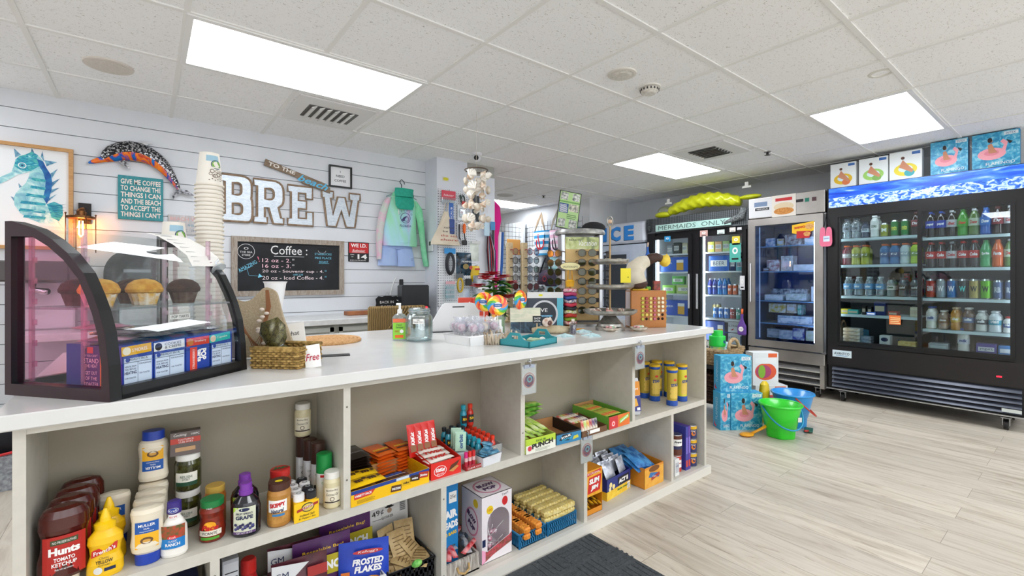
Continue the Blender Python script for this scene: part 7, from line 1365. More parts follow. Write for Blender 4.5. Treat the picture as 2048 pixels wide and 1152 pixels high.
for i in range(12): spawn('cro', cracker('#d9781f', '#f0a84a'), 'orange cracker pack, left blue basket, %s layer, %s row from front, %s' % (['lower', 'upper'][i//6], ORD[i % 3], ['left', 'right'][(i//3) % 2]), (1.265+.04+.066*((i//3) % 2)+.0, 1.59+.066*(i % 3), ZB+.032+.0275*(i//6)), PI/2+.05*math.sin(i))
for i in range(20): spawn('cry', cracker('#cdb45e', '#e6d79a'), 'yellow cracker pack, right blue basket, %s layer, %s row from front, %s' % (['lower', 'upper'][i//10], ORD[i % 5], ['left', 'right'][(i//5) % 2]), (1.475+.093*((i//5) % 2), 1.575+.05*(i % 5), ZB+.05+.0275*(i//10)), .06*math.sin(i*1.7))
# jerky box
def boxhole(lb, x, y, w, d, h, mat, deco, name='jerky_box'):
 t = thing(name, lb, 'box', (x, y, ZB), 0); m = MB(); m.box(0, .002, 0, d, 0, h, mat).box(w-.002, w, 0, d, 0, h, mat).box(0, w, d-.002, d, 0, h, mat).box(0, w, 0, d, h-.002, h, mat).box(0, w, 0, d, 0, .002, mat).box(0, w, 0, .002, h*.42, h, mat).box(0, w, 0, .002, 0, h*.12, mat); m.build('box', t); m = MB(front(0, 0, 0)); deco(m, w, h); m.build('printed_front', t); return t
boxhole('yellow and red meat stick box with an open bottom slot', 1.70, 1.56, .115, .14, .22, P('#d98a1a', .4), lambda m, w, h: m.rect(0, h*.42, w, h, P('#e0951c', .4, noise=(30, '#e9b02a')), .0004).poly([(w*.02, h*.88), (w*.9, h*.92), (w*.9, h*.98), (w*.02, h*.95)], RED, .0008).text('20 ORIGINAL', w*.45, h*.93, .010, WHITE, .0014, w=w*.8).poly([(w*.05, h*.48), (w*.85, h*.5), (w*.95, h*.86), (w*.15, h*.84)], P('#c4201c', .4), .0008).text('SLIM', w*.48, h*.75, .026, WHITE, .0014, w=w*.66, bold=.06, rot=.05, shear=.15).text('JIM', w*.5, h*.59, .026, WHITE, .0014, w=w*.5, bold=.06, rot=.05, shear=.15))
for i in range(7): spawn('jky', pack('jk', .014, .13, .011, P('#2b1a12', .3, noise=(60, '#d9a01c'))), 'black and yellow wrapped meat stick in the open box slot, '+ordn(i, 7), (1.715+.014*i, 1.57 if i % 2 else 1.552, ZB+.03+.008*(i % 3)), 0, rot=(.15, .1, -.2+.1*(i % 3)))
# popcorn and chips cartons
AX, AY, AR = 1.90, 1.60, .12
t = open_carton('blue and yellow popcorn carton of silver popcorn bags', (AX, AY, ZB), AR, .235, .17, .11, .15, P('#1f2f7a', .4), lambda m, w, h: m.rect(0, 0, w, h*.42, P('#e9b81c', .4, noise=(30, '#f0d04a')), .0004).rect(w*.45, h*.45, w*.92, h*.85, INK, .0008).text('ACT II', w*.68, h*.65, .024, WHITE, .0014, w=w*.4, bold=.07).text('Butter Lovers', w*.65, h*.28, .012, P('#2f7a35', .4), .0014, w=w*.45, shear=.2, bold=.03).disc(w*.15, h*.68, .014, P('#f2df9a', .5), .001).disc(w*.27, h*.55, .013, P('#f2df9a', .5), .001).disc(w*.12, h*.5, .011, P('#f2e9b8', .5), .001).rect(w*.85, h*.05, w*.97, h*.38, WHITE, .001).lines(w*.86, h*.07, w*.96, h*.36, 5, INK, .3, .0014), P('#8d7a55', .7))
m = MB(leftf(-.0004, .17, 0)); m.rect(0, 0, .17, .045, P('#e9b81c', .4)).disc(.07, .07, .02, P('#f2df9a', .5)).rect(.02, .005, .05, .03, WHITE, .001).lines(.022, .007, .048, .028, 5, INK, .3, .0014).text('ACT', .11, .07, .02, WHITE, .001); m.build('printed_side', t)
sv = P('#a9b0c0', .25, .5, noise=(30, '#d9dde6'), bump=(40, .8))
for i in range(10): spawn('popb', pack('pb', .09, .08, .014, sv, cat='popcorn', name='popcorn_bag'), 'silver popcorn bag in the blue and yellow carton, '+['front', 'middle', 'rear'][min(i//4, 2)]+' group, '+ORD[i % 4], L3((AX, AY, ZB), AR, .06+.115*(i % 2), .02+.03*(i//2), .10), 0, rot=(1.15+.1*math.sin(i), 0, AR+.2*math.sin(i*2)))
t = open_carton('orange corn snack carton of blue bags on the bottom shelf', (2.17, 1.56, ZB), 0, .18, .25, .115, .13, P('#d98a2a', .4), lambda m, w, h: m.rect(0, 0, w, h*.9, P('#e09a2a', .4, noise=(20, '#e8b04a')), .0004).poly([(w*.2, h*.5), (w*.75, h*.35), (w*.8, h*.55), (w*.3, h*.72)], P('#2f6fae', .4), .001).poly([(w*.35, h*.3), (w*.8, h*.45), (w*.75, h*.6), (w*.35, h*.45)], P('#a8322a', .4), .0014).disc(w*.5, h*.85, w*.28, P('#7a4a1c', .6), .001, ry=h*.14).text('Corn', w*.5, h*.48, .012, WHITE, .002, rot=-.2), P('#a07a45', .7))
for i in range(10): spawn('blub', pack('bc', .10, .12, .02, P('#1f5fa8', .25, noise=(30, '#4f9ad6'), bump=(40, .5)), cat='chips', name='chips_bag'), 'blue snack bag in the orange corn snack carton, '+['front', 'middle', 'back'][min(i//4, 2)]+' group, '+['lower left', 'lower right', 'upper left', 'upper right'][i % 4], (2.195+.07*(i % 2), 1.585+.055*(i//3), ZB+.085+.02*((i//2) % 2)), 0, rot=(.4, .1*math.sin(i), .2*math.sin(i*3)))
# last narrow cell: cans, boxes, snack cups
def can(nm_, lb, x, y, z, r_, h, col, deco=None, rz=-.6):
 t = thing(nm_, lb, 'can', (x, y, z), rz); MB().lathe([(r_*.96, 0), (r_, .003), (r_, h-.003), (r_*.96, h)], [STEEL, P(col, .35), STEEL], 20).build('body', t)
 if deco: m = MB(wrap(r_, 0)); deco(m); m.build('label', t)
 return t
can('soup_can', 'red topped white can at the bottom of the last cell, under the brown sauce can', 2.54, 1.60, ZB, .033, .10, '#b8321f', lambda m: m.rect(-.03, .03, .03, .075, PAPER, .0006, 8).text('SpaghettiOs', 0, .055, .012, RED, .0012, w=.05, bold=.03))
can('sauce_can', 'dark brown chunky sauce can standing on the red can', 2.54, 1.60, ZB+.101, .037, .125, '#5a2a1a', lambda m: m.rect(-.03, .06, .03, .10, PAPER, .0006, 8).text('Prego', 0, .082, .016, INK, .0012, w=.045, shear=.2, bold=.04).rect(-.03, .04, .03, .058, P('#2a2f5a', .4), .0006, 8))
t = thing('milk_carton', 'small white carton in front at the left of the last cell', 'carton', (2.455, 1.55, ZB), 0); MB().bbox(0, .045, 0, .045, 0, .10, P('#dfe0df', .45), .002).build('box', t); MB(front(0, 0, 0)).rect(.005, .02, .04, .08, P('#b9bcc0', .5)).text('milk', .022, .06, .012, P('#2f4f8f', .5), .001).build('label', t)
for i, (x, c) in enumerate(((2.585, '#3a3f9a'), (2.613, '#5a3a9a'))): tag(MB().box(0, .025, 0, .16, 0, .265, P(c, .45)).on(front(0, 0, 0)).rect(.003, .02, .022, .06, P('#c9402a', .5)).rect(.004, .1, .021, .2, P('#7f6fc9', .5)).build('snack_box'), ['blue violet', 'purple'][i]+' slim upright snack box in the last cell', 'box', loc=(x, 1.56, ZB))
tag(MB().box(0, .13, 0, .06, 0, .345, P('#1d2a5a', .45, noise=(18, '#2c4f8f'))).on(front(0, 0, 0)).rect(.01, .25, .06, .33, P('#2f7ac0', .5)).rect(.08, .2, .12, .3, P('#c98a2a', .5)).rect(.02, .12, .07, .2, P('#a8322a', .5)).build('cereal_box'), 'dark blue cereal box at the back of the last cell', 'box', loc=(2.56, 1.75, ZB))
for i in range(3): can('snack_cup', 'yellow and navy macaroni cup in the right stack, '+['lowest', 'middle', 'topmost'][i], 2.695, 1.59, ZB+.0005+.086*i, .034, .082, '#28305f', lambda m: m.rect(-.034, .06, .034, .078, P('#e0b01c', .4), .0006, 8).disc(0, .035, .014, P('#d97a1c', .5), .0006).text('MAC', 0, .05, .010, WHITE, .0014, w=.03))
# ================================================================ coolers along the right wall
FXX = 5.42
def FL(y0, lx, ly, z): return (FXX+ly, y0-lx, z)
dark = P('#141416', .3); dgr = P('#2d3034', .4); wsh = P('#cfe0e4', .35); led = EM('#f2f8ff', CASE_E)
def cabinet(lb, y0, w, z0, z1, mat, inmat, name='display_cooler', ztop=None, depth=.62):
 t = thing(name, lb, 'cooler', (FXX, y0, 0), -PI/2); m = MB(); zt = ztop or z1
 m.box(0, .04, .03, depth, z0, zt, mat).box(w-.04, w, .03, depth, z0, zt, mat).box(.04, w-.04, depth-.03, depth, z0, zt, mat).box(.04, w-.04, .03, depth-.03, zt-.04, zt, mat); m.build('cabinet_body', t)
 return t
def ring(m, x0, x1, z0, z1, y0, y1, wd, mat, wb=None): return frame4(m, x0, x1, z0, z1, y0, y1, wd, mat)
def casters(t, xs, ys):
 for x in xs:
  for y in ys: c = MB(); c.box(x-.03, x+.03, y-.03, y+.03, .095, .10, STEEL).add([(x-.022, y-.02, .095), (x-.022, y+.02, .095), (x-.018, y+.012, .035), (x-.018, y-.005, .035)], [(0, 1, 2, 3)], STEEL).box(x-.022, x-.018, y-.018, y+.018, .035, .095, STEEL).box(x+.018, x+.022, y-.018, y+.018, .035, .095, STEEL); c = c.build('caster', t); MB(lambda a, b, d: Vector((x+d, y+a, .042+b))).disc(0, 0, .041, dark, .014, n=18).disc(0, 0, .041, dark, -.014, n=18).add([(.041*math.cos(q*PI/9), .041*math.sin(q*PI/9), e) for e in (-.014, .014) for q in range(18)], [(q, (q+1) % 18, 18+(q+1) % 18, 18+q) for q in range(18)], dark).build('wheel', c)
def door(t, x0, x1, z0, z1, wd, mat, y=-.0, handle=None, tint='#eef4f6'):
 d = MB(); ring(d, x0, x1, z0, z1, y, y+.03, wd, mat); d = d.build('door', t); MB().box(x0+wd, x1-wd, y+.012, y+.016, z0+wd, z1-wd, GL(tint, .12, .01)).build('glass', d)
 if handle: MB().bbox(handle-.012, handle+.012, y-.03, y, (z0+z1)/2-.22, (z0+z1)/2+.22, STEEL, .005).build('handle', d)
 return d
# --- black sliding door cooler
YA = 1.70; t = cabinet('black sliding two door drinks cooler with a lit blue ice banner', YA, 1.36, .56, 1.93, dark, dgr); AT = t
MB().box(.04, 1.32, .55, .58, .56, 1.90, P('#34383b', .5)).box(.04, .045, .05, .55, .56, 1.9, P('#34383b', .5)).box(1.315, 1.32, .05, .55, .56, 1.9, P('#34383b', .5)).build('liner', t)
MB().box(0, 1.36, 0, .60, 1.93, 2.135, dark).build('header_box', t)
ban = ramp_mat('ice_banner', [(.3, '#0e34a8'), (.45, '#1c50c8'), (.56, '#3f78dc'), (.64, '#b4cdf2'), (.74, '#2a62cc')], 3, 'noise', .3, stretch=(1, 1, 6), dist=.6, emit=.8, det=8)
ban2 = ramp_mat('ice_banner_low', [(.3, '#123a9c'), (.46, '#2f66c0'), (.56, '#b9d0ee'), (.66, '#6f98d4')], 22, 'noise', .3, stretch=(1, 1, 1.6), dist=1, emit=.8, det=8)
MB(front(0, -.001, 1.935)).rect(.012, .10, 1.35, .195, ban, .0, 8).rect(.012, .004, 1.35, .10, ban2, .0, 8).build('banner', t, 'glowing blue ice and cloud banner')
m = MB(); m.box(0, .09, 0, .03, .56, 1.93, dark).box(1.29, 1.36, 0, .03, .56, 1.93, dark).box(.09, 1.29, 0, .03, 1.84, 1.93, dark).box(.09, 1.29, 0, .03, .555, .60, dark).build('front_frame', t)
door(t, .085, .725, .585, 1.85, .022, dark, .012, tint='#e3ecee'); door(t, .70, 1.295, .585, 1.85, .028, dark, -.012, tint='#e6eef0')
m = MB(); m.box(0, 1.36, 0, .55, .36, .56, P('#1b1718', .35)).box(0, 1.36, .03, .55, .12, .36, dark); m.build('kick_panel', t)
for k in range(5):
 z = .145+k*.042; MB().add([(.04, -.005, z), (1.33, -.005, z), (1.33, .02, z+.03), (.04, .02, z+.03), (.04, .012, z-.004), (1.33, .012, z-.004)], [(0, 1, 2, 3), (1, 0, 4, 5)], P('#3e4350', .3, .3)).build('louver', t)
MB().box(-.005, 1.365, -.012, .01, .118, .128, STEEL).build('trim_strip', t)
m = MB(front(.045, -.0005, .445)); m.rect(0, 0, .16, .068, P('#cfe0e8', .4)).text('AVANTCO', .078, .036, .026, P('#1f2a38', .4), .001, w=.13, shear=.1, bold=.02).rect(.03, .012, .13, .016, P('#2f7ab0', .4), .001); m.build('brand_plate', t)
MB(front(1.19, -.0005, .425)).rect(0, 0, .03, .012, EM('#ff2233', 4)).build('digital_readout', t, 'small glowing red readout'); MB(front(1.22, -.013, .155)).rect(0, 0, .11, .028, P('#c9d0cc', .5)).build('rating_plate', t)
casters(t, (.12, 1.24), (.06, .5))
MB().box(.06, .072, .05, .07, .62, 1.83, led).build('lamp', t); MB().box(1.292, 1.304, .05, .07, .62, 1.83, led).build('lamp', t); MB().box(.1, 1.28, .045, .065, 1.86, 1.872, led).build('lamp', t)
for zs, x0, x1 in ((1.625, .075, .69), (1.362, .075, .69), (1.054, .075, .69), (.871, .075, .69), (1.594, .72, 1.3), (1.32, .72, 1.3), (1.051, .72, 1.3), (.774, .72, 1.3)):
 s = MB(); s.box(x0, x1, .08, .095, zs-.025, zs, wsh);
 for k in range(9): s.box(x0, x1, .10+.05*k, .104+.05*k, zs-.008, zs-.003, wsh)
 s.build('wire_shelf', t)
# drinks
def soda(body, cap, lab, txt, tc='#ffffff', h=.205, r=.032, sport=False):
 def f():
  t = thing('drink_bottle', '', 'bottle'); b = P(body, .15, coat=.6) if body != 'clear' else GL('#dfeef4', .5, .03, .18)
  pr = [(r*.8, .001), (r, .01), (r*.95, h*.3), (r, h*.4), (r, h*.62), (r*.7, h*.80), (r*.38, h*.92), (r*.38, h*.94)] if not sport else [(r*.9, .001), (r*1.05, .01), (r*.95, h*.45), (r*1.08, h*.62), (r*1.0, h*.76), (r*.62, h*.88), (r*.6, h*.9)]
  MB().lathe(pr, b, 14).build('body', t); MB().lathe([(r*.42 if not sport else r*.66, h*.925), (r*.42 if not sport else r*.66, h), (r*.3, h*1.005)], P(cap, .35), 12).build('cap', t)
  m = MB(wrap(r*1.03, 0)); m.rect(-r*1.6, h*.36, r*1.6, h*.64, P(lab, .4), .0004, 10)
  if txt: m.text(txt, 0, h*.5, h*.12, P(tc, .4), .001, w=r*1.35, bold=.04, shear=.15)
  m.build('label', t); return t
 return f
def tallcan(col, txt, tc='#ffffff', h=.155, r=.029):
 def f():
  t = thing('drink_can', '', 'can'); MB().lathe([(r*.8, 0), (r, .008), (r, h-.014), (r*.78, h)], [STEEL, P(col, .3, .3), STEEL], 16).build('body', t); MB(wrap(r, 0)).text(txt, 0, h*.5, h*.28, P(tc, .4), .0008, w=r*1.3, bold=.04).build('label', t); return t
 return f
KD = {'core': soda('clear', '#3f4650', '#9aa2ac', 'CORE', '#20242c', .19, .033, True), 'navyb': soda('#2c3a56', '#22304a', '#c9d0da', 'NOS', '#2c3a56', .15, .031, True), 'whiteb': soda('#dfe2de', '#e9e9e6', '#f2f2ee', 'CORE', '#5a6a5a', .2, .033, True),
 'ygc': tallcan('#a7a92f', 'M', h=.125), 'grc': tallcan('#2f8a45', 'mtn', '#e9e65a', h=.145), 'gred': soda('#7a2330', '#e0641f', '#b9b0b0', 'G', h=.18, r=.034, sport=True), 'gyel': soda('#b7b93a', '#e0641f', '#8a8f3a', 'G', h=.18, r=.034, sport=True), 'gblu': soda('#1f6ea8', '#e0641f', '#2a4f86', 'G', h=.18, r=.034, sport=True), 'gwht': soda('#c9d6da', '#e0641f', '#9db0bc', 'G', h=.18, r=.034, sport=True), 'glim': soda('#b5d428', '#e0641f', '#7aa02a', 'G', h=.18, r=.034, sport=True),
 'wat': soda('clear', '#dfe6ea', '#6fa8d6', 'water', h=.175, r=.03), 'mix': soda('#8d9490', '#4a2a24', '#ece6dc', 'tea', '#3a5a34', .165, .03, True), 'blk': soda('#5a6268', '#3c4046', '#22262a', 'cold', '#e9e9e9', .165, .031, True), 'redb': soda('#b81f3a', '#a01a2a', '#c93a4a', 'V', h=.2, r=.03, sport=True),
 'pep': soda('#20130f', '#2348a8', '#1f3fae', 'pepsi'), 'diet': soda('#2a1d18', '#c9ccd2', '#c3c6cc', 'diet', '#c43a3a'), 'dew': soda('#3f9a2c', '#2f7a2a', '#4fae3a', 'Dew', '#e23a2a'), 'dewd': soda('#5a7a3a', '#c9ccd2', '#b9c9b0', 'Dew', '#c4302a'), 'dewb': soda('#1d5fb8', '#2c6fc8', '#2f74c9', 'Dew'), 'drp': soda('#2c1412', '#5a2a2a', '#8a2a33', 'Dr'),
 'coke': soda('#1c0f0c', '#d2251f', '#c9201a', 'Coke'), 'zero': soda('#1c0f0c', '#b9bcc2', '#c9c9cc', 'Coke', '#c9201a'), 'spr': soda('#4fae6a', '#2f9a4a', '#3aa05a', 'Sprite', '#ffffff'), 'fan': soda('#e0641f', '#e0641f', '#d9501a', 'Fanta', '#ffffff'),
 'cr': tallcan('#b83a2a', 'GUAVA'), 'cs': tallcan('#9aa8ae', 'W'), 'cb': tallcan('#4f7fb8', 'W'), 'ck': tallcan('#1d2628', 'W', '#3ad0c9'), 'cg': tallcan('#b9a45a', 'W', '#22201a'), 'cl': tallcan('#6fc01a', 'W', '#1d2a12'), 'cn': tallcan('#5a6a8f', 'RB', '#c9d0da', .145, .026), 'milk': soda('#e9e6dc', '#2a4a9a', '#e2e4e9', 'milk', '#2a3f8f', .19, .034, True), 'choc': soda('#a58f7c', '#e6e2da', '#7a5a44', 'choco', h=.16, r=.031, sport=True), 'amb': soda('#c98a2a', '#c9b08a', '#d9b04a', 'chai', h=.19, r=.031, sport=True), 'cof': soda('#6a4a34', '#d9d4cc', '#5f6f9a', 'coffee', h=.19, r=.033, sport=True), 'cow': soda('#d6d4ce', '#dcdcd8', '#3a3a3c', 'milk', h=.17, r=.034, sport=True), 'crm': soda('#d9dfe2', '#e3e6e9', '#3f9ab0', 'cream', h=.17, r=.036, sport=True), 'rc': soda('#e9e6e2', '#c9302a', '#2a4a8f', 'creamer', h=.13, r=.033, sport=True)}
NM = {'core': 'clear water bottle with grey label', 'navyb': 'short navy drink bottle', 'whiteb': 'tall white drink bottle', 'ygc': 'short yellow green can', 'grc': 'green drink can', 'gred': 'dark red sports drink', 'gyel': 'yellow sports drink', 'gblu': 'blue sports drink', 'gwht': 'white sports drink', 'glim': 'lime sports drink', 'wat': 'water bottle with blue label', 'mix': 'white labelled bottle', 'blk': 'black labelled bottle', 'redb': 'crimson bottle', 'pep': 'cola bottle with blue label', 'diet': 'cola bottle with silver label', 'dew': 'green soda bottle', 'dewd': 'green soda bottle with pale label', 'dewb': 'bright blue soda bottle', 'drp': 'maroon labelled soda bottle', 'coke': 'cola bottle with red cap', 'zero': 'cola bottle with silver cap', 'spr': 'light green soda bottle', 'fan': 'orange soda bottle', 'cr': 'red tall can', 'cs': 'silver tall can', 'cb': 'blue tall can', 'ck': 'black tall can', 'cg': 'gold tall can', 'cl': 'lime green tall can', 'cn': 'slim navy can', 'milk': 'milk bottle with blue cap', 'choc': 'brown milk shake bottle', 'amb': 'amber coffee drink', 'cof': 'dark coffee drink', 'cow': 'white bottle with black print', 'crm': 'teal labelled creamer', 'rc': 'red capped creamer'}
def row(keys, x0, x1, z, where, y0=YA, ly=.135, rows=1, dy=.085, sz=1.0):
 n = len(keys)
 for rr in range(rows):
  for i, k in enumerate(keys):
   if k is None: continue
   spawn('K'+k, KD[k], NM[k]+', '+ordn(i, n)+(' of ' if not rr else ' behind ')+where, FL(y0, x0+(x1-x0)*(i+.5)/n, ly+dy*rr, z+.001), -PI/2, s=sz)
row(['core', 'core', 'navyb', 'whiteb', 'ygc', 'grc', 'grc', 'drp'], .09, .70, 1.625, 'the top left cooler shelf', rows=2, sz=1.05)
row(['gred', 'gyel', 'gyel', None, 'gblu', 'gblu', 'gwht', 'glim'], .09, .70, 1.362, 'the second left cooler shelf', rows=2, sz=1.08)
row(['wat', 'wat', 'wat', 'wat', 'mix', 'blk', 'blk'], .09, .70, 1.054, 'the third left cooler shelf', rows=2, sz=1.08)
row(['redb', 'redb'], .52, .70, 1.054, 'the third left cooler shelf, rear', rows=1, ly=.31, sz=1.1)
row(['pep', 'pep', 'diet', 'dew', 'dewd', 'dewb', 'drp', 'zero'], .73, 1.29, 1.594, 'the top right cooler shelf', rows=2, sz=1.12)
row(['coke', 'coke', 'zero', 'coke', 'coke', 'spr', 'fan', 'dewd'], .73, 1.29, 1.32, 'the second right cooler shelf', rows=2, sz=1.12)
row(['cr', 'cs', 'cb', 'ck', 'cg', 'cl', 'cn', 'cn'], .73, 1.29, 1.051, 'the third right cooler shelf', rows=2, sz=1.1)
row(['milk', 'choc', 'amb', 'cof', 'cow', 'crm', 'rc'], .73, 1.29, .774, 'the fourth right cooler shelf', rows=2, sz=1.05)
row(['milk'], .93, 1.03, .585, 'the right cooler floor', sz=1.1)
def cbox(name, lb, cat, y0, x, ly, z, w, d, h, col, deco=None, n2=None):
 m = MB(); m.bbox(-w/2, w/2, 0, d, 0, h, P(col, .4, noise=n2), .003)
 if deco: m.on(front(-w/2, -.0005, 0)); deco(m, w, h)
 return tag(m.build(name), lb, cat, loc=FL(y0, x, ly, z+.001), rz=-PI/2)
bar2 = lambda c, tx=None, tc=WHITE: (lambda m, w, h: (m.rect(w*.1, h*.3, w*.9, h*.7, P(c, .5)), tx and m.text(tx, w/2, h/2, h*.25, tc, .0012, maxw=w*.75)))
for i, a_ in enumerate((('yellow', '#d9c22a', .115, .06, .05), ('teal', '#3aa8a0', .185, .09, .045), ('dark', '#2a2420', .275, .03, .085), ('black', '#1c1a1a', .32, .03, .08), ('navy', '#24306a', .40, .09, .13), ('red', '#b8392f', .50, .07, .045), ('cream', '#d6ccb0', .66, .07, .09))):
 cbox('snack_pack', a_[0]+' small food pack on the lowest wire shelf of the left cooler door', 'pack', YA, a_[2], .11, .871, a_[3], .1, a_[4], a_[1], bar2('#c9b9a0'))
for i in range(4): cbox('sandwich_pack', 'wrapped sandwich in the pile on the left cooler floor, '+['lowest', 'second up', 'third up', 'topmost'][i], 'sandwich', YA, .17, .12, .587+.036*i, .14, .12, .033, '#b59a78', None, (30, '#d9cdbb'))
for i in range(2): cbox('sandwich_pack', 'dark wrapped snack pack right of the sandwich pile, '+['lower', 'upper'][i], 'sandwich', YA, .29, .12, .587+.036*i, .08, .1, .033, '#6d7078', None, (30, '#b9b9c0'))
cbox('juice_carton', 'white carton with a dark oval on the left cooler floor', 'carton', YA, .44, .10, .587, .08, .1, .095, '#dcdcd8', lambda m, w, h: m.disc(w/2, h*.6, w*.35, NAVY, ry=h*.2))
cbox('banana_pack', 'yellow fruit pack at the right end of the left cooler floor', 'fruit', YA, .60, .12, .587, .13, .1, .05, '#d9b04a', None, (40, '#f0d98a'))
cbox('clear_tub', 'wide clear lidded tub on the right cooler floor', 'tub', YA, .82, .10, .587, .13, .12, .06, '#aab4b4', bar2('#c9d6d4'))
cbox('purple_carton', 'purple and white carton on the right cooler floor', 'carton', YA, 1.12, .10, .587, .12, .1, .09, '#5a4a9a', bar2('#e2e2ea', 'yogurt', NAVY)); cbox('blue_carton', 'blue and white carton at the right end of the cooler floor', 'carton', YA, 1.24, .10, .587, .10, .1, .085, '#3f7ab8', bar2('#dfe6ee'))
cbox('sugar_sign', 'orange lattice magnet stuck on the left cooler glass', 'magnet', YA, .54, .0-.004, .80, .085, .004, .085, '#e0763a', lambda m, w, h: m.lines(.01, .01, w, h-.01, 4, P('#f2d9a0', .5), .4)); cbox('blue_magnet', 'small blue and white magnet on the left cooler glass', 'magnet', YA, .36, -.004, .875, .07, .004, .03, '#2f5fa8', bar2('#dfe6ee'))
# pink swim mitt hanging at the cooler's left edge
t = thing('pink_paddle_pack', 'pink swim paddle toy hanging at the left edge of the black cooler', 'toy', FL(YA, .0, -.035, 1.55), -PI/2); MB(front(0, 0, 0)).prism(sm([(-.055, .04, .02), (-.045, 0, .02), (.045, 0, .02), (.055, .04, .02), (.05, .17, .02), (.035, .2, .02), (.008, .19, .01), (0, .10), (-.008, .19, .01), (-.035, .2, .02), (-.05, .17, .02)]), 0, .015, P('#e0708f', .5)).build('paddle', t); MB(front(0, -.0155, .03)).rect(-.02, .02, .035, .075, P('#cfe0ee', .5), 0).text('SWIM', .008, .05, .014, BLUE, .001, w=.04).build('label', t); MB().tube([(-.02, -.005, .19), (0, 0, .30), (.02, -.005, .19)], .004, BLACK, 5).disc(0, .30, .01, WHITE, .01).build('cord', t)
# float boxes on top of the black cooler
def floatdeco(kind):
 def f(m, w, h):
  if kind == 'fl':
   m.rect(0, 0, w, h, ramp_mat('pool_water', [(.35, '#1f86b8'), (.5, '#3aa6cf'), (.65, '#8fd0e2')], 30, 'noise', .4, dist=1), .0004); pk_ = P('#f0a3b0', .5); m.disc(w*.42, h*.40, w*.30, pk_, .001, ry=h*.17).disc(w*.42, h*.43, w*.16, P('#e58a9a', .5), .0014, ry=h*.08).poly([(w*.6, h*.4), (w*.68, h*.62), (w*.6, h*.72), (w*.66, h*.78), (w*.76, h*.68), (w*.7, h*.4)], pk_, .0016).poly([(w*.72, h*.76), (w*.86, h*.68), (w*.80, h*.62)], INK, .0018)
   m.poly([(w*.36, h*.42), (w*.34, h*.66), (w*.42, h*.70), (w*.5, h*.5), (w*.55, h*.42)], P('#c98a6a', .6), .002).disc(w*.40, h*.76, w*.045, P('#c98a6a', .6), .002).disc(w*.385, h*.79, w*.05, P('#2a1a16', .6), .0024, ry=h*.07).rect(w*.68, h*.88, w*.97, h*.97, P('#dfe9f0', .5), .001).text('INTEX', w*.82, h*.925, h*.06, P('#3a6a9a', .5), .0016, w=w*.2).text('FLAMINGO', w*.6, h*.12, h*.08, WHITE, .0016, w=w*.6)
  else:
   c1, c2 = {'a': ('#e0b92a', '#d97a4a'), 'b': ('#9ccf6a', '#7fae5a'), 'c': ('#e3d23a', '#3aa6b0')}[kind]; m.rect(0, 0, w, h, P('#e3e9ea', .5), .0004).disc(w*.5, h*.35, w*.36, P(c1, .5), .001, ry=h*.22).disc(w*.5, h*.38, w*.22, P('#cfe3ea', .5), .0014, ry=h*.12).disc(w*.62, h*.22, w*.16, P(c2, .5), .0016, ry=h*.12).poly([(w*.3, h*.45), (w*.42, h*.7), (w*.5, h*.6), (w*.75, h*.3), (w*.7, h*.22)], P('#c98a6a', .6), .002).disc(w*.42, h*.76, w*.06, P('#5a3a2a', .6), .002).rect(w*.7, h*.85, w*.95, h*.95, P('#3a6ab0', .5), .001)
 return f
for kind, u0, u1, vb, vt, lb in (('a', 1661, 1712, 372, 326, 'small white float box with a yellow ring picture, leftmost on the black cooler'), ('b', 1718, 1776, 361, 315, 'white float box with a green lounge picture on the black cooler'), ('c', 1779, 1844, 354, 302, 'white float box with a yellow and teal lounge picture on the black cooler'), ('fl', 1861, 1936, 346, 275, 'blue flamingo float box on the black cooler, second from the right'), ('fl', 1944, 2040, 335, 262, 'large blue flamingo float box at the right end of the black cooler')):
 a_, b_ = xat(u0, vb, 5.46), xat(u1, vb, 5.46); h_ = min(.29, xat((u0+u1)/2, vt, 5.46)[2]-2.136); w = a_[1]-b_[1]
 t = thing('float_box', lb, 'box', (5.46, a_[1], 2.1355), -PI/2); MB().box(0, w, 0, .08, 0, h_, P('#2a7fae' if kind == 'fl' else '#dfe3e3', .5)).build('carton', t); m = MB(front(0, 0, 0)); floatdeco(kind)(m, w, h_); m.build('printed_front', t)
# --- steel freezer
YBf = 2.475; t = cabinet('stainless steel upright glass door freezer with frosty packs inside', YBf, .755, .44, 1.90, STEEL, None, 'display_freezer'); sst = P('#a9a49f', .3, .85, noise=(3, '#bdb9b4'))
MB().box(.04, .715, .55, .58, .46, 1.88, P('#3c5cb4', .5, noise=(6, '#5a7098'))).box(.04, .045, .05, .55, .46, 1.88, P('#5a6f94', .5)).box(.71, .715, .05, .55, .46, 1.88, P('#3457a8', .5)).build('liner', t)
MB().bbox(0, .755, -.01, .60, 1.905, 2.135, sst, .004).build('header_box', t)
m = MB(front(0, -.0105, 1.905)); m.rect(.0, .01, .30, .22, P('#dcdde0', .4), .0).rect(.06, .13, .20, .18, P('#6f86a8', .5), .001).rect(.07, .085, .22, .115, INK, .001).text('SERVICE', .145, .1, .014, WHITE, .0016, w=.12).rect(.49, .13, .56, .16, INK, .001).rect(.575, .125, .615, .165, P('#14705f', .4), .001).rect(.64, .125, .68, .165, P('#4a2f34', .4), .001); m.build('control_panel', t)
door(t, .0, .745, .47, 1.895, .075, sst, -.03, .03, '#dfe9f4')
MB().box(.655, .672, .0, .012, .56, 1.81, EM('#dcebff', CASE_E*1.6)).build('lamp', t); MB().box(.085, .095, .05, .06, .56, 1.81, EM('#bcd4ff', .6)).build('lamp', t)
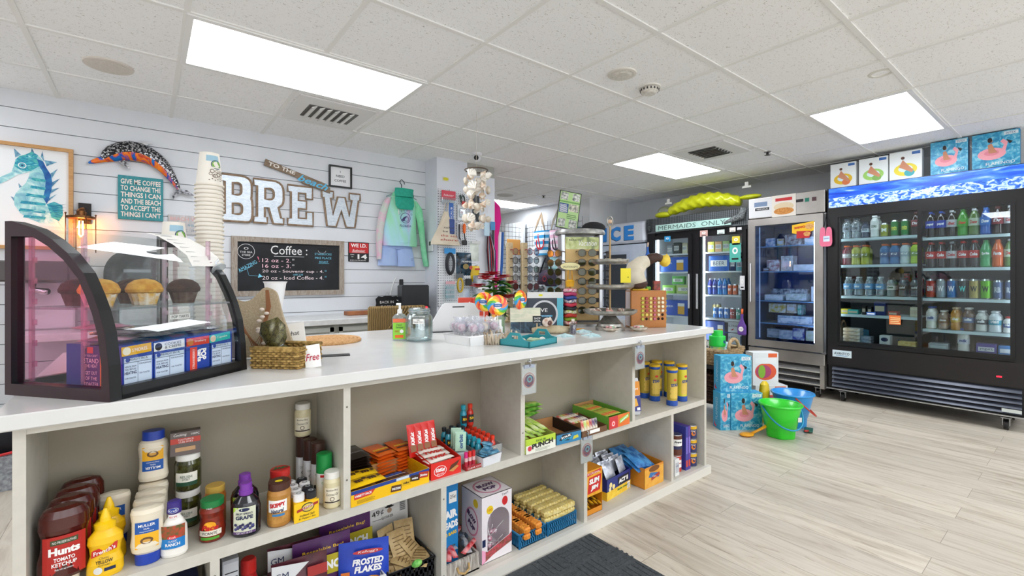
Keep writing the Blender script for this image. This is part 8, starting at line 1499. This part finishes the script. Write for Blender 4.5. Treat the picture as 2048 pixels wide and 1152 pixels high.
MB().bbox(0, .755, -.02, .55, .335, .455, sst, .004).box(0, .04, -.02, .5, .10, .335, sst).box(.715, .755, -.02, .5, .10, .335, sst).box(.04, .715, .06, .5, .10, .335, P('#3a3a3c', .5)).build('base_panel', t)
for k in range(3): z = .14+k*.065; MB().add([(.04, -.02, z), (.715, -.02, z), (.715, .03, z+.035), (.04, .03, z+.035), (.04, -.018, z-.012), (.715, -.018, z-.012)], [(0, 1, 2, 3), (1, 0, 4, 5)], P('#d3d4d6', .2, .9)).build('louver', t)
casters(t, (.10, .68), (.05, .45))
for zs in (1.593, 1.309, .981, .73): MB().box(.05, .70, .08, .10, zs-.012, zs, P('#5c8ec0', .3)).box(.05, .70, .10, .52, zs-.006, zs-.002, GL('#b9d2e6', .2, .1, .3)).build('shelf', t)
FB = [('blue ice cream box', .17, 1.593, .10, .09, '#5a86c0'), ('yellow snack box', .27, 1.593, .07, .08, '#c9ae5a'), ('pink and brown ice cream box', .39, 1.593, .16, .12, '#7d5a62'), ('pale blue pint', .57, 1.593, .10, .08, '#8fb9d9'), ('maroon frozen bag', .19, 1.309, .13, .13, '#8a4a62'), ('silver foil bag', .33, 1.309, .12, .17, '#b9b6b2'), ('flat white packs', .53, 1.309, .24, .07, '#c3cbd9'), ('red tin pack', .12, 1.309, .07, .04, '#b9786a'), ('dark frozen tray', .30, .981, .38, .13, '#27365a'), ('white tub left', .20, .981, .18, .065, '#b9c6cc'), ('white tub middle', .43, .985, .20, .075, '#a9b9b4'), ('white lidded cup', .62, .981, .10, .16, '#cfd9ea'), ('yellow sandwich box', .24, .845, .17, .10, '#c9b02a'), ('cream wrapped box', .38, .845, .09, .10, '#c9b08a'), ('teal strip box', .455, .83, .035, .11, '#2fae8f'), ('clear lidded trays', .42, .73, .34, .085, '#7f9fc4'), ('white printed tray', .57, .70, .15, .045, '#c9d3e6'), ('clear food box', .20, .555, .16, .10, '#8fa9bd'), ('frosty ice bag', .33, .555, .13, .10, '#a3b3cc'), ('blue mint bag', .45, .555, .11, .13, '#2f3fa8'), ('cream ice cream pint', .56, .555, .085, .11, '#c3cfae'), ('second cream pint', .645, .555, .07, .10, '#c9d4b4')]
for i, (n_, x, z, w, h, c) in enumerate(FB): cbox('frozen_pack', n_+' in the steel freezer, '+('top shelf' if z > 1.5 else 'second shelf' if z > 1.2 else 'middle shelf' if z > .95 else 'upper hanging row' if z > .8 else 'lower tray row' if z > .69 else 'floor'), 'frozen food', YBf, x, .13+.02*(i % 3)+(.12 if 'dark' in n_ else 0), z, w, .14, h, c, bar2('#d9e2ee') if i % 2 else None, (25, '#dfe6f0'))
def roast(m, w, h): m.rect(0, 0, w, h, P('#e6dfd6', .5), 0).rect(w*.15, h*.72, w*.85, h*.86, RED, .0006).disc(w*.5, h*.45, w*.42, P('#dcc9a8', .6), .0008, ry=h*.2).disc(w*.5, h*.25, w*.42, P('#b9702f', .6, noise=(80, '#d99a4a')), .001, ry=h*.16)
def ban_(m, w, h): m.poly([(0, h*.35), (w*.45, h*.2), (w*.95, h*.45), (w*.95, h), (0, h*.85)], P('#e9b91c', .5), 0).text('SANDWICH', w*.35, h*.68, h*.14, RED, .001, w=w*.5, rot=.1, bold=.05).poly([(w*.2, 0), (w*.75, 0), (w*.8, h*.42), (w*.2, h*.45)], P('#b8242a', .5), .0008).disc(w*.75, h*.7, w*.18, P('#c98a4a', .6, noise=(70, '#e0b070')), .0012, ry=h*.18).disc(w*.65, h*.25, w*.15, P('#c07a3a', .6, noise=(70, '#e0b070')), .0014, ry=h*.14)
def flat(name, lb, cat, y0, x, z, w, h, deco, ly=-.035): m = MB(front(0, 0, 0)); m.rect(0, 0, w, h, PAPER, -.0006) if deco is not ban_ else None; deco(m, w, h); return tag(m.build(name), lb, cat, loc=FL(y0, x, ly, z), rz=-PI/2)
flat('food_poster', 'breaded sandwich picture magnet on the steel freezer header', 'poster', YBf, .25, 1.90, .24, .235, roast, -.014); flat('food_sticker', 'yellow and red fried chicken sticker on the freezer glass', 'sticker', YBf, .46, 1.65, .22, .17, ban_)
# --- mermaids cooler
YCf = 3.848; t = cabinet('black two door beer cooler with a mermaids only sign on its netted header', YCf, 1.365, .30, 1.845, dark, None)
MB().box(.04, 1.325, .55, .58, .32, 1.83, P('#dfe4e8', .5)).box(.04, .045, .05, .55, .32, 1.83, P('#e6eaee', .5)).box(1.32, 1.325, .05, .55, .32, 1.83, P('#dfe4e8', .5)).build('liner', t)
MB().box(0, 1.365, -.01, .60, 1.845, 2.04, P('#5f6468', .4)).build('header_box', t)
net = P('#1c1e20', .8); m = MB()
for k in range(58): x = k*.0235; m.box(x-.002, x+.002, -.013, -.011, 1.85+.02*math.sin(k*.4), 2.045, net)
for k in range(9): z = 1.87+k*.021; m.box(0, 1.365, -.0135, -.0115, z, z+.0018, net)
m.build('netting', t); MB().tube([(.03, -.02, 2.03), (.04, -.03, 1.94), (.05, -.03, 1.87)], .03, P('#22262a', .9, noise=(60, '#4a4f52')), 8).build('gathered_net', t); MB().tube([(1.32, -.02, 2.04), (1.30, -.035, 1.95), (1.1, -.035, 1.885)], [.035, .04, .02], P('#4a4f52', .9, noise=(60, '#8d9294')), 8).build('gathered_net', t)
for x0, x1 in ((0, .12), (.62, .80), (1.30, 1.365)): MB().box(x0, x1, .0, .03, .10, 1.845, dark).build('mullion', t)
door(t, .06, .67, .34, 1.80, .05, dark, -.02, .64); door(t, .72, 1.345, .34, 1.80, .05, dark, -.02, .75)
MB().box(0, 1.365, 0, .55, .10, .32, dark).build('kick_panel', t); casters(t, (.12, 1.24), (.06, .5))
MB().box(.785, .81, .035, .055, .36, 1.78, EM('#f6fbff', CASE_E*1.7)).build('lamp', t); MB().box(.12, .145, .04, .055, .36, 1.78, EM('#f6fbff', CASE_E*1.5)).build('lamp', t)
for zs in (1.556, 1.32, 1.029, .738): MB().box(.05, .66, .06, .08, zs-.02, zs, P('#dfe4e6', .4)).box(.74, 1.32, .06, .08, zs-.02, zs, P('#dfe4e6', .4)).box(.05, 1.32, .08, .52, zs-.008, zs-.003, P('#c9d0d4', .4)).build('shelf', t)
t = thing('mermaids_sign', 'pale aqua wooden sign reading mermaids only on the cooler header', 'sign', FL(YCf, .16, -.045, 1.86), -PI/2, rot=(0, 0, -PI/2)); MB().box(0, 1.02, 0, .02, 0, .085, P('#a9cfc8', .6, noise=(8, '#bcdcd4'))).build('board', t); MB(front(0, 0, 0)).text('MERMAIDS  ONLY', .5, .042, .055, P('#49645f', .6), .001, w=.92, shear=.05).build('lettering', t)
CB = [('grey carton', .28, 1.556, .08, .12, '#8f9aa0'), ('dark wine carton', .38, 1.556, .09, .15, '#3a4038'), ('white slim can carton', .50, 1.556, .07, .14, '#d6d2b0'), ('yellow striped can carton', .59, 1.556, .06, .14, '#d9c77a'), ('big blue beer case with a glass picture', .36, 1.32, .44, .19, '#1f5fc4'), ('green beer carton', .34, 1.15, .18, .11, '#4fae3a'), ('white and green carton', .54, 1.15, .16, .11, '#cfe0c4'), ('lime carton', .26, 1.029, .18, .11, '#8fd04a'), ('pale yellow carton', .50, 1.029, .24, .115, '#b9cf7a'), ('lower blue beer case with a glass picture', .38, .738, .42, .20, '#1f4fae'), ('yellow seltzer carton', .86, 1.556, .085, .13, '#d3d04a'), ('peach seltzer carton', .955, 1.556, .085, .13, '#dcae7a'), ('light green seltzer carton', 1.05, 1.556, .085, .13, '#b9d68a'), ('grey carton at right', 1.14, 1.556, .07, .13, '#6a6f74'), ('cream seltzer carton', 1.23, 1.556, .085, .13, '#d9d2c4'), ('shiny blue beer case', .96, 1.32, .26, .19, '#2464b8'), ('dark navy case', 1.13, 1.32, .06, .18, '#27345a'), ('aqua and white seltzer case', 1.24, 1.32, .14, .15, '#7fc4cf'), ('navy beer case with a glass picture, low right', .93, .46, .30, .24, '#1f3f8f'), ('white light beer case, upper', 1.15, .58, .24, .13, '#d9dde2'), ('white light beer case, lower', 1.15, .44, .24, .13, '#cfd4da')]
for i, (n_, x, z, w, h, c) in enumerate(CB):
 dc = (lambda m, w, h: m.rect(w*.55, h*.1, w*.78, h*.62, P('#e0a92a', .5)).rect(w*.55, h*.62, w*.78, h*.82, WHITE).text('BEER', w*.25, h*.6, h*.12, WHITE, w=w*.3)) if 'glass' in n_ else (lambda m, w, h: m.text('ULTRA', w*.4, h*.6, h*.18, INK, w=w*.5).rect(w*.8, h*.1, w*.95, h*.8, P('#3a4a6f', .5)).poly([(w*.3, h*.2), (w*.5, h*.4), (w*.45, h*.2)], RED)) if 'light beer' in n_ else bar2('#e9ebe6', 'BEER', NAVY)
 cbox('drink_carton', n_+' in the mermaids cooler, '+('left' if x < .7 else 'right')+' door', 'carton', YCf, x, .10+(.1 if z == 1.15 else 0), z, w, .2, h, c, dc)
KD.update({'blu1': soda('#24419a', '#d9dde2', '#1d2f7a', 'light', h=.2, r=.03), 'blu2': soda('#2f86d0', '#3a6fb8', '#2464b8', 'bud', h=.2, r=.03), 'orc': tallcan('#d96a3a', 'W', h=.13), 'whc': tallcan('#d9dde2', 'W', '#2a3a5a', .135), 'yec': tallcan('#c9b87a', 'S', '#7a5a2a', .16), 'c1': tallcan('#3f7ac4', 'B', h=.12), 'c2': tallcan('#a83a34', 'C', h=.12), 'c3': tallcan('#3aa08a', 'D', h=.12), 'c4': tallcan('#e0b04a', 'E', h=.12)})
NM.update({'blu1': 'navy aluminium beer bottle', 'blu2': 'bright blue aluminium beer bottle', 'orc': 'orange and white can', 'whc': 'white printed can', 'yec': 'tall cream can', 'c1': 'blue and white short can', 'c2': 'red and white short can', 'c3': 'green and white short can', 'c4': 'yellow and white short can'})
row(['blu1', 'blu1', 'blu2', 'blu2', 'orc', 'orc', 'whc', 'whc'], .80, 1.31, 1.029, 'the mermaids cooler middle shelf', YCf, rows=2); row(['c1', 'c1', 'c1', 'c2', 'c3', 'c4'], .87, 1.30, .738, 'the mermaids cooler lower shelf', YCf, sz=1.15); row(['yec', 'yec'], .81, .90, .738, 'the mermaids cooler lower shelf, rear', YCf, ly=.25, sz=1.1)
for n_, lb, x, z, w, h, c in (('blue_sticker', 'blue square sticker on the left mermaids door', .30, 1.715, .09, .07, '#2f9ad6'), ('sunset_magnet', 'pink mountain sunset magnet on the cooler frame', .80, 1.745, .10, .075, '#c9a09a'), ('oval_magnet', 'white oval magnet at the upper right of the mermaids cooler', 1.17, 1.775, .07, .05, '#dcd6d0'), ('starfish_magnet', 'white starfish shaped magnet on the mermaids cooler', 1.02, 1.76, .09, .05, '#cfdcd8'), ('white_magnet', 'small white rectangular magnet at the right top of the mermaids cooler', 1.26, 1.79, .05, .03, '#e0e0e6'), ('smiley_pack', 'yellow printed hanging bag at the right edge of the mermaids cooler', 1.20, 1.62, .09, .10, '#d9c93a'), ('foam_toy_pack', 'aqua pack of white foam rings on the right mermaids door', 1.17, 1.42, .13, .22, '#4fae9f'), ('skull_sticker', 'black and white figure sticker on the mermaids cooler edge', 1.29, 1.10, .055, .16, '#d9d9dc')):
 flat(n_, lb, 'magnet' if 'magnet' in n_ else 'sticker', YCf, x, z, w, h, (lambda c: (lambda m, w, h: (m.rect(0, 0, w, h, P(c, .5), 0), m.disc(w*.5, h*.6, w*.25, P('#eef0ee', .5), .001, ring=.5, ry=h*.18), m.rect(w*.2, h*.12, w*.8, h*.22, INK, .001))))(c), -.052)
for lb, x, z, c in (('purple bottle shaped pool toy hanging on the mermaids cooler handle side', 1.32, .58, '#5f3a8f'), ('blue bottle shaped pool toy hanging at the left edge of the mermaids cooler', .05, 1.42, '#2a5fb0')):
 t = thing('bottle_toy', lb, 'toy', FL(YCf, x, -.065, z), -PI/2); MB().lathe([(.04, 0), (.052, .015), (.052, .10), (.02, .17), (.014, .21), (.02, .24)], P(c, .6), 14, sy=.4).build('body', t); MB(front(0, -.0225, .07)).disc(0, 0, .028, WHITE, .001).text('POP', 0, 0, .014, P(c, .5), .002).build('label', t); MB().tube([(0, 0, .24), (0, .01, .30)], .012, P('#e0642a' if z < 1 else '#c9b0a0', .5), 8).build('cap', t)
# yellow inflatable on top
t = thing('yellow_inflatable', 'long bumpy bright yellow inflatable pool toy on top of the mermaids cooler', 'inflatable', FL(YCf, .27, .12, 2.045), -PI/2); yl = P('#d9e01a', .3, coat=.4); m = MB(); pts = []; n = 16; vs = []
N_ = 60
for i in range(N_+1):
 u_ = i/N_; x = .95*u_; zc = .088+.09*math.sin(PI*min(1, u_*.95)); rr = .088*min(1, math.sin(PI*(.03+.94*u_))**.25); a_ = .0
 for k in range(n): q = 2*PI*k/n; r_ = rr*(1+.13*math.sin(u_*2*PI*8+(PI if k % 4 < 2 else 0))); vs.append((x, r_*math.cos(q), zc+r_*math.sin(q)))
m.add(vs, [(i*n+k, i*n+(k+1) % n, (i+1)*n+(k+1) % n, (i+1)*n+k) for i in range(N_) for k in range(n)]+[tuple(range(n))[::-1], tuple(range(N_*n, N_*n+n))], yl, True); m.build('body', t)
MB().ball((-.10, 0, .055), (.13, .06, .045), yl, 14, 8).build('end_lobe', t); MB().ball((1.06, 0, .14), (.13, .05, .03), yl, 14, 8).build('end_lobe', t)
for x, z in ((-.02, .19), (1.02, .25)): MB(front(x, 0, z)).prism([(-.05, 0), (.05, 0), (.05, .02), (.02, .025), (.02, .07), (-.02, .07), (-.02, .025), (-.05, .02)], 0, .01, WHITE).build('hang_tab', t)
MB().ball((-.08, 0, .10), (.11, .05, .07), GL('#f4f6e0', .3, .05, .06), 12, 8).build('clear_wrap', t)
# --- ice freezer
YI = 4.695; t = thing('ice_merchandiser', 'pale grey ice freezer with blue ice lettering in the back corner', 'freezer', (FXX, YI, 0), -PI/2); ic = P('#c6d0e0', .4, noise=(5, '#b9c4d6'))
MB().bbox(0, .815, .0, .60, .08, 1.72, ic, .01).build('cabinet_body', t); MB().bbox(-.0, .815, -.03, .60, 1.735, 2.03, P('#ccd2de', .35), .03).build('header_box', t)
m = MB(front(0, -.031, 1.735)); lb_ = P('#1f86dc', .4); [m.text(c_, x_-.01, .142, .21, P('#1d3558', .4), .001, w=w_, bold=.05).text(c_, x_, .148, .205, lb_, .003, w=w_, bold=.05) for c_, x_, w_ in (('I', .12, .07), ('C', .32, .19), ('E', .56, .17))]; m.build('lettering', t)
MB().box(.05, .56, -.012, 0, .75, 1.62, P('#b3bfd2', .4)).build('door', t); MB().box(.08, .50, -.014, -.012, .80, 1.58, P('#3a4048', .15)).build('window', t); MB().bbox(.59, .62, -.04, 0, 1.1, 1.5, P('#a9b6ca', .3), .008).build('handle', t)
# ================================================================ floor items and the back aisle
ww = P('#8f7554', .9, noise=(50, '#b89b74'), bump=(80, 1)); ww2 = P('#a98c66', .9, noise=(50, '#c9ae88'), bump=(80, 1))
t = thing('bench', 'low black bench with woven drawers under the wicker basket', 'bench', (4.25, 1.98, 0), PI/2); bk = P('#1b1d22', .5)
MB().bbox(0, .66, 0, .42, .44, .47, bk, .004).build('seat_board', t)
for x in (0, .62):
 for y in (0, .38): MB().box(x, x+.04, y, y+.04, 0, .44, bk).build('leg', t)
q = MB(); woven(q, .56, .34, .26, P('#3a241b', .9, noise=(50, '#5a3a2b')), P('#2c1a14', .9, noise=(50, '#4a2d20')), 12, .004); q = q.build('woven_drawer', t); q.location = (.05, .04, .13)
t = thing('wicker_basket', 'rectangular tan wicker basket with loop handles on the bench', 'basket', (4.21, 2.01, .471), PI/2); woven(MB(), .62, .34, .13, ww, ww2, 10, .004, .12).build('woven_wall', t); MB().box(.01, .61, .01, .33, .0, .006, ww).build('bottom', t)
MB().tube([(-.03, -.02, .135), (.65, -.02, .135), (.65, .36, .135), (-.03, .36, .135)], .013, ww2, 8, closed=True).build('rim', t)
for x in (-.03, .65): MB().tube([(x, .17+.09*math.cos(q), .135+.09*math.sin(q)) for q in [PI*k/10 for k in range(11)]], .014, ww2, 8).build('handle', t)
t = thing('green_bubble_bottle', 'bright green capped bubble bottle in the wicker basket', 'bottle', (3.97, 2.09, .48), .1); MB().lathe([(.06, 0), (.055, .08), (.06, .12), (.06, .15)], P('#3ab0d0', .4, noise=(15, '#c9e04a')), 18).build('body', t); MB().lathe([(.066, .15), (.068, .16), (.068, .235), (.064, .24), (.045, .242), (.045, .285)], P('#25d04a', .35), 22).build('cap', t); MB(wrap(.068, .195)).disc(0, 0, .028, P('#2a4a8f', .5), .001, ry=.018).build('label', t)
for i, (x, y, c) in enumerate(((4.0, 2.4, '#2f4fa8'), (4.07, 2.3, '#e0b03a'), (3.96, 2.22, '#1c1d24'), (4.06, 2.5, '#d24a6a'), (4.10, 2.14, '#2fa6c0'))):
 tag(MB().puff([(0, -.04, .04), (.05, -.05, .05), (.14, -.045, .045), (.18, -.04, .04)], .02, P(c, .4, noise=(30, '#e9e9e9')), 6).build('toy_pack'), ['blue', 'yellow', 'black and white', 'pink', 'turquoise'][i]+' packaged toy in the wicker basket', 'toy', loc=(x, y, .485), rot=(.3, .5-.2*i, .5*i))
def fbox(lb, loc, rz, w, d, h, fl=True, top=False):
 t = thing('float_box', lb, 'box', loc, rz); MB().box(0, w, 0, d, 0, h, P('#2fa0cf' if fl else '#dfe3e3', .5)).build('carton', t)
 m = MB(front(0, 0, 0))
 if fl: floatdeco('fl')(m, w, h); m.on(leftf(-.0003, d, 0)).rect(0, 0, d, h, P('#3aaada', .5), 0).text('FLAMINGO', d*.5, h*.55, d*.28, P('#bfe6f4', .5), .0012, rot=PI/2, w=h*.6).poly([(d*.15, h*.06), (d*.4, h*.03), (d*.5, h*.08), (d*.3, h*.1), (d*.2, h*.2)], P('#d9344a', .5), .0012)
 else: m.rect(w*.6, h*.85, w*.95, h*.97, P('#e0602a', .5)).disc(w*.5, h*.42, w*.42, P('#d9542a', .5), .0008, ry=h*.26).disc(w*.42, h*.42, w*.3, P('#a83a6a', .5), .001, ry=h*.2).disc(w*.35, h*.42, w*.14, P('#7fae2a', .5), .0012, ry=h*.2).rect(w*.1, h*.66, w*.9, h*.84, P('#e6eaea', .5), .0014)
 m.build('printing', t); return t
a = at(1481, 868, 0); a = (a[0]+.03, a[1]+.09, 0); fbox('blue flamingo float box on the floor, right one of the lower pair', (a[0], a[1], 0), -.62, .26, .11, .30)
fbox('blue flamingo float box on the floor, left one of the lower pair', (a[0]-.070, a[1]+.052, 0), -.62, .082, .12, .30)
fbox('blue flamingo float box on top of the lower pair, picture in full view', (a[0]-.035, a[1]+.07, .302), -.62, .26, .11, .29)
c = at(1540, 838, 0); fbox('white float box with a tropical fruit picture, upper one behind the blue boxes', (4.34, 1.95, .25), -.62, .24, .12, .30, False); fbox('white float box with orange corner, lower one behind the blue boxes', (4.35, 1.93, 0), -.62, .30, .14, .249, False)
t = thing('yellow_noodle_toy', 'rounded yellow plastic toy standing between the blue boxes and buckets', 'toy', (c[0]-.11, c[1]+.0, 0), 0); MB().lathe([(.05, 0), (.055, .05), (.055, .26), (.045, .32), (.02, .345)], P('#e0c01a', .35), 16, sy=.7).build('body', t)
def bucket(lb, loc, col, r0, r1, h, hcol, wavy=True, rz=0):
 t = thing('beach_bucket', lb, 'bucket', loc, rz); m = MB(); vs = []; n = 40; mt = P(col, .3, coat=.3)
 prof = [(r0*.96, 0), (r0, .01), (r0*1.05, h*.30), (r0*1.12, h*.32), (r1, h*.97), (r1*1.0, h)]
 for rr, z in prof:
  for i in range(n): q = 2*PI*i/n; k = 1+(.05*math.cos(6*q) if z < h*.31 else 0); vs.append((rr*k*math.cos(q), rr*k*math.sin(q), z))
 inn = [(r1*.96, h), (r0*1.0, h*.32), (r0*.9, .012)]
 for rr, z in inn:
  for i in range(n): q = 2*PI*i/n; vs.append((rr*math.cos(q), rr*math.sin(q), z))
 L = len(prof)+len(inn); m.add(vs, [(j*n+i, j*n+(i+1) % n, (j+1)*n+(i+1) % n, (j+1)*n+i) for j in range(L-1) for i in range(n)]+[tuple(range(n))[::-1], tuple(range((L-1)*n, L*n))], mt, True); m.build('pail', t)
 MB().tube([(r1*1.03*math.cos(2*PI*i/36), r1*1.03*math.sin(2*PI*i/36), h) for i in range(36)], .009, mt, 6, closed=True).build('rim', t)
 MB().tube([(r1*1.04*math.cos(q), -abs(r1*1.1*math.sin(q)), h-.01-(h*.60)*math.sin(q)) for q in [PI*i/16 for i in range(17)]], .006, P(hcol, .4), 6).build('handle', t); return t
g = at(1560, 868, 0); t = bucket('bright green plastic beach bucket in front of the blue one', (g[0]-.045, g[1]-.02, 0), '#2fd02a', .10, .142, .25, '#1a8fc0', rz=-.6)
MB(front(.06, -.118, .14)).rect(0, 0, .03, .035, P('#d9dcd6', .6)).build('price_sticker', t)
b2 = at(1592, 858, 0); bucket('blue plastic beach bucket with a red handle behind the green one', (b2[0]+.09, b2[1]+.06, 0), '#1f8fd6', .10, .15, .27, '#c9402a', rz=.5)
s1 = at(1498, 872, 0); t = thing('yellow_shovel', 'small yellow toy shovel leaning on the green bucket', 'shovel', (s1[0], s1[1], 0), math.atan2(g[1]-s1[1], g[0]-s1[0])); sy_ = P('#eda41c', .4); MB().ball((-.02, 0, .014), (.058, .042, .013), sy_, 14, 8).build('blade', t); MB().tube([(.02, 0, .018), (.08, 0, .04), (.155, -.02, .085)], [.010, .010, .013], sy_, 8).build('handle', t)
s2 = at(1617, 864, 0); t = thing('green_shovel', 'dark green toy shovel lying beside the blue bucket', 'shovel', (s2[0], s2[1], .01), .3); MB().bbox(-.05, .06, -.03, .03, 0, .012, P('#1f5a4a', .5), .005).build('blade', t); MB().tube([(-.04, 0, .01), (-.13, .02, .03)], .008, P('#b8322a', .4), 6).build('handle', t)
# dark bag at the far left floor
t = thing('dark_bag', 'dark bag with red trim on the floor at the left end of the counter', 'bag', (-.62, 4.05, 0), .3); MB().puff([(.16, -.2, .2), (.25, -.2, .2), (.35, -.14, .15), (.40, -.05, .06)], .14, P('#15161c', .9), 10).build('upper', t); MB().puff([(0, -.2, .2), (.08, -.21, .21), (.2, -.2, .2)], .15, P('#7d8188', .95, noise=(60, '#a9adb3')), 10, pinch=False).build('lower', t); MB().tube([(-.2, -.12, .2), (0, -.15, .22), (.2, -.12, .26)], .008, RED, 6).build('piping', t)
# totes and goods on the wire grids
def tote(lb, u, v, w, h, x, c1, c2, anch, ac, rz=-PI/2):
 p = xat(u, v, x); w *= x/4.85; t = thing('beach_tote', lb, 'tote bag', (p[0], p[1], p[2]), rz); st = ramp_mat('stripes'+c1+c2, [(.0, c1), (.499, c1), (.501, c2), (1, c2)], 3.2, 'wave', .85, stretch=(0, 0, 1), dist=0, det=0); MB().puff([(-h, -w*.36, w*.36), (-h*.9, -w*.38, w*.38), (-h*.4, -w*.44, w*.44), (0, -w/2, w/2)], .05, st, 8, pinch=False).build('bag', t)
 for k in range(3): MB().tube([(-w*.3, -.04, 0), (-w*.18+.02*k, -.03, h*.4), (.0, .0, h*.75-.02*k), (w*.18-.02*k, -.03, h*.4), (w*.3, -.04, 0)], .008, P('#b09a80' if c1 != '#e3b3cc' else '#b9b4a6', .9), 5).build('rope_handle', t)
 a_ = P(ac, .7); m = MB(front(0, -.052, -h*.45)); m.disc(-w*.06, h*.24, w*.06, a_, ring=.55).disc(w*.05, -h*.05, w*.26, a_, .0004, ring=.75, ry=h*.28).rect(-w*.26, .08*h, w*.3, h*.38, st, .001).poly([(-w*.1, h*.2), (-w*.04, h*.2), (w*.1, -h*.3), (w*.03, -h*.3)], a_, .0016).disc(-w*.06, h*.26, w*.06, a_, .0016, ring=.55); m.build('anchor_print', t)
tote('blue and white striped tote bag with a red anchor', 1083, 462, .38, .40, 5.08, '#2f8fc4', '#d9e6ee', 1, '#b8202f'); tote('pink and white striped tote bag with a black anchor', 1115, 460, .36, .42, 5.08, '#e3b3cc', '#ece0ea', 1, '#1d1f2a')
tote('teal checked tote bag behind the pink tote', 1146, 456, .30, .34, 5.08, '#1f8fa0', '#bcd9e0', 1, '#16506a')
p = xat(1094, 550, 5.05); t = thing('shoulder_bag', 'navy and maroon shoulder bag hanging below the totes', 'bag', p, -PI/2); MB().puff([(-.18, -.22, .22), (-.1, -.24, .24), (.02, -.2, .2), (.08, -.12, .12)], .07, P('#262c44', .8, noise=(12, '#5a3a4a')), 10).build('body', t); MB().tube([(-.14, -.03, .03), (-.04, 0, .28), (.04, 0, .28), (.14, -.03, .03)], .012, P('#20232e', .8), 6).build('strap', t); MB(front(0, -.071, -.06)).disc(.02, 0, .05, P('#8a2f3a', .6), ring=.6).build('print', t)
for i, (u, v, w, h, x, c, lb) in enumerate(((1104, 580, .34, .26, 5.055, '#1fa0b8', 'turquoise patterned beach bag low on the grid'), (1026, 470, .5, .42, 5.055, '#d9dcdf', 'large white boxed board beyond the pink shirt'), (1010, 580, .26, .5, 4.6, '#2f6f9a', 'blue patterned towel pile beyond the poinsettia'), (1070, 590, .3, .3, 4.4, '#20232a', 'black and white printed shirt stack on the back table'), (1072, 515, .3, .34, 5.055, '#c9cdd0', 'grey folded towel hanging on the grid'), (1108, 520, .28, .3, 5.055, '#7fc9cf', 'aqua folded towel hanging on the grid'))):
 p = xat(u, v, x); m = MB(); m.bbox(-w/2, w/2, 0, .08, -h/2, h/2, P(c, .8, noise=(18, '#dfe6ea')), .015); tag(m.build('folded_goods'), lb, 'goods', loc=p, rz=-PI/2)
p = yat(1028, 494, 6.12); tag(MB().bbox(-.14, .14, 0, .02, -.13, .13, P('#b5813f', .8), .004).build('cork_board'), 'plain brown cardboard panel above the cork glasses posts', 'panel', loc=p)
t = thing('goods_table', 'dark low display table in the back aisle under the wire grids', 'table', (3.9, 4.9, 0), 0); MB().bbox(0, 1.1, 0, .6, .70, .74, dark, .01).build('tabletop', t)
for x in (.03, 1.03):
 for y in (.03, .53): MB().box(x, x+.04, y, y+.04, 0, .70, dark).build('leg', t)
for i, c in enumerate(('#2f8fa8', '#c9d6dc', '#26304a', '#a83a4a', '#e3e6e6', '#1f6f8a')): tag(MB().bbox(-.11, .11, -.13, .13, 0, .16+.03*(i % 3), P(c, .8, noise=(14, '#dfe3e6')), .02).build('folded_shirts'), ['teal', 'pale grey', 'navy', 'red', 'white', 'dark teal'][i]+' folded shirt pile on the back aisle table', 'shirts', loc=(4.08+.3*(i % 3), 5.05+.3*(i//3), .741))
